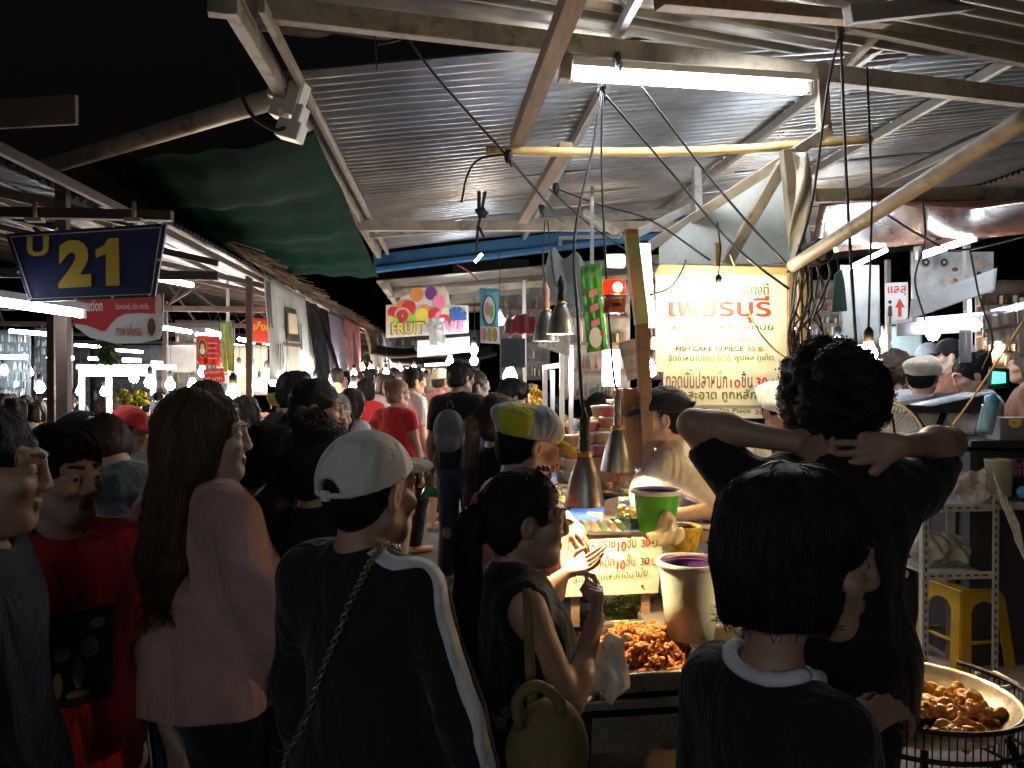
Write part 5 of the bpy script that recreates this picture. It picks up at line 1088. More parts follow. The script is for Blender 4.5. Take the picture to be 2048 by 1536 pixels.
# green poster, paper notice
t, f, x, y, nn = banner('green_poster', 'glossy green drink poster hanging at a slant beside the beacon', [(1174, 706), (1216, 700), (1160, 532)], 3.85, M('poster_green', (.07, .34, .05), .25, var=.35, scale=7), wave=.006)
b = MB(); X, Y = x.normalized(), y.normalized(); o = f(0, 0) + nn * .012; b.text('ข้าวเกรียบ', o + x * .35 + y * .84, x, y, 1, 0, width=x.length * .55, height=y.length * .1, bold=.01)
for k in range(3): b.prism([(0, 0), (.4, .03), (.4, .1), (0, .07)], o + x * .3 + y * (.62 - .17 * k), x, y, .002, 1)
b.disc(o + x * .45 + y * .16, X, Y, .03, mi=2, ry=.05); b.disc(o + x * .75 + y * .2, X, Y, .012, mi=3); b.build('print', [INK['grey'], INK['pink'], INK['white'], INK['red']], t)
t, f, x, y, nn = banner('paper_notice', 'white paper notice with grey printed lines leaning on the post', [(1255, 762), (1292, 752), (1236, 686)], 3.42, WHT)
b = MB(); b.text('ยินดีต้อนรับ', f(.08, .62) + nn * .005, x, y, 1, 0, width=x.length * .8, height=y.length * .2); b.text('1 ใบ ๕', f(.3, .4) + nn * .005, x, y, 1, 0, width=x.length * .4, height=y.length * .1); b.text('ขอบคุณค่ะ', f(.1, .14) + nn * .005, x, y, 1, 0, width=x.length * .8, height=y.length * .17); b.build('lettering', INK['grey'], t)
# vertical white lamps behind the post
tube_light(P(1222, 772, 4.7), P(1222, 700, 4.7), 'upright white tube lamp below the green poster', r=.05, mat=TUBEF, batten=False)
t = thing('light_box', 'tall white lit panel standing behind the green topped post', 'light box', P(1297, 570, 4.0)); b = MB(); b.prism([(0, 0), (.09, 0), (.06, .42), (0, .42)], P(1276, 655, 4.0), RGT, Vector((0, 0, 1)), -.03); b.build('panel', E_('panel_glow', (.88, .95, 1), 1.6), t)
b = MB(); b.lathe(P(1228, 522, 3.9), [(.001, -.04), (.032, -.04), (.034, 0), (.034, .045), (.03, .05), (.001, .052)], 20, Matrix.Rotation(rad(90), 3, 'Y')); tag(b.build('glowing_jar', E_('jar_glow', (.9, .96, 1), 1.0)), 'round white jar with a glow of its own beside the green poster', 'lamp')  # a white jar, its brightness put in as emission
b = MB(); b.bar(P(1184, 372, 4.6), P(1184, 530, 4.6), .02, .02, (0, 1, 0)); tag(b.build('aluminium_bar', ALU, bevel=.002), 'thin upright aluminium bar hanging above the green poster', 'bar')
b = MB(); b.bar(P(1118, 476, 4.9), P(1240, 472, 4.9), .02, .02, (0, 1, 0)); b.bar(P(1122, 476, 4.9), P(1120, 490, 4.9), .02, .02, (0, 1, 0)); tag(b.build('aluminium_rail', ALU), 'level aluminium rail crossing in front of the blue gutter', 'rail')
b = MB(); b.bar(P(1170, 425, 5.2), P(1240, 470, 5.0), .035, .05, (0, 1, 0)); tag(b.build('timber_bar', CREAM), 'short pale brace slanting down to the green topped post', 'brace')
# grey tarp over the glass cases
b = MB(); g4 = [P(1080, 595, 5.6), P(1190, 640, 5.2), P(1175, 520, 5.4), P(1098, 500, 5.9)]
b.grid(lambda u, v: (g4[0] * (1 - u) + g4[1] * u) * (1 - v) + (g4[3] * (1 - u) + g4[2] * u) * v + Vector((0, .04 * math.sin(9 * u + 5 * v), .03 * math.sin(11 * u))), 16, 12); tag(b.build('stall_canvas', M('grey_canvas', (.30, .31, .30), .8, dirt=((.1, .1, .1), .6)), solid=.005), 'grey spotted canvas draped behind the hanging cone lamps', 'canvas')
# glass cases
gc = thing('glass_case', 'aluminium framed glass snack case behind the cone lamps', 'display case', P(1110, 1000, 5.0)); c = P(1115, 960, 5.0)
for (x, y, d) in ((1090, 730, 5.0), (1124, 700, 4.8), (1142, 690, 5.3), (1105, 740, 5.4)):
    p = P(x, y, d); b = MB(); b.box(Vector((p.x, p.y, (p.z + 1.05) / 2)), (.028, .028, p.z - 1.05)); b.build('post', ALU, gc)
for (x0, y0, d0, x1, y1, d1) in ((1090, 735, 5, 1124, 730, 4.8), (1124, 885, 4.8, 1142, 880, 5.3), (1090, 890, 5, 1124, 885, 4.8)):
    b = MB(); b.bar(P(x0, y0, d0), P(x1, y1, d1), .03, .03); b.build('rail', ALU, gc)
b = MB(); b.prism([(0, 0), (1, 0), (1, 1), (0, 1)], P(1091, 958, 4.98), P(1124, 958, 4.78) - P(1091, 958, 4.98), P(1091, 890, 4.98) - P(1091, 958, 4.98), .004); b.build('pane', GLASS, gc)
b = MB(); h4 = P(1078, 692, 4.7); b.prism([(0, 0), (1, -.35), (1, .5), (.1, 1)], h4, P(1140, 692, 4.4) - h4, Vector((0, 0, .17)), .006); tag(b.build('metal_hood', STEEL), 'bent metal reflector sheet hanging under the white cone lamp', 'hood')
bag('clear bag of snacks standing in the glass case', P(1117, 945, 4.9), .09, M('snack_bag', (.45, .38, .28), .2, var=.3, alpha=.85), 5, tie=False)
b = MB(); b.prism([(0, 0), (.2, 0), (.2, .24), (0, .24)], P(1002, 735, 6.6), RGT, Vector((0, 0, 1)), -.02); tag(b.build('dark_board', M('slate_board', (.035, .045, .045), .6)), 'dark slate board hanging beyond the blue drink banner', 'board')
b = MB(); A_ = P(1005, 668, 7.6); b.grid(lambda u, v: P(1008 + 75 * u, 668 - 40 * v * (1 - .6 * abs(u - .5)), 7.8 + .4 * v) + Vector((0, 0, .01 * math.sin(u * 25))), 20, 6); tag(b.build('red_awning', M('awning_red', (.24, .03, .035), .8), solid=.006), 'small dark red awning over the mango counter', 'awning')
b = MB(); b.prism([(0, 0), (1.15, .1), (1.15, .6), (.1, .62), (0, .5)], P(905, 600, 12), RGT, Vector((0, 0, 1)), .03); tag(b.build('grey_awning', M('awning_grey', (.16, .15, .14), .8)), 'grey sheet awning behind the fruit banner', 'awning')
b = MB(); b.prism([(0, 0), (.75, .08), (.75, .3), (0, .24)], P(835, 715, 11.5), RGT, Vector((0, 0, 1)), .03); tag(b.build('white_canopy_edge', WHT), 'pale canopy edge below the fruit banner lit by bulbs', 'canopy')
mc = thing('mango_counter', 'wooden counter with mangoes and a garland beyond the glass case', 'counter', P(1060, 950, 7.2)); c = P(1062, 905, 7.2)
b = MB(); b.box(Vector((c.x, c.y, c.z / 2)), (.55, .5, c.z)); b.build('counter_body', PINE, mc, bevel=.01)
MANG = M('mango_skin', (.62, .36, .03), .35, var=.15)
for i, (x, y) in enumerate(((1056, 842), (1066, 832), (1072, 842), (1080, 838), (1068, 852), (1062, 848))):
    b = MB(); b.ball(P(x, y + 28, 7.0), (.045, .04, .075), 0, 8, Matrix.Rotation(.5 * (i % 3 - 1), 3, 'Y')); tag(b.build('mango', MANG), 'ripe yellow mango on the counter beyond the glass case', 'mango', 'mangoes on the far counter')
b = MB(); q_ = P(1054, 822, 7.0)
for i in range(30): b.ball(q_ + Vector((random.uniform(.03, .13), random.uniform(-.03, .03), random.uniform(.02, .22))), .02, 0, 5, jit=.2)
tag(b.build('garland', M('marigold', (.7, .40, .02), .7)), 'yellow marigold garland over the mangoes', 'garland')
b = MB(); b.lathe(P(1054, 925, 6.4), [(.001, 0), (.07, 0), (.075, .02), (.07, .12), (.05, .17), (.05, .2), (.001, .205)], 18); tag(b.build('blue_jug', M('jug_blue', (.03, .10, .45), .15, trans=.2, var=.1)), 'blue jug in front of the mangoes', 'jug')
b = MB(); p = P(1028, 790, 7.3)
for i in range(7): b.tube([p + Vector((.02 * i, 0, 0)), p + Vector((.02 * i + random.uniform(-.02, .02), 0, -.25))], .012, 6)
tag(b.build('red_tassels', M('tassel_red', (.4, .03, .03), .7)), 'red tassels hanging by the mango counter', 'tassels')
# ---------------------------------------------------------------- truss and canvas at the gable of the stall
CANV = M('white_canvas', (.50, .53, .50), .7, var=.12, scale=2, bump=.2, bscale=12, dirt=((.25, .26, .22), .5))
gt = thing('gable_frame', 'rusty cream steel gable frame holding a white canvas above the sign', 'frame', P(1580, 500, 4.3))
def gb(nm, p, q, w=.055, h=.055, m=CREAM): b = MB(); b.bar(p, q, w, h, (0, 1, .1)); b.build(nm, m, gt, bevel=.005)
gb('rafter', P(1662, 258, 4.15), P(1300, 492, 4.7)); gb('post', P(1575, 300, 4.2), P(1600, 545, 4.2), .075, .06); gb('hanger', P(1640, 130, 4.25), P(1648, 262, 4.2), .06, .06)
gb('brace', P(1568, 325, 4.26), P(1452, 528, 4.3), .06, .05); gb('strut', P(1393, 338, 5.0), P(1398, 530, 4.7), .05, .05, GREYST); gb('tie_beam', P(1290, 535, 4.5), P(1600, 538, 4.25), .05, .05); gb('tie_beam', P(1250, 480, 5), P(1400, 405, 5), .05, .05, GREYST)
v = [(1318, 495), (1400, 428), (1500, 362), (1578, 308), (1604, 318), (1606, 400), (1620, 470), (1620, 520), (1500, 532), (1318, 540)]
o = P(1318, 540, 4.55); X = RGT * (4.55 / 1600); Y = UP * (4.55 / 1600)
b = MB(); b.prism([(x - 1318, 540 - y) for x, y in v], o, X, Y, .008); b.build('canvas', CANV, gt)
b = MB(); b.grid(lambda u, v_: P(1585 + 30 * u + 8 * math.sin(v_ * 6), 305 + 235 * v_, 4.12 + .03 * math.sin(v_ * 9 + u * 5)), 8, 24); b.build('loose_flap', M('flap_cloth', (.55, .50, .42), .7), gt, solid=.004)
b = MB(); b.bar(P(1600, 545, 3.95), P(1612, 850, 3.95), .05, .05, (0, 1, 0)); tag(b.build('sign_post', M('yellowed_post', (.35, .25, .12), .6, var=.3), bevel=.004), 'yellowed post at the edge of the painted sign', 'post')
b = MB(); c = P(1636, 505, 3.45); 
for i in range(5): b.tube([c + Vector((.045 * math.cos(a), .02 * i - .04, .05 * math.sin(a))) for a in np.linspace(0, 6.28, 14)], .008, 5)
tag(b.build('cable_coil', BLACKC), 'black cable coil strapped to the slanting pole', 'cable')
b = MB(); rs = random.Random(8); c = P(1618, 640, 3.7)
for i in range(14): b.tube(curve_pts([c + Vector((rs.uniform(-.05, .05), rs.uniform(-.05, .05), .35)), c + Vector((rs.uniform(-.1, .1), rs.uniform(-.05, .05), .1)), c + Vector((rs.uniform(-.1, .1), 0, -.1)), c + Vector((rs.uniform(-.05, .05), 0, -.4))], 16), .005, 5)
tag(b.build('cable_bundle', BLACKC), 'tangled bundle of black cables hanging beside the painted sign', 'cables')
A_, B_ = P(2100, 205, 2.15), P(1585, 532, 3.55); b = MB(); b.tube([A_.lerp(B_, t / 14) for t in range(15)], .028, 14); tag(b.build('slanting_pole', CREAM), 'round cream pole slanting down from the corner of the roof to the sign', 'pole')
b = MB(); hd = P(1437, 510, 3.72); b.bar(hd + Vector((0, .02, .06)), hd + Vector((0, .02, -.05)), .02, .015); tag(b.build('bulb_hook', BAMB), 'small wooden hook holding the bulb before the painted sign', 'hook')
# ---------------------------------------------------------------- right hand stall
WP = M('white_panel', (.62, .63, .64), .4, var=.06)
BRN = M('brown_awning', (.20, .075, .04), .2, .0, var=.3, scale=2, bump=.3, bscale=5)
b = MB(); g4 = [P(1622, 508, 5.2), P(2110, 462, 5.4), P(2110, 402, 4.2), P(1640, 402, 4.2)]
b.grid(lambda u, v: (g4[0] * (1 - u) + g4[1] * u) * (1 - v) + (g4[3] * (1 - u) + g4[2] * u) * v + Vector((0, 0, .05 * math.sin(u * 8) * math.sin(v * 3))), 24, 10); tag(b.build('glossy_awning', BRN, solid=.004), 'glossy brown awning sheet mirroring the tube lights', 'awning')
ubar('roof_beam', P(1625, 392, 4.2), P(2120, 386, 4.4), .05, .07, CREAM, None, 'cream beam along the top of the glossy brown awning', 'beam')
tube_light(P(1845, 510, 5.0), P(1942, 478, 5.2), 'white tube light slanting under the glossy brown awning', r=.02, mat=TUBE)
tube_light(P(1690, 540, 5.2), P(1772, 500, 5.4), 'white tube light lying on top of the hanging white sheet', r=.014, mat=TUBEF, batten=False)
tube_light(P(1648, 496, 5.6), P(1768, 470, 5.8), 'dimmer tube light behind the slanting pole', r=.02, mat=TUBEF, batten=False)
t, f, x, y, nn = banner('white_sheet', 'large plain white sheet hanging beside the toilet arrow sign', [(1684, 690), (1762, 690), (1680, 530)], 5.6, M('sheet_grey_white', (.40, .43, .43), .6), wave=.015, cat='sheet')
t, f, x, y, nn = banner('arrow_sign', 'white sign with red letters, a figure and a red arrow', [(1770, 650), (1816, 648), (1770, 566)], 6.0, WHT, cat='sign')
b = MB(); X, Y = x.normalized(), y.normalized(); o = f(0, 0) + nn * .006; b.text('แลสุ', o + x * .1 + y * .68, x, y, 1, 0, width=x.length * .8, height=y.length * .24, bold=.01); b.prism([(.55, .18), (.7, .18), (.7, .4), (.85, .4), (.62, .62), (.42, .4), (.55, .4)], o, x, y, .002, 0); b.prism([(.1, .2), (.16, .2), (.16, .02), (.24, .02), (.24, .2), (.3, .2), (.27, .45), (.13, .45)], o, x, y, .002, 1); b.disc(o + x * .2 + y * .54, X, Y, .014, mi=1); b.build('lettering', [INK['red'], INK['black']], t)
b = MB(); b.prism([(0, 0), (.1, .01), (.08, .2), (.06, .28), (.02, .25)], P(1664, 625, 5.2), RGT, Vector((0, 0, 1)), -.02); tag(b.build('green_flag', M('flag_green', (.02, .07, .045), .7)), 'dark green pennant with a white fork hanging beside the white sheet', 'pennant')
t = thing('speaker_panel', 'panel with two dark loudspeakers and a food poster under the brown awning', 'panel', P(1880, 600, 6.2)); o = P(1822, 598, 6.2)
b = MB(); b.prism([(0, 0), (.62, .05), (.62, .36), (.0, .36)], o, RGT, Vector((0, 0, 1)), .03); b.build('board', M('poster_grey', (.38, .37, .36), .4, var=.5, scale=5), t)
for k in range(2):
    s = o + RGT * (.0 + .14 * k) + Vector((0, -.03, .18)); b = MB(); b.prism([(0, 0), (.12, 0), (.12, .2), (0, .2)], s, RGT, Vector((0, 0, 1)), -.06); sp_ = b.build('loudspeaker', M('speaker_black', (.03, .03, .035), .5), t, bevel=.01)
    b = MB(); n_ = RGT.cross(Vector((0, 0, 1)))
    for rr, mi in ((.045, 0), (.03, 1), (.012, 0)): b.disc(s + RGT * .06 + Vector((0, 0, .09)) + n_ * (.071 - rr * .1), RGT, Vector((0, 0, 1)), rr, mi=mi)
    b.build('cone', [INK['grey'], BLACKC], sp_)
b = MB()
for k in range(9): b.disc(o + RGT * random.uniform(.3, .6) + Vector((0, -.034, random.uniform(.06, .32))), RGT, Vector((0, .0, 1)), random.uniform(.015, .04), 9, mi=k % 3, ry=random.uniform(.01, .025))
b.build('print', [INK['brown'], INK['orange'], INK['black']], t)
# cooking hood with lamp
hl = thing('lamp_hood', 'white box hood with a bright lamp inside over the register counter', 'hood', P(1875, 655, 4.9)); o = P(1792, 672, 4.9); X = (P(1960, 664, 4.9) - o); Y = Vector((0, 0, .12))
b = MB(); b.prism([(0, 0), (1, .0), (1, .85), (0, .7)], o, X, Y, .012); b.build('back', WP, hl, bevel=.003)
b = MB(); b.prism([(-.02, .62), (1.02, .8), (1.02, .95), (-.02, .8)], o + Vector((0, -.2, 0)), X, Y, -.22); b.build('top', M('hood_lilac', (.45, .43, .6), .3), hl, bevel=.004)
b = MB(); b.tube([o + X * .2 + Y * .3 + Vector((0, -.05, 0)), o + X * .95 + Y * .35 + Vector((0, -.05, 0))], .016, 12); b.build('tube', E_('hood_tube_glow', (.85, .9, 1), 4), hl)
b = MB(); b.tube([o + X * .0 + Y * .72 + Vector((0, -.23, 0)), o + X * 1.0 + Y * .9 + Vector((0, -.23, 0))], .008, 8); b.build('edge_tube', E_('violet_tube_glow', (.6, .55, 1), 2.2), hl)
b = MB(); b.prism([(0, 0), (.07, 0), (.07, 1), (0, 1)], P(1918, 725, 4.6), RGT, P(1918, 660, 4.6) - P(1918, 725, 4.6), .003); b.build('plastic_strip', M('strip_plastic', (.5, .5, .62), .15, alpha=.7), hl)
t, f, x, y, nn = banner('pale_panel', 'pale blue panel at the back of the register stall', [(1762, 712), (1845, 712), (1762, 652)], 8.2, M('panel_blue', (.30, .42, .46), .6), cat='panel')
t, f, x, y, nn = banner('canopy_sheet', 'long pale panel under the speakers reaching the register stall', [(1818, 640), (1990, 580), (1822, 600)], 5.8, M('panel_grey', (.17, .18, .19), .6), cat='panel', dn=-.6)
for k, (x0, y0, x1, y1, s) in enumerate(((1972, 690, 2032, 688, 'milky plastic curtain lit from behind next to the register'), (2035, 705, 2085, 700, 'milky plastic curtain at the very edge of the register stall'))):
    t, f, x, y, nn = banner('plastic_curtain', s, [(x0, y0), (x1, y1), (x0 - 2, 610)], 4.4, M('milky_plastic', (.6, .58, .6), .3, var=.15, bump=.4, bscale=14, alpha=.8), wave=.01, cat='curtain')
tube_light(P(1985, 625, 5.4), P(2100, 600, 5.4), 'white tube lighting the milky plastic curtains', r=.022, mat=TUBE, batten=False)
ubar('shelf_rail', P(1966, 662, 4.35), P(2090, 640, 4.3), .02, .02, ALU, None, 'thin metal rail across the milky plastic curtains', 'rail')
# counter with register
rc = thing('register_counter', 'black topped counter carrying the cash register', 'counter', P(1960, 1000, 4.6)); z_ = Z(1900, 890, 1.2)
b = MB(); pA, pB = P(1838, 868, 5.0), P(2150, 868, 5.0); slab(b, [pA + Vector((0, -.5, 0)), pB + Vector((0, -.6, 0)), pB + Vector((0, .3, 0)), pA + Vector((0, .3, 0))], .04); b.build('counter_top', M('counter_black', (.02, .02, .025), .3), rc, bevel=.004)
b = MB(); b.box(((pA.x + pB.x) / 2, pA.y - .1, pA.z / 2 - .03), (pB.x - pA.x - .06, .7, pA.z - .08)); b.build('counter_body', M('counter_dark', (.03, .03, .04), .7), rc)
rg2 = thing('cash_register', 'cash register with white keys and a small green screen', 'cash register', P(1935, 810, 4.7)); c = P(1935, 822, 4.7)
b = MB(); b.prism([(-.28, -.02), (.2, -.02), (.2, .1), (.08, .1), (-.28, .03)], c + Vector((0, .15, 0)), RGT, Vector((0, 0, 1)), -.3); b.build('case', M('register_black', (.03, .03, .035), .35), rg2, bevel=.006)
b = MB(); b.grid(lambda u, v: c + RGT * (-.27 + .34 * u) + Vector((0, -.1 + .22 * v, .034 + .072 * u)), 1, 1); b.build('keyboard', M('keys_white', (.55, .6, .72), .4, var=.5, scale=40), rg2, solid=.006)
b = MB(); b.prism([(0, 0), (.13, .01), (.14, .12), (.03, .13)], P(1976, 778, 4.6), RGT, Vector((0, .2, 1)), -.02); b.build('display', M('register_black2', (.02, .02, .022), .3), rg2, bevel=.004)
b = MB(); b.prism([(.025, .03), (.105, .035), (.112, .095), (.04, .1)], P(1976, 778, 4.575), RGT, Vector((0, .2, 1)), .002); b.build('screen', E_('screen_green', (.05, .9, .55), 1.0), rg2)
bt = thing('water_bottle', 'translucent blue water bottle with a blue cap, leaning on the counter edge', 'bottle', P(1975, 868, 4.0)); R = Matrix.Rotation(.25, 3, 'Y'); c = P(1968, 866, 4.0)
b = MB(); b.lathe(c, [(.001, 0), (.036, 0), (.038, .02), (.038, .13), (.03, .155)], 20, R); b.build('bottle', M('bottle_blue', (.10, .25, .33), .1, alpha=.75, var=.1), bt)
b = MB(); b.lathe(c, [(.032, .153), (.034, .158), (.034, .175), (.015, .19), (.012, .205), (.001, .207)], 16, R); b.build('cap', M('cap_blue', (.03, .25, .48), .35), bt)
# lower clutter table
ct = thing('clutter_table', 'white table crowded with bags and boxes below the register', 'table', P(1960, 1010, 3.7)); b = MB(); pA, pB = P(1852, 1006, 4.35), P(2160, 1006, 4.35); slab(b, [pA + Vector((0, -.04, 0)), pB + Vector((0, -.04, 0)), pB + Vector((0, .35, 0)), pA + Vector((0, .35, 0))], .03); b.build('table_top', M('table_grey', (.22, .22, .23), .5, var=.3), ct)
for p in (pB + Vector((-.05, 0, 0)), pA + Vector((.05, .46, 0)), pB + Vector((-.05, .3, 0))): b = MB(); b.box((p.x, p.y, p.z / 2 - .015), (.04, .04, p.z - .03)); b.build('leg', ALU, ct)
b = MB(); b.lathe(P(1998, 990, 4.45), [(.001, 0), (.06, 0), (.075, .2), (.078, .2), (.07, .19)], 18); tag(b.build('plastic_tub', M('tub_milky', (.5, .52, .36), .3, alpha=.9)), 'milky plastic tub on the crowded white table', 'tub')
t = thing('basket', 'black wire basket with pink goods on the crowded table', 'basket', P(2040, 900, 3.8)); c = P(2040, 950, 4.5); b = MB()
for i in range(9): b.tube([c + Vector((-.1 + .025 * i, -.08, 0)), c + Vector((-.1 + .025 * i, -.08, .1))], .003, 5)
for z in (0, .05, .1): b.tube([c + Vector((-.1, -.08, z)), c + Vector((.1, -.08, z)), c + Vector((.1, .08, z)), c + Vector((-.1, .08, z)), c + Vector((-.1, -.08, z))], .004, 5)
b.build('wires', BLACKC, t); b = MB(); b.box(c + Vector((0, 0, .04)), (.19, .14, .07)); b.build('goods', M('goods_pink', (.4, .12, .35), .5, var=.6, scale=20), t)
t = thing('price_star', 'yellow star burst price tag hanging on a grey box', 'price tag', P(2030, 845, 4.0)); b = MB(); o = P(2030, 845, 4.45); b.prism([(.04 * (1 if i % 2 else .82) * math.cos(i * math.pi / 12), .032 * (1 if i % 2 else .82) * math.sin(i * math.pi / 12)) for i in range(24)], o, RGT, UP, .002); b.text('6.-', o - RGT * .015 - UP * .008 + FWD * -.003, RGT, UP, 1, 1, width=.03, height=.018); b.build('card', [INK['yellow'], INK['red']], t)
b = MB(); b.box(P(2030, 862, 4.62), (.27, .12, .16)); tag(b.build('grey_box', M('box_grey', (.2, .2, .23), .6), bevel=.005), 'grey box behind the yellow price tag', 'box')
bag('clear wrapped bag with pink and white food on the crowded table', P(1945, 1003, 4.4), .085, M('wrap_clear', (.42, .36, .34), .12, var=.6, scale=12, bump=.6, bscale=20, alpha=.6), 7, tie=False, stretch=(1.1, 1, 1.3))
bag('white foam bag of greens at the back of the crowded table', P(1985, 985, 4.6), .06, M('foam_white', (.65, .68, .7), .6, var=.15), 8, tie=False, stretch=(1.4, 1, .8))
b = MB(); b.ball(P(2046, 985, 4.4), .035, 0, 8); tag(b.build('blue_ball', M('ball_blue', (.04, .2, .55), .4)), 'small blue round lid on the crowded table', 'lid')
for k in range(2):
    t, f, x, y, nn = banner('paper_sheet', ('newspaper sheet draped over the table edge', 'second printed sheet hanging at the table edge')[k], [(2003 + 26 * k, 1010 + 70 * k), (2030 + 26 * k, 1075 + 60 * k), (1985 + 26 * k, 940 + 50 * k)], 4.2, M('newsprint', (.45, .45, .46), .7, var=.5, scale=30), cat='paper')
# fan behind the man
fn = thing('fan', 'round wire fan with pale blades behind the man with raised arms', 'fan', P(1750, 905, 2.85)); c = P(1748, 890, 2.85); R = Matrix.Rotation(rad(-25), 3, 'Z') @ Matrix.Rotation(rad(90), 3, 'X'); r = .165
b = MB(); b.tube([c + R @ Vector((r * math.cos(a), r * math.sin(a), 0)) for a in np.linspace(0, 2 * math.pi, 41)], .006, 6)
for i in range(72):
    a = i / 72 * 2 * math.pi; b.tube([c + R @ Vector((.03 * math.cos(a), .03 * math.sin(a), .045)), c + R @ Vector((r * .7 * math.cos(a + .08), r * .7 * math.sin(a + .08), .04)), c + R @ Vector((r * math.cos(a + .12), r * math.sin(a + .12), 0))], .0015, 4)
b.build('guard', M('fan_grey', (.22, .22, .2), .4), fn)
b = MB()
for k in range(3):
    a = k * 2.09; b.prism([(0, -.03), (.06, -.06), (.14, -.05), (.15, .02), (.08, .05), (0, .03)], c + R @ Vector((0, 0, -.01)), R @ Vector((math.cos(a), math.sin(a), .15)), R @ Vector((-math.sin(a), math.cos(a), 0)), .004)
b.build('blade', M('fan_blade', (.45, .47, .48), .3), fn); b = MB(); b.lathe(c, [(.001, .05), (.03, .048), (.035, .0), (.04, -.08), (.001, -.085)], 16, R); b.build('motor', M('fan_motor', (.3, .3, .3), .4), fn)
b = MB(); b.tube([c + Vector((0, .05, -.03)), Vector((c.x, c.y + .05, .0))], .014, 8); b.build('stand', GREYST, fn)
# slotted shelf, stool, plastic sacks
SL = M('slotted_angle', (.42, .42, .40), .45, .2, var=.15, dirt=((.12, .1, .08), .6))
sh_ = thing('slotted_shelf', 'pale slotted angle rack holding clear sacks', 'rack', P(1925, 1340, 4.25))
XS = [P(1852, 1000, 4.3), P(1992, 1000, 4.3)]; dpt = .4
for i, p in enumerate(XS):
    for dy in (0, dpt):
        b = MB(); b.box((p.x, p.y + dy, .52), (.035, .004, 1.04)); b.box((p.x + (.016 if i else -.016), p.y + dy + (.016 if not dy else -.016), .52), (.004, .03, 1.04))
        u = b.build('upright', SL, sh_)
        if not dy:
            m = MB()
            for z in np.arange(.05, 1.02, .045): m.box((p.x, p.y - .004, z), (.008, .003, .022))
            m.build('slots', BLACKC, u)
for z in (.60, .965):
    b = MB(); b.box(((XS[0].x + XS[1].x) / 2, XS[0].y + dpt / 2, z), (XS[1].x - XS[0].x - .045, dpt - .03, .012)); b.box(((XS[0].x + XS[1].x) / 2, XS[0].y - .008, z), (XS[1].x - XS[0].x, .004, .04)); u = b.build('shelf_board', SL, sh_)
    m = MB()
    for x in np.arange(XS[0].x + .03, XS[1].x - .02, .05): m.box((x, XS[0].y - .0115, z), (.026, .003, .008))
    m.build('slots', BLACKC, u)
SACK = M('clear_sack', (.34, .35, .31), .2, var=.3, scale=8, bump=.6, bscale=15, alpha=.85)
bag('grey clear sack of greens lying on the slotted rack', Vector((XS[0].x + .12, XS[0].y + .2, .61)), .11, SACK, 9, tie=False, stretch=(1.1, 1, .8)); bag('clear sack beside the upright of the slotted rack', Vector((XS[1].x - .12, XS[0].y + .2, .61)), .10, SACK, 10, tie=False, stretch=(1, 1, .9))
YST = M('stool_yellow', (.50, .30, .015), .4, var=.1)
ys_ = thing('plastic_stool', 'yellow plastic stool with arched legs behind the frying pan', 'stool', Z(1925, 1318, 0) , .2); c = Z(1925, 1322, 0); c = Vector((c.x, c.y, 0)); b = MB()
R = Matrix.Rotation(.15, 3, 'Z')
b.box(c + Vector((0, 0, .452)), (.285, .285, .02), R); b.build('seat', YST, ys_, bevel=.012)
for k in range(4):
    Rk = R @ Matrix.Rotation(k * math.pi / 2, 3, 'Z'); o = c + Rk @ Vector((0, -.185, 0)); top_ = Rk @ Vector((0, .045, .445)); X = Rk @ Vector((1, 0, 0)); Y = top_
    arch = [(.09 * math.cos(a) * (1), .72 + .16 * math.sin(a)) for a in np.linspace(math.pi, 0, 10)]
    poly = [(-.185, 0), (-.115, 0)] + arch + [(.115, 0), (.185, 0), (.142, 1), (-.142, 1)]
    b = MB(); b.prism(poly, o, X, Y, .008); b.build('side', YST, ys_)
b = MB(); b.tube([c + R @ Vector((-.15, -.15, .16)), c + R @ Vector((.15, -.15, .16)), c + R @ Vector((.15, .15, .16)), c + R @ Vector((-.15, .15, .16)), c + R @ Vector((-.15, -.15, .16))], .012, 6); b.build('stretcher', YST, ys_)
# frying pan on its stand
c = P(1822, 1385, 2.0); r = .238; fp = thing('frying_pan', 'wide shallow frying pan of golden fritters on an iron stand', 'pan', c)
b = MB(); prof = [(.001, -.075), (r * .6, -.07), (r * .85, -.04), (r * .98, -.004), (r, .004), (r * 1.03, .004), (r * 1.01, -.006), (r * .87, -.048), (r * .6, -.08), (.001, -.085)]; b.lathe(c, prof, 56); b.build('bowl', M('pan_steel', (.50, .46, .38), .35, .9, var=.2, dirt=((.12, .07, .03), .8), dscale=6), fp)
b = MB(); b.lathe(c, [(.001, -.045), (r * .8, -.045)], 40); b.build('oil', M('hot_oil', (.36, .17, .02), .05, var=.1, bump=.1, bscale=12), fp)
b = MB(); h_ = c + Vector((r * 1.0, .05, 0)); b.tube([h_ + Vector((0, -.05, 0)), h_ + Vector((.05, -.04, .005)), h_ + Vector((.05, .04, .005)), h_ + Vector((0, .05, 0))], .008, 8); b.build('handle', WHITEP, fp)
IRON = M('black_iron', (.03, .026, .022), .55, .5, var=.3)
gd = thing('wire_guard', 'blackened round wire guard fenced around the frying pan', 'guard', c + Vector((0, 0, -.3)))
b = MB(); R2 = r + .03
for z, rr in ((-.05, .006), (-.12, .007), (-.19, .005), (.015, .006)): b.tube([c + Vector((R2 * math.cos(a), R2 * math.sin(a), z)) for a in np.linspace(-3.2, .6, 50)], rr, 6)
b.build('hoop', IRON, gd); b = MB()
for a in np.linspace(-3.2, .6, 62): b.tube([c + Vector((R2 * math.cos(a), R2 * math.sin(a), .015)), c + Vector((R2 * math.cos(a), R2 * math.sin(a), -.19))], .0018, 5)
b.build('wires', IRON, gd)
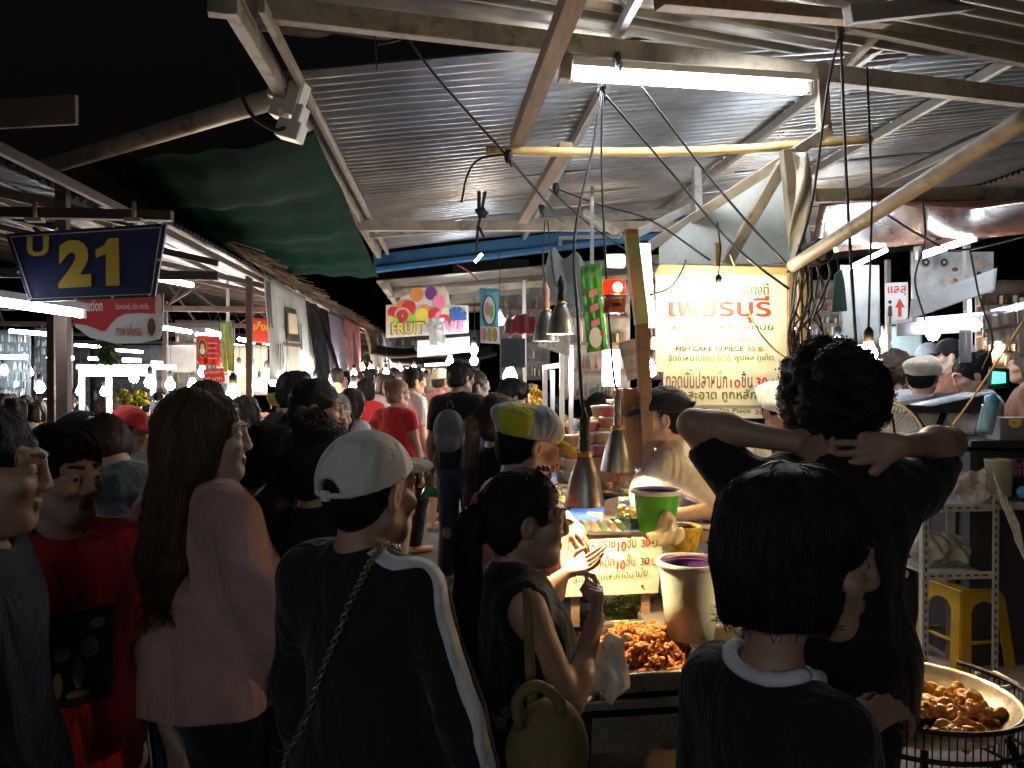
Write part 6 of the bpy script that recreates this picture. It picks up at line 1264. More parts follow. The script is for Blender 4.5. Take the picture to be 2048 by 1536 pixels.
st_ = thing('pan_stand', 'black iron stand with bent legs under the frying pan', 'stand', c + Vector((0, 0, -.8)))
for a in (-2.6, -1.2, -.3, .9, 2.1):
    b = MB(); b.tube(curve_pts([c + Vector((r * .9 * math.cos(a), r * .9 * math.sin(a), -.08)), c + Vector((R2 * math.cos(a), R2 * math.sin(a), -.25)), c + Vector((R2 * .7 * math.cos(a), R2 * .7 * math.sin(a), -.45)), Vector((c.x + R2 * math.cos(a), c.y + R2 * math.sin(a), 0))], 20), .011, 8); b.build('leg', IRON, st_)
b = MB(); b.tube([c + Vector((r * .75 * math.cos(a), r * .75 * math.sin(a), -.4)) for a in np.linspace(0, 6.283, 30)], .01, 6); b.build('ring', IRON, st_)
random.seed(5); sp = []
for i in range(34):
    a, q_ = random.uniform(0, 6.28), r * .74 * math.sqrt(random.random()); sp.append((c + Vector((q_ * math.cos(a), q_ * math.sin(a), -.035 + .03 * random.random() * (1 - q_ / r))), random.uniform(.9, 1.3)))
heap(lumps(6, FRY2, .036, 8), sp, 'golden fritter frying in the wide pan', 'golden fritters in the frying pan')
b = MB(); b.grid(lambda u, v: Vector((1.35 + 2.5 * u, .9 + 4.2 * v, .018)), 2, 2); tag(b.build('pavement', M('pale_concrete', (.34, .29, .27), .8, var=.25, scale=5, dirt=((.2, .10, .09), .6))), kind='structure')
# ---------------------------------------------------------------- left hand stalls
fx = thing('foam_box', 'worn white styrofoam box standing on yellow crates beside the brown post', 'box', P(205, 1055, 4.1)); c = P(205, 1050, 4.1)
b = MB(); b.box(c + Vector((0, .15, .13)), (.26, .36, .25)); b.build('box', M('styrofoam', (.55, .56, .54), .8, var=.12, bump=.3, bscale=90, dirt=((.28, .27, .22), .5)), fx, bevel=.02); b = MB(); b.box(c + Vector((0, .15, .268)), (.275, .375, .03)); b.build('lid', M('styrofoam', (.55, .56, .54)), fx, bevel=.012)
for k, (dz, m, s) in enumerate(((-.2, M('crate_yellow', (.50, .48, .03), .5), 'yellow plastic crate under the white styrofoam box'), (-.5, M('crate_green', (.10, .17, .05), .6, var=.4, scale=14), 'green mossy crate at the bottom of the styrofoam box stack'))):
    b = MB(); b.box(c + Vector((.06, .15, dz + .1)), (.34, .36, .19 if not k else .29)); u = b.build('crate', m, bevel=.01); tag(u, s, 'crate')
    m2 = MB()
    for j in range(5): m2.box(c + Vector((-.07 + .062 * j, -.034, dz + .1)), (.012, .01, .17))
    m2.build('rib', m, u)
CUPS = M('clear_cups', (.62, .60, .58), .15, var=.2, bump=.3, alpha=.7)
for k, (x, y, d, h, s) in enumerate(((315, 868, 4.6, .19, 'tall sleeve of clear plastic cups, lower than its neighbour'), (342, 862, 4.7, .22, 'tallest sleeve of milky plastic cups behind the long haired woman'))):
    b = MB(); c = P(x, y, d); b.lathe(c, sum([[(.036, h * i / 14), (.043, h * (i + .85) / 14)] for i in range(14)], []) + [(.03, h), (.001, h)], 18); tag(b.build('cup_stack', CUPS), s, 'cups')
b = MB(); p = P(318, 900, 4.6); b.box(p + Vector((.02, .1, .0)), (.26, .25, .16)); tag(b.build('cardboard_box', M('cardboard', (.32, .18, .09), .8), bevel=.004), 'brown cardboard box under the plastic cup sleeves', 'box')
dc = thing('drink_counter', 'white counter with red stripes behind the bent person', 'counter', P(330, 1000, 4.8)); c = P(330, 945, 4.8); b = MB(); b.box((c.x, c.y + .2, c.z / 2), (1.3, .5, c.z)); b.build('counter_body', WP, dc, bevel=.01); b = MB()
for z in (.25, .55, .8): b.box((c.x, c.y - .053, c.z * z), (1.28, .004, .08))
b.build('stripe', RED, dc)
bo = thing('lit_booth', 'blazing white lit booth far behind the first brown post', 'booth', P(250, 860, 10)); c = P(250, 860, 10)
b = MB(); b.box((c.x, c.y, .5), (.9, .5, 1.0)); b.build('counter_body', WP, bo, bevel=.01); b = MB(); b.box((c.x, c.y + .1, 1.78), (.95, .7, .06)); b.build('roof_panel', WP, bo)
for dx in (-.42, -.1, .42): b = MB(); b.box((c.x + dx, c.y - .22, 1.38), (.05, .05, .76)); b.build('post', E_('booth_post_glow', (.8, .9, 1), .3), bo)
b = MB(); b.tube([Vector((c.x - .4, c.y - .3, 1.7)), Vector((c.x + .42, c.y - .3, 1.71))], .035, 10); b.build('tube', TUBEF, bo)
fw = thing('flower_pot', 'green pot of yellow flowers in front of the bright booth', 'flower pot', P(262, 850, 7)); c = P(262, 845, 7); b = MB(); b.lathe(c, [(.001, 0), (.06, 0), (.09, .14), (.08, .14)], 16); b.build('pot', M('pot_green', (.08, .25, .08), .5), fw); b = MB()
for i in range(60): a = random.uniform(0, 6.28); q_ = .13 * math.sqrt(random.random()); b.ball(c + Vector((q_ * math.cos(a), q_ * math.sin(a) * .6, .16 + .12 * random.random())), .02, 0 if random.random() < .6 else 1, 4, jit=.3)
b.build('blooms', [M('bloom_yellow', (.7, .55, .02), .6), HERB], fw)
b = MB()
for i in range(130):
    p = P(215, 660 + 60 * (i / 130), 6.5) + Vector((random.uniform(-.06, .06), random.uniform(-.06, .06), 0)); b.bar(p, p + Vector((random.uniform(-.05, .05), random.uniform(-.05, .05), -.05)), .03, .003, mi=i % 2)
tag(b.build('hanging_vine', [HERB, M('vine_dark', (.03, .06, .03), .7)]), 'dark leafy vine hanging below the coffee banner', 'vine')
rsb = random.Random(12)
for k, (x0, x1, y0, y1, d, s) in enumerate(((-20, 62, 660, 800, 12.5, 'crowded pale merchandise board at the back of the left market'), (68, 146, 655, 780, 13, 'second merchandise board just past the slim dark post'), (332, 392, 690, 745, 11, 'grey canopy sheet behind the red portrait banner'), (455, 535, 690, 790, 12, 'pale smoke grey partition behind the warm bulbs'))):
    t, f, x, y, nn = banner('merchandise_board' if k < 2 else 'partition', s, [(x0, y1), (x1, y1), (x0, y0)], d, M('board_dark' if k < 2 else 'partition_grey', (.07, .085, .09) if k < 2 else (.22, .21, .2), .7), cat='board')
    if k < 2:
        b = MB()
        for i in range(150):
            u, v = rsb.uniform(.02, .93), .04 + .13 * rsb.randint(0, 6) + rsb.uniform(0, .02); w, h = rsb.uniform(.02, .06), rsb.uniform(.06, .12); b.prism([(0, 0), (w, 0), (w * rsb.uniform(.7, 1), h), (w * .1, h * rsb.uniform(.8, 1))], f(u, v) + nn * (.01 + .0003 * i), x, y, .004, i % 4)
        b.build('goods', [INK['grey'], M('goods_dim', (.13, .14, .15), .5), M('goods_slate', (.07, .10, .11), .5), M('goods_pale', (.36, .36, .34), .5)], t)['kind'] = 'stuff'
# far aisle stalls: counters, canopies
for k, (x, y, s, m) in enumerate(((-2.9, 9.5, 'counter of the warm lit food stall on the left of the aisle', PINE), (-2.9, 14, 'white counter past the black curtain stall', WP), (-2.9, 19, 'far counter on the left near the end of the aisle', GREYST), (1.4, 11.5, 'counter under the fruit banner', WP), (1.5, 16, 'far counter on the right of the aisle', PINE), (-6.2, 10.5, 'long counter among the far shoppers on the left', WP), (-5, 15, 'dim counter under the distant tube lights', GREYST), (4.2, 8.5, 'counter behind the shoppers with caps', WP))):
    t = thing('market_stall', s, 'stall', (x, y, 0)); b = MB(); b.box((x, y, .45), (1.3, 2.2, .9)); b.build('counter_body', m, t, bevel=.01)
    b = MB(); b.box((x, y, .92), (1.36, 2.3, .035)); b.build('counter_top', STEEL, t)
    for i in range(14): pass
    b = MB()
    for i in range(26): b.ball((x + random.uniform(-.55, .55), y + random.uniform(-1, 1), .97), (random.uniform(.05, .1), random.uniform(.05, .1), random.uniform(.04, .09)), i % 4, 5, jit=.2)
    b.build('goods', [CUPC[0], CUPC[1], WP, HERB], t)['kind'] = 'stuff'
cn = [('grey canopy sheet far down the aisle', (-1.2, 20, 2.45), (1.6, 2.5), (.16, .15, .13)), ('dark green canopy far down the aisle', (.3, 18, 2.35), (1.4, 2), (.03, .06, .05)), ('brown tarpaulin hanging low at the end of the aisle', (-.6, 24, 2.3), (2.5, 3), (.14, .09, .06)), ('pale awning flap beyond the fruit banner', (-.2, 15.5, 2.4), (.9, 1.2), (.35, .32, .26))]
for s, (x, y, z), (a, e), col in cn:
    b = MB(); b.grid(lambda u, v: Vector((x - a / 2 + a * u, y - e / 2 + e * v, z - .12 * math.sin(math.pi * u) + .05 * math.sin(v * 8) - .25 * (1 - v))), 14, 12); tag(b.build('canopy', M('canopy_%d' % int(y), col, .8), solid=.01), s, 'canopy')

# ---------------------------------------------------------------- clutter that closes the views far back
rsc = random.Random(31)
for k, (x0, x1, y0, y1, d, col, s) in enumerate(((1620, 1690, 560, 700, 9.5, (.10, .11, .11), 'dark shelf panel behind the cable bundle'), (1660, 1760, 610, 740, 12, (.20, .19, .17), 'beige back wall panel far behind the curly hair'), (1840, 1960, 690, 760, 10, (.16, .17, .18), 'grey back panel behind the man in the black cap'), (1950, 2070, 560, 740, 9, (.13, .10, .08), 'brown back panel behind the milky curtains'), (1300, 1330, 600, 760, 8, (.12, .10, .07), 'brown shelf seen between the post and the painted sign'), (1130, 1260, 560, 800, 8.6, (.17, .17, .17), 'grey concrete looking panel behind the glass case'), (1000, 1100, 560, 760, 13, (.12, .11, .10), 'dim panel behind the mango counter'), (640, 780, 690, 770, 30, (.10, .09, .08), 'dark end wall at the far end of the aisle'), (780, 960, 660, 770, 26, (.14, .12, .11), 'brown shop front at the far end of the aisle'), (350, 470, 640, 800, 15, (.12, .12, .12), 'shadowy partition behind the red banners'), (-40, 180, 690, 830, 26, (.10, .11, .12), 'long dim back wall under the distant tubes'), (180, 420, 690, 830, 27, (.12, .12, .12), 'back wall panel past the bright booth'))):
    t, f, x, y, nn = banner('back_panel', s, [(x0, y1), (x1, y1), (x0, y0)], d, M('back_%d' % k, col, .8, var=.5, scale=7), cat='panel')
    b = MB(); step = .17 if k != 5 else .22
    for row in range(int(.95 / step)):
        v = .04 + row * step; u = rsc.uniform(.02, .1); b.box(f(.5, v - .012) + nn * .05, (x.length * .98, .1, .02), None, 7)
        while u < .94:
            w = rsc.uniform(.015, .05); h = rsc.uniform(.4, .85) * step * y.length; c = f(u, v) + nn * rsc.uniform(.04, .09); ww = w * x.length * .5; mi = rsc.choice((0, 1, 1, 2, 3, 3, 4, 5, 6, 7, 7))
            if rsc.random() < .55: b.lathe(c, [(.001, 0), (ww, 0), (ww, h * .6), (ww * .4, h * .8), (ww * .4, h), (.001, h)], 8, None, mi)
            else: b.box(c + Vector((0, 0, h * .4)), (ww * 2, .05, h * .8), None, mi)
            u += w + rsc.choice((.005, .01, .06, .15))
    b.build('goods', [INK['cream'], INK['grey'], M('goods_slate', (.07, .10, .11), .5), M('goods_pale', (.36, .36, .34), .5), M('goods_rust', (.22, .06, .03), .5), M('goods_ochre', (.30, .18, .04), .5), M('goods_moss', (.06, .09, .04), .5), INK['brown']], t)['kind'] = 'stuff'
PST = [((1775, 520), (1778, 760), 7, 'slim pale post beside the arrow sign'), ((1932, 470), (1938, 740), 5.6, 'dark post with cables beside the register'), ((1690, 540), (1692, 760), 9, 'thin post beside the hanging white sheet'), ((1048, 560), (1050, 800), 9, 'thin pole behind the red awning'), ((640, 600), (642, 780), 15, 'thin pole behind the mauve cloth'), ((455, 560), (458, 800), 11.5, 'dark post beside the leaf banner')]
for p, q, d, s in PST: ubar('thin_post', P(*p, d), P(*q, d), .04, .04, GREYST, None, s, 'post', up=(0, 1, 0))
far_b = [(680, 750, 20), (800, 736, 22), (815, 742, 24), (828, 738, 19), (846, 746, 21), (758, 734, 23), (1650, 640, 10), (1662, 700, 11), (1790, 690, 10), (1866, 668, 9), (1995, 700, 9), (405, 745, 13), (425, 760, 14), (60, 745, 18), (95, 752, 19), (128, 744, 20), (385, 770, 12), (690, 735, 25), (1320, 690, 8)]
for i, (x, y, d) in enumerate(far_b): bulb(x, y, d, ('small warm bulb far back in the market', 'small cool bulb far back in the market')[i % 2], r=.07, mat=(WARMF, COOLF)[i % 2], cord=.4, group=('small warm bulbs far back', 'small cool bulbs far back')[i % 2])
for i, (a, e, d) in enumerate((((885, 700), (930, 702), 22), ((850, 730), (900, 728), 20), ((1580, 655), (1640, 652), 11), ((1690, 655), (1740, 650), 12))):
    tube_light(P(*a, d), P(*e, d), ('distant tube far down the aisle', 'lower distant tube far down the aisle', 'tube behind the cable bundle', 'tube behind the hanging white sheet')[i] + ', small in the distance', r=.03, mat=TUBEF, batten=False)
# ---------------------------------------------------------------- the crowd
K = dict(
    navy=cloth('navy', (.007, .0095, .019)), red=cloth('red', (.52, .03, .035)), blush=cloth('blush', (.56, .33, .30)), black=cloth('black', (.007, .007, .008)), char=cloth('charcoal', (.0105, .0115, .012)),
    white=cloth('white', (.62, .62, .64)), cream=cloth('cream', (.74, .67, .55)), grey=cloth('grey', (.20, .20, .22)), pink=cloth('pink', (.62, .22, .25)), hot=cloth('hot_pink', (.55, .10, .16)), teal=cloth('teal', (.03, .07, .085)),
    slate=cloth('slate', (.07, .095, .115)), denim=cloth('denim', (.03, .04, .08)), dnavy=cloth('dark_jeans', (.018, .02, .035)), blue=cloth('blue', (.03, .075, .2)), brown=cloth('brown', (.13, .05, .03)), olive=cloth('olive', (.09, .09, .04)),
    pat=cloth('patterned', (.30, .30, .33), var=.45), scarlet=cloth('scarlet', (.55, .03, .03)), tan=cloth('tan', (.38, .28, .17)), lav=cloth('lavender', (.30, .28, .36)), yellow=cloth('yellow_hat', (.62, .42, .06)), capw=cloth('cap_white', (.66, .63, .58), bump=.35), capteal=cloth('cap_teal', (.025, .055, .07)),
    sand=cloth('cap_sand', (.52, .48, .38)), lime=cloth('cap_lime', (.55, .55, .03)), capgrey=cloth('cap_grey', (.27, .30, .36)), print_=cloth('print_blouse', (.28, .24, .26), var=.6))
JEANS = dict(mat=K['dnavy']); BLK = dict(mat=K['black'])
# 1 man in navy at the left edge
xy, H = stand_at(-48, 828, 1.45)
person('man in a navy T-shirt leftmost and closest, in profile', xy, 74, H, 'near', 'm', 'tan', 1.02, head=(0, 4, 0), top=dict(mat=K['navy'], sleeve=.36, hem=.80), bottom=JEANS, hair=('crop', 'black'), arms={'R': dict(wrist=(.24, .06, .80), pole=(.6, -1, 0), fine=False)})
# 2 person in a red T-shirt with a dark printed panel
def red_print(c):
    b = MB(); U = c['U']; k = c['k']
    def f(u, v):
        x, z = -.085 + .17 * u, 1.0 + .24 * v; return Vector(U(x, .145 + .012 * v - 6 * (x ** 2) * .35, z))
    b.grid(f, 10, 14, 0); rs = random.Random(3)
    for (u, v, ru, rv) in ((.35, .62, .12, .1), (.7, .6, .1, .07), (.5, .4, .07, .16), (.5, .18, .16, .035), (.25, .85, .1, .05), (.75, .3, .06, .12)):
        p = Vector(f(u, v)) + Vector((0, .004, 0)); b.disc(p, Vector((1, 0, 0)), Vector((0, -.05, 1)), .17 * ru, 9, 1, .24 * rv)
    o = b.build('shirt_print', [INK['black'], INK['grey']], c['root'], rel=False, loc=(0, 0, 0))
    b = MB(); hp = c['hp']; b.tube(curve_pts([U(-.055, .02, 1.42), U(-.04, .085, 1.36), U(0, .135, 1.25), U(.04, .085, 1.36), U(.055, .02, 1.42)], 24), .003, 6); b.build('neck_cord', BLACKC, c['root'], rel=False, loc=(0, 0, 0))
xy, H = stand_at(110, 868, 1.86)
person('person in a red T-shirt with a dark printed panel, looking past the navy T-shirt', xy, 138, H, 'near', 'm', 'light', 1.0, hscale=.95, head=(-22, 2, 0), top=dict(mat=K['red'], hem=.78, sleeve=.4, loose=.026, sl=.02), bottom=dict(mat=K['brown']), hair=('short', 'black'), extra=red_print, arms={'L': dict(wrist=(-.27, .05, .80), pole=(-.5, -1, 0), fine=False)})
# 3 long haired woman in blush blouse
xy, H = stand_at(408, 798, 2.05)
person('woman with waist long brown hair in a loose blush pink blouse and dark jeans', xy, 42, H, 'near', 'f', 'light', 1.12, swx=1.12, head=(36, -2, 0), top=dict(mat=K['blush'], hem=.88, sleeve=.92, loose=.03, sl=.026, flare=.035, wr=.0035), bottom=JEANS, hair=('long', 'ombre', .22),
       arms={'R': dict(wrist=(.25, .16, .86), pole=(.7, -1, 0), fine=False), 'L': dict(wrist=(-.24, .14, .92), pole=(-.7, -1, 0), fine=False)})
# 4 teal cap, striped shirt
def stripes(root_scale=.075):
    return lambda c: (np.floor(c[:, 2] / root_scale) % 2).astype(int)
xy, H = stand_at(150, 838, 3.0)
person('person in a dark teal cap and black and white striped shirt behind the red T-shirt', xy, 105, H, 'near', 'm', 'tan', 1.05, head=(0, 14, 0), top=dict(mat=[K['black'], K['white']], matfn=stripes(), sleeve=.4), bottom=JEANS, hair=('short', 'black'), hat=dict(kind='cap', mat=K['capteal']))
# 5 bent person in slate hooded jacket
def hood(c):
    o = SDF(); U = c['U']; k = c['k']
    o.ecap(U(-.09, -.10, 1.33), U(.09, -.10, 1.33), .06 * k, .06 * k, .7); o.cap(U(-.1, -.05, 1.38), U(-.03, -.15, 1.26), .03, .03); o.cap(U(.1, -.05, 1.38), U(.03, -.15, 1.26), .03, .03); o.wave(.006, wrinkles(4, (25, 50)))
    V, F, L = o.mesh(.011); sdf_obj('hood', V, F, L, [K['slate']], c['root'])
xy, H = stand_at(300, 812, 2.85)
person('person bending forward in a slate hooded jacket with a blue hem', xy, -60, H, 'near', 'm', 'light', 1.05, lean=22, head=(-5, 38, 0), top=dict(mat=[K['slate'], K['blue']], matfn=lambda c: (c[:, 2] < .93).astype(int), sleeve=.95, loose=.035, sl=.025, hem=.80, wr=.004), bottom=JEANS, hair=('short', 'brown'), extra=hood)
# 6 older woman with sunglasses on her hair
def glasses_top(c):
    b = MB(); hp = c['hp']; b.tube(curve_pts([hp(-.085, 0, .05), hp(-.07, .065, .09), hp(0, .09, .10), hp(.07, .065, .09), hp(.085, 0, .05)], 20), .005, 6); b.build('glasses', BLACKC, c['root'], rel=False, loc=(0, 0, 0))
xy, H = stand_at(530, 862, 2.62)
person('older woman with short dark hair and glasses pushed up, in a hot pink top', xy, 118, H, 'near', 'f', 'tan', 1.08, head=(-12, 10, 0), top=dict(mat=K['hot']), bottom=BLK, hair=('bob', 'black', -.085), extra=glasses_top)
# 7 man in profile with cropped hair
xy, H = stand_at(627, 765, 3.3)
person('man with cropped greying hair in profile in front of the grey tarp', xy, 84, H, 'near', 'm', 'tan', 1.08, head=(4, 6, 0), top=dict(mat=K['grey']), bottom=BLK, hair=('crop', 'black'))
# dark head behind him
xy, H = stand_at(616, 832, 2.75)
person('short person seen from behind with dark smooth hair below the man in profile', xy, 12, H, 'near', 'f', 'tan', 1.0, top=dict(mat=K['slate']), bottom=BLK, hair=('bob', 'black', -.1))
# 8 woman in black with a long tail of hair over her shoulder
xy, H = stand_at(640, 860, 2.1)
person('woman in black seen from behind with a very long straight ponytail on one side', xy, 16, H, 'near', 'f', 'tan', .98, head=(6, 6, 0), top=dict(mat=K['black'], sleeve=.5, hem=.8), bottom=BLK, hair=('pony', 'black', .52, (-.085, -.075, -.045), 1.25))
# 9 woman with white cap
def cap9(c):
    U, J, sh = c['U'], c['J'], c['sh']
    el, wr, a = J['R']; Hh = c['k']
    out = np.array((1, -.55, 0)); out /= np.linalg.norm(out)
    b = MB(); pts = [U(.055, -.055, 1.425), U(.11, -.062, 1.408), sh['R'] + out * .03 + np.array((0, 0, .055))] + [sh['R'] + (el - sh['R']) * t + out * (.067 - .0 * t) for t in (.12, .35, .65, .95)] + [el + (wr - el) * t + out * (.058 - .012 * t) for t in (.2, .5, .8, .95)]
    pts = curve_pts(pts, 60); sk = skin_to(c, 'shirt', pts, .005); pts = [p for p, n in sk]; vs = []
    for i, (p, n) in enumerate(sk):
        d = (pts[min(i + 2, len(pts) - 1)] - pts[max(i - 2, 0)]).normalized(); s_ = d.cross(n).normalized() * .017; e = [q for q, _ in skin_to(c, 'shirt', [p - s_, p + s_], .005)] if i % 1 == 0 else 0; vs += e
    b.add(vs, [(2 * i, 2 * i + 1, 2 * i + 3, 2 * i + 2) for i in range(len(pts) - 1)], 0, True); o = b.build('sleeve_stripe', K['white'], c['root'], rel=False, loc=(0, 0, 0), solid=.004)
xy, H = stand_at(730, 892, 1.66)
c9 = person('woman in a white baseball cap and a black sweater with white sleeve stripes', xy, 26, H, 'near', 'f', 'tan', .92, head=(16, 4, 0), top=dict(mat=K['char'], sleeve=.98, hem=.8, loose=.014, sl=.013, neck=.072, wr=.003), bottom=dict(mat=K['black']), hair=('short', 'black'), hat=dict(kind='cap', mat=K['capw'], back=True, dip=4, pitch=-12), extra=cap9, arms={'R': dict(wrist=(.27, .10, .80), pole=(.8, -1, 0), fine=False), 'L': dict(wrist=(-.27, .12, .80), pole=(-.8, -1, 0), fine=False)})
T = chain_matrix(c9['root'])
pts = [T @ p for p, n in skin_to(c9, 'shirt', curve_pts([c9['U'](x, y, z) for x, y, z in ((.075, .03, 1.425), (.07, -.06, 1.425), (.05, -.135, 1.36), (-.02, -.15, 1.22), (-.11, -.145, 1.08), (-.18, -.10, .93), (-.22, -.02, .84))], 40), .008)]
b = MB(); cp = curve_pts(pts, 90)
for i in range(len(cp) - 1):
    d = (cp[i + 1] - cp[i]); m = (cp[i] + cp[i + 1]) / 2; x = d.cross(Vector((.3, -.8, .2))).normalized(); y = d.normalized().cross(x); w = x if i % 2 else y
    b.tube([m + d * .75 * math.cos(a) + w * .0062 * math.sin(a) for a in np.linspace(0, 2 * math.pi, 9)], .0022, 5)
tag(b.build('chain_strap', M('strap_metal', (.32, .28, .22), .35, .8)), 'silvery chain bag strap slung across the back of the black sweater', 'strap')
# 10 girl with black ponytail, sleeveless dress
def girl(c):
    U = c['U']; b = MB(); rs = random.Random(6)
    for i in range(26):
        a = rs.uniform(-.6, 1.4); z = rs.uniform(.8, 1.18); x, y = .148 * math.cos(a), -.02 - .115 * math.sin(a) * 1
        p = Vector(U(x, y, z)); n = Vector((math.cos(a), -math.sin(a), 0)); t_ = n.cross(Vector((0, 0, 1)))
        for q in range(5):
            an = q * 1.257; b.disc(p + n * .012 + (t_ * math.cos(an) + Vector((0, 0, 1)) * math.sin(an)) * .009, t_, Vector((0, 0, 1)), .007, 7, 0)
    b.build('flower_print', M('flower_ink', (.05, .055, .07), .8), c['root'], rel=False, loc=(0, 0, 0))
    hp = c['hp']; b = MB(); b.ball(hp(.0, -.118, .03), (.03, .024, .026), 0, 6, jit=.25); b.build('scrunchie', K['hot'], c['root'], rel=False, loc=(0, 0, 0))
    b = MB(); b.ball(hp(.083, .0, -.042), .005, 0, 5); b.build('earring', ALU, c['root'], rel=False, loc=(0, 0, 0))
    b = MB()
    for q in range(6): b.ball(hp(.02 + .012 * math.cos(q), .03 + .012 * math.sin(q), .132), .007, 0, 4)
    b.build('hair_clip', M('clip_red', (.12, .01, .02), .3), c['root'], rel=False, loc=(0, 0, 0))
xy, H = stand_at(1042, 962, 1.88)
c10 = person('girl in profile with a long black ponytail and sleeveless dark dress, holding a plastic bag', xy, 84, H, 'near', 'f', 'tan', 1.0, head=(4, 4, 0), top=dict(mat=K['black'], sleeve=0, hem=.72, loose=.012, flare=.015, bare=True), bottom=dict(kind='skirt', mat=K['black'], end=.45), hair=('pony', 'black', .50, (0, -.102, .03), .95), extra=girl,
    arms={'R': dict(ww=P(1192, 1238, 1.93), pole=(.5, -.3, -1), d=(.15, 0, 1), n=(-.9, .1, .2), t=(-.2, 1, .2), curl=(.6, 1.2, 1.3, 1.35), thumb=.9), 'L': dict(ww=P(1126, 1146, 2.40), pole=(-.6, -.2, -1), d=(1, .1, .32), n=(-.2, -.55, .8), t=(.3, 1, .2), curl=(.12, .2, .26, .32), spread=.12, thumb=.3)})
pb_ = P(1208, 1262, 1.90); bag('thin white carrier bag hanging from the fist of the girl with the ponytail', pb_ + Vector((.012, 0, -.155)), .058, M('carrier_bag', (.62, .58, .50), .3, var=.12, bump=.4, bscale=14, alpha=.8, sss=.2), 12, name='carrier_bag', tie=True, stretch=(.9, .7, 1.05))
YB = M('yellow_canvas', (.14, .095, .026), .8, var=.25, bump=.3)
bk = thing('backpack', 'small mustard yellow backpack hung over the shoulder of the girl with the ponytail', 'backpack', P(1100, 1530, 1.55)); c = P(1098, 1500, 1.58); o = SDF(); o.ell(c, (.085, .06, .10), None, 0, .02); o.ell(c + Vector((-.01, -.04, -.03)), (.065, .04, .055), None, 0, .012); o.wave(.002, wrinkles(4, (30, 60)))
V, F, L = o.mesh(.006); T_ = chain_matrix(bk).inverted(); V = V + np.array(T_.translation); sdf_obj('bag_body', V, F, L, [YB], bk)
b = MB(); b.tube([c + Vector((-.02, -.105, -.0)), c + Vector((.05, -.095, .0))], .002, 5); b.build('zipper', BRS, bk)
b = MB(); top_ = c + Vector((-.055, .0, .09)); 
pts = curve_pts([P(1046, 1190, 1.86), P(1050, 1172, 1.80), P(1056, 1200, 1.70), P(1060, 1330, 1.66), P(1068, 1455, 1.62)], 30)
vs = []
for p in pts: vs += [p - RGT * .011, p + RGT * .011]
b.add(vs, [(2 * i, 2 * i + 1, 2 * i + 3, 2 * i + 2) for i in range(len(pts) - 1)], 0, True); b.build('strap', YB, bk, solid=.004)
b = MB(); b.tube(curve_pts([c + Vector((-.06, -.03, .06)), c + Vector((-.065, -.04, .12)), c + Vector((-.03, -.045, .145)), c + Vector((.01, -.04, .12)), c + Vector((.02, -.03, .09))], 20), .012, 8); b.build('handle', YB, bk)
# 11 woman with yellow and grey cap, both hands over the food
def panels(hq, R):
    c0 = hq(0, -.03, .03)
    return lambda c: (np.floor((np.arctan2(*(((c - c0) @ R)[:, :2].T)) / math.pi * 3 + .25)) % 2).astype(int)
def wrist(c):
    el, wr, a = c['J']['R']; d = Vector(unit(wr - el)); b = MB(); x = d.orthogonal().normalized(); y = d.cross(x); b.tube([Vector(wr) - d * .01 + (x * math.cos(q) + y * math.sin(q)) * .03 for q in np.linspace(0, 6.283, 18)], .006, 6); b.build('bracelet', BLACKC, c['root'], rel=False, loc=(0, 0, 0))
xy, H = stand_at(1002, 822, 2.48)
person('woman in a puffy yellow and grey cap reaching over the food under the lamp', xy, 74, H, 'near', 'f', 'tan', 1.05, lean=8, head=(0, 14, 0), top=dict(mat=K['pink'], sleeve=.36), bottom=dict(mat=K['denim']), hair=('short', 'black'), hat=dict(kind='newsboy', mat=[K['lime'], K['capgrey']], matfn=panels, brim=K['lime'], pitch=6), extra=wrist,
    arms={'R': dict(ww=P(1128, 1035, 2.52), pole=(.4, -.4, -1), d=(.72, .1, -.68), n=(-.6, .5, -.6), t=(-.5, -.6, -.3), curl=(.2, .25, .35, .4), spread=.3, thumb=.4), 'L': dict(ww=P(1078, 968, 2.78), pole=(-.6, 0, -1), d=(.25, .1, 1), n=(.9, -.4, 0), t=(-.6, -.6, .3), curl=(.15, .8, 1.0, 1.1), thumb=.6)})
# 12 woman behind with ponytail
xy, H = stand_at(1000, 800, 3.5)
person('woman with a brown ponytail standing just behind the yellow and grey cap', xy, 56, H, 'near', 'f', 'light', .88, head=(10, 4, 0), top=dict(mat=K['black']), bottom=dict(mat=K['olive']), hair=('pony', 'brown', .42))
# 13 vendor facing left in cream T-shirt with teal trim
xy, H = stand_at(1332, 788, 3.35)
person('stall woman in a cream T-shirt with teal trim and dark cap, beside the painted sign', xy, -78, H, 'near', 'f', 'light', 1.02, head=(0, 4, 0), top=dict(mat=[K['cream'], M('cloth_aqua', (.16, .42, .45), .8)], sleeve=.36, loose=.03, sl=.03, matfn=lambda c: ((np.abs(c[:, 0]) > .225) & (c[:, 2] < 1.17) & (c[:, 2] > 1.0)).astype(int)), bottom=dict(mat=K['denim']), hair=('bun', 'black'), hat=dict(kind='cap', mat=K['navy']), arms={'L': dict(ww=P(1345, 1030, 3.1), pole=(-.3, -1, -.6)), 'R': dict(ww=P(1330, 1035, 3.6), pole=(.3, -1, -.6))})
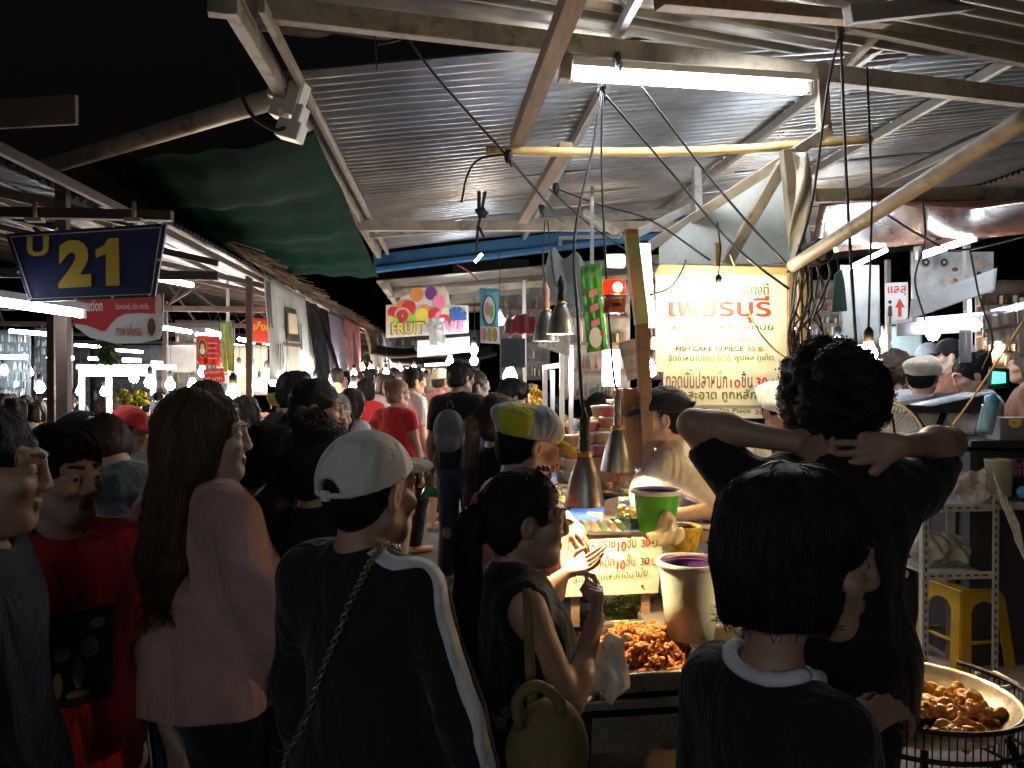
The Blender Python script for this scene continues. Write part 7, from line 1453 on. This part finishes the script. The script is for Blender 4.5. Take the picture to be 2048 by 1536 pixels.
# 14 vendor with white cap in apron
def apron(c):
    U = c['U']; b = MB()
    b.grid(lambda u, v: Vector(U(-.13 + .26 * u, .15 + .03 * math.sin(math.pi * u) - .02 * v, .6 + .62 * v)), 10, 10)
    o = b.build('apron', K['black'], c['root'], rel=False, loc=(0, 0, 0), solid=.006)
    for q in (-1, 1): m = MB(); m.tube(curve_pts([U(q * .1, .16, 1.21), U(q * .085, .09, 1.36), U(q * .07, .0, 1.44)], 12), .012, 6); m.build('apron_strap', K['black'], c['root'], rel=False, loc=(0, 0, 0))
xy, H = stand_at(1560, 772, 3.75)
person('stall worker in a white puffy cap and black apron behind the raised elbow', xy, 172, H, 'near', 'm', 'tan', 1.05, head=(8, 22, 0), top=dict(mat=K['white']), bottom=JEANS, hair=('short', 'black'), hat=dict(kind='newsboy', mat=K['capw']), extra=apron)
# 15 man with curly hair, hands behind his head
xy, H = stand_at(1660, 722, 1.95)
person('man with thick curly hair holding both hands behind his head, in a black T-shirt', xy, -2, H, 'near', 'm', 'tan', 1.08, swx=1.22, head=(-2, 2, 0), top=dict(mat=K['black'], sleeve=.33, loose=.022, sl=.016, hem=.8), bottom=BLK, hair=('afro', 'black'),
    arms={'L': dict(ww=P(1590, 884, 1.86), ew=P(1388, 850, 1.98), d=(1, .10, -.02), n=(.1, 1, 0), t=(0, 0, -1), curl=(.28, .3, .32, .36), spread=.12, thumb=.2), 'R': dict(ww=P(1800, 892, 1.84), ew=P(1898, 886, 2.04), d=(-1, .10, -.05), n=(-.1, 1, 0), t=(0, 0, -1), curl=(.26, .3, .33, .38), spread=.14, thumb=.2)})
# 16 girl with a thick black bob closest to the camera
def collar(c):
    U = c['U']; b = MB(); R_ = []
    for a in np.linspace(0, 2 * math.pi, 37):
        R_.append(U(.078 * math.cos(a), -.014 + .07 * math.sin(a), 1.425))
    R_ = [p for p, n in skin_to(c, 'shirt', R_, .002)]; b.tube(R_, .0125, 8); b.build('collar', K['white'], c['root'], rel=False, loc=(0, 0, 0))
xy, H = stand_at(1560, 1000, 1.28)
person('girl with a thick black bob closest to the camera, black top with a white neckband', xy, 66, H, 'near', 'f', 'tan', 1.0, head=(44, 6, 0), top=dict(mat=K['black'], sleeve=.5, hem=.8, neck=.07), bottom=BLK, hair=('bob', 'black', -.098), hscale=1.15, neckup=.07, extra=collar,
    arms={'R': dict(ww=P(1725, 1452, 1.36), pole=(.6, -.5, -1), d=(.9, .3, .35), n=(-.2, .1, -1), t=(-.3, 1, .2), curl=(.5, .6, .65, .7), spread=.15, thumb=.5)})
# ---------------------------------------------------------------- middle of the aisle
def mid(px, py, d, label, heading, **kw):
    xy, H = stand_at(px, py, d); kw.setdefault('bottom', BLK); return person(label, xy, heading, H, 'mid', **kw)
def tote(c):
    el, wr, a = c['J']['R']; o = MB(); w = Vector(wr); o.grid(lambda u, v: w + Vector((-.14 + .28 * u + .01 * math.sin(v * 9), .02 * math.sin(u * 9 + v * 4), -.1 - .36 * v)), 12, 12); o.tube(curve_pts([w + Vector((-.1, 0, -.1)), w + Vector((0, 0, .0)), w + Vector((.1, 0, -.1))], 12), .008, 5)
mid(792, 766, 7.0, 'woman in red top and skirt with blond hair in a bun, hand on hip', 24, sex='f', skin='light', head=(38, 4, 0), top=dict(mat=K['red'], sleeve=.16, hem=.92), bottom=dict(kind='skirt', mat=K['red'], end=.62), hair=('bun', 'blond'), shoes=K['white'], arms={'L': dict(wrist=(-.15, .05, 1.0), pole=(-1, -.4, 0)), 'R': dict(wrist=(.2, .12, .78), pole=(1, -.6, 0))})
p = P(866, 950, 7.0); b = MB(); b.grid(lambda u, v: p + RGT * (-.09 + .2 * u + .02 * math.sin(v * 5)) + Vector((0, .03 * math.sin(u * 8 + v * 5), -.22 * v * (1 - .12 * math.sin(u * 3)))), 14, 14); b.tube([p + RGT * -.07, p + Vector((0, 0, .09)), p + RGT * .09], .006, 5); tag(b.build('shopping_bag', M('bag_green', (.02, .20, .06), .4, var=.2, bump=.4, bscale=15), solid=.006), 'green shopping bag held beside the woman in red', 'bag')
mid(826, 738, 7.6, 'tall dark haired man in a pale shirt looking sideways beyond the woman in red', 62, sex='m', skin='light', head=(10, 6, 0), top=dict(mat=K['white']), hair=('short', 'black'))
mid(882, 742, 8.6, 'person in a pink shirt and pale cap in front of the fruit stall', 30, sex='m', head=(30, 0, 0), top=dict(mat=K['pink']), bottom=dict(kind='shorts', mat=K['grey']), hair=('short', 'brown'), hat=dict(kind='cap', mat=K['cream']))
def backpack(c):
    U = c['U']; o = SDF(); o.ell(U(0, -.2, 1.16), (.13, .075, .17), None, 0, .02); o.ell(U(0, -.25, 1.08), (.1, .04, .08), None, 0, .012); V, F, L = o.mesh(.014); sdf_obj('rucksack', V, F, L, [cloth('rucksack', (.085, .085, .095))], c['root'])
    b = MB(); b.tube(curve_pts([U(-.02, -.17, 1.33), U(0, -.19, 1.38), U(.02, -.17, 1.33)], 8), .01, 6); b.build('rucksack_handle', BLACKC, c['root'], rel=False, loc=(0, 0, 0))
mid(918, 727, 6.4, 'man in a black T-shirt with a small grey rucksack, seen from behind', 22, sex='m', head=(32, 4, 0), top=dict(mat=K['black']), bottom=dict(mat=K['denim']), hair=('short', 'black'), extra=backpack)
mid(985, 755, 5.6, 'person in a blue striped shirt bending over the fruit', 42, sex='m', lean=16, head=(30, 26, 0), top=dict(mat=[K['blue'], K['denim']], matfn=stripes(.03)), bottom=dict(mat=K['dnavy']), hair=('tidy', 'black'))
mid(732, 762, 8.8, 'woman in a scarlet T-shirt with dark short hair, seen from behind', 8, sex='f', girth=1.15, top=dict(mat=K['scarlet']), hair=('bob', 'black', -.1))
mid(700, 782, 6.0, 'person in a plain white top behind the man in profile', 40, sex='f', girth=1.1, head=(0, 14, 0), top=dict(mat=K['white']), hair=('long', 'brown', .2))
mid(668, 795, 4.6, 'older woman in a patterned blouse facing the camera behind the man in profile', 140, sex='f', head=(0, 8, 0), top=dict(mat=K['print_']), hair=('short', 'grey'))
mid(592, 751, 4.7, 'man in navy with tall dark hair behind the cropped head', 30, sex='m', top=dict(mat=K['navy']), hair=('tidy', 'black'))
mid(562, 792, 6.6, 'food seller in a yellow hat lit by the warm bulbs', 110, sex='f', head=(0, 10, 0), top=dict(mat=K['tan']), hair=('short', 'black'), hat=dict(kind='newsboy', mat=K['yellow']))
mid(492, 800, 5.2, 'woman with long brown hair half hidden behind the long haired woman', 40, sex='f', top=dict(mat=K['brown']), hair=('long', 'brown', .3))
mid(415, 770, 4.2, 'tall dark haired person directly behind the long haired woman', 20, sex='m', top=dict(mat=K['black']), hair=('short', 'black'))
mid(248, 822, 4.4, 'drink seller in a red cap and spotted grey shirt behind the bent person', 100, sex='f', head=(0, 16, 0), top=dict(mat=K['pat']), hair=('bob', 'black', -.12), hat=dict(kind='cap', mat=K['scarlet']))
mid(856, 752, 9.4, 'person with pale cropped hair in lavender beside the pink shirt', 10, sex='f', top=dict(mat=K['lav']), hair=('short', 'grey'))
mid(952, 745, 6.6, 'woman with tied back hair beyond the blue striped shirt', 80, sex='f', skin='light', top=dict(mat=K['tan']), hair=('bun', 'brown'))
mid(770, 752, 9.8, 'woman with a child height friend, cream blouse, beyond the woman in red', 150, sex='f', top=dict(mat=K['cream']), hair=('long', 'brown', .2))
mid(1064, 772, 7.9, 'mango seller in a checked shirt behind the mango counter', 180, sex='f', head=(0, 12, 0), top=dict(mat=K['pat']), hair=('short', 'black'))
mid(1108, 800, 6.4, 'shopper in a scarlet top glimpsed through the glass case posts', 30, sex='f', top=dict(mat=K['scarlet']), hair=('short', 'black'))
mid(1180, 792, 6.0, 'shopper in black bending behind the cup rack', 120, sex='f', lean=12, top=dict(mat=K['black']), hair=('bob', 'black', -.1))
# right hand stall
def braces(c):
    U = c['U']; b = MB()
    for q in (-1, 1):
        pts = curve_pts([U(q * .10, .02, 1.40), U(q * .095, -.10, 1.36), U(0, -.165, 1.18), U(-q * .09, -.15, .98), U(-q * .1, -.15, .9)], 20); vs = []
        for i, p in enumerate(pts): p = p + Vector((0, -.012 - .003 * q, .0)); vs += [p - Vector((.02, 0, .0)), p + Vector((.02, 0, 0))]
        m = MB(); m.add(vs, [(2 * i, 2 * i + 1, 2 * i + 3, 2 * i + 2) for i in range(len(pts) - 1)], 0, True); m.build('suspender', K['black'], c['root'], rel=False, loc=(0, 0, 0), solid=.004)
xy, H = stand_at(1842, 718, 5.1)
person('stall worker in a white T-shirt with crossed black suspenders and a sand cap', xy, 14, H, 'near', 'f', 'light', 1.0, head=(22, 4, 0), top=dict(mat=K['white'], sleeve=.33), bottom=dict(mat=K['black']), hair=('short', 'black'), hat=dict(kind='newsboy', mat=K['sand']), extra=braces, eyes=False, arms={'R': dict(ww=P(1922, 812, 5.0), pole=(.3, -.4, -1), d=(1, .1, -.25), n=(0, 0, -1), t=(0, 1, 0), curl=(.2, .25, .3, .35), spread=.2)})
mid(1958, 708, 5.15, 'woman in white with tied back hair looking down at the cash register', -75, sex='f', skin='light', girth=1.15, head=(0, 22, 0), top=dict(mat=K['white'], sleeve=0), hair=('bun', 'black'))
mid(1858, 690, 6.8, 'man in a grey cap and glasses facing the black cap', 70, sex='m', head=(0, 8, 0), top=dict(mat=K['black']), hair=('short', 'black'), hat=dict(kind='cap', mat=K['capgrey']))
mid(1903, 682, 6.6, 'man in a black cap and dark plaid shirt facing the grey cap', -70, sex='m', skin='light', head=(0, 8, 0), top=dict(mat=K['brown']), hair=('short', 'black'), hat=dict(kind='cap', mat=K['black']))
mid(1790, 712, 6.0, 'curly haired shopper in a striped black and white top behind the fan', 35, sex='f', top=dict(mat=[K['white'], K['black']], matfn=stripes(.045)), hair=('afro', 'brown'))
mid(2052, 700, 6.0, 'shopper in brown at the far side of the register stall', -60, sex='f', top=dict(mat=K['brown']), hair=('long', 'brown', .25))
# ---------------------------------------------------------------- far shoppers: a few kinds, copied
PR = []
for i, (h, sx, tp) in enumerate((('short', 'm', .34), ('bob', 'f', .34), ('long', 'f', .34), ('crop', 'm', .34), ('bun', 'f', .34))):
    c = person('', (0, 0), 0, 1.64, 'far', sx, ('tan', 'light')[i % 2], 1.05, top=dict(mat=K['grey'], sleeve=tp), bottom=dict(mat=K['dnavy']), hair=(h, 'black')); PR.append(c['root'])
HN = ('short haired', 'bobbed', 'long haired', 'cropped', 'bun wearing'); used = set(); first = set()
CL = [('grey', 'grey'), ('white', 'white'), ('black', 'black'), ('navy', 'navy'), ('pink', 'pink'), ('teal', 'dark teal'), ('lav', 'lavender'), ('tan', 'tan'), ('blue', 'blue'), ('scarlet', 'scarlet'), ('cream', 'cream'), ('olive', 'olive'), ('hot', 'hot pink'), ('brown', 'brown'), ('slate', 'slate')]
def far(px, py, d, where, kind, col, heading, hair=None):
    xy, H = stand_at(px, py, d); q = PR[kind]
    r = q if kind not in first else copy_tree(q); first.add(kind)
    r.location = (xy[0], xy[1], 0); r.rotation_euler.z = -rad(heading); s = H / 1.64; r.scale = (s, s, s)
    n, w = CL[col]
    for ch in r.children:
        nm = ch.name.split('.')[0]; 
        if nm in ('shirt', 'hair'):
            ch.material_slots[0].link = 'OBJECT'; ch.material_slots[0].material = K[n] if nm == 'shirt' else HAIR[hair or 'black']
    tag(r, '%s shopper in %s %s' % (HN[kind], w, where), 'person', 'shoppers far back in the market')
rs = random.Random(21)
A1 = 'far down the aisle crowd'; A2 = 'among the far shoppers under the left zinc roof'; A3 = 'beyond the register stall'
for i, (px, d) in enumerate(((672, 11), (690, 13), (716, 11.5), (742, 12.5), (758, 15), (776, 12), (790, 14), (806, 11), (818, 16), (838, 12), (850, 14), (866, 11.5), (880, 15), (896, 13), (912, 11), (926, 14), (800, 19), (772, 20), (826, 21), (848, 18), (748, 18), (872, 20), (900, 18), (730, 16), (940, 12))):
    far(px, 742 + rs.uniform(-6, 10), d, A1, i % 5, (i * 4 + i // 5) % 15, rs.choice((0, 10, 170, 190, 40, -40)), rs.choice(('black', 'black', 'brown')))
for i, (px, py, d) in enumerate(((8, 796, 8.5), (30, 800, 6.8), (52, 792, 9.5), (75, 806, 8), (98, 798, 10), (120, 802, 9), (142, 796, 10.5), (60, 812, 7.2), (160, 810, 9.8), (290, 790, 8), (318, 786, 8.6), (20, 788, 11), (352, 792, 9), (230, 800, 11), (108, 790, 12.5))):
    far(px, py, d, A2, (i * 2 + i // 5) % 5, (i * 4 + 2 + i // 3) % 15, rs.choice((20, 60, 120, 170, -60, -20)))
for i, (px, py, d) in enumerate(((1700, 735, 9), (1728, 740, 8), (1755, 735, 9.5), (1812, 728, 8.5), (1835, 735, 9.5), (1940, 725, 9), (1640, 745, 8.5), (1340, 760, 9))):
    far(px, py, d, A3, (i * 3) % 5, (i * 2 + 5) % 15, rs.choice((30, 100, 200, -80)))

for i, (x, y, d) in enumerate(((438, 752, 9.2), (478, 740, 11.5), (520, 772, 10), (590, 752, 12), (612, 744, 14), (630, 768, 11), (690, 760, 15), (724, 735, 17), (340, 770, 10), (300, 765, 9), (80, 776, 10), (8, 742, 12))):
    bulb(x, y, d, ('warm bulb among the clustered lamps over the left stalls', 'cool bulb among the clustered lamps over the left stalls')[i % 3 == 2], r=.06, mat=(WARMF, COOLF)[i % 3 == 2], cord=.5, group=('clustered warm bulbs', 'clustered cool bulbs')[i % 3 == 2])
for i, (a, e, d) in enumerate((((150, 690), (205, 694), 16), ((230, 700), (285, 704), 18), ((392, 668), (440, 674), 13), ((20, 662), (95, 668), 12), ((455, 690), (500, 694), 15))):
    tube_light(P(*a, d), P(*e, d), 'white tube under the left zinc roof, ' + ('above the bright booth', 'past the bright booth', 'beside the portrait banner', 'over the merchandise board', 'behind the leaf banner')[i], r=.03, mat=TUBEF, batten=False)
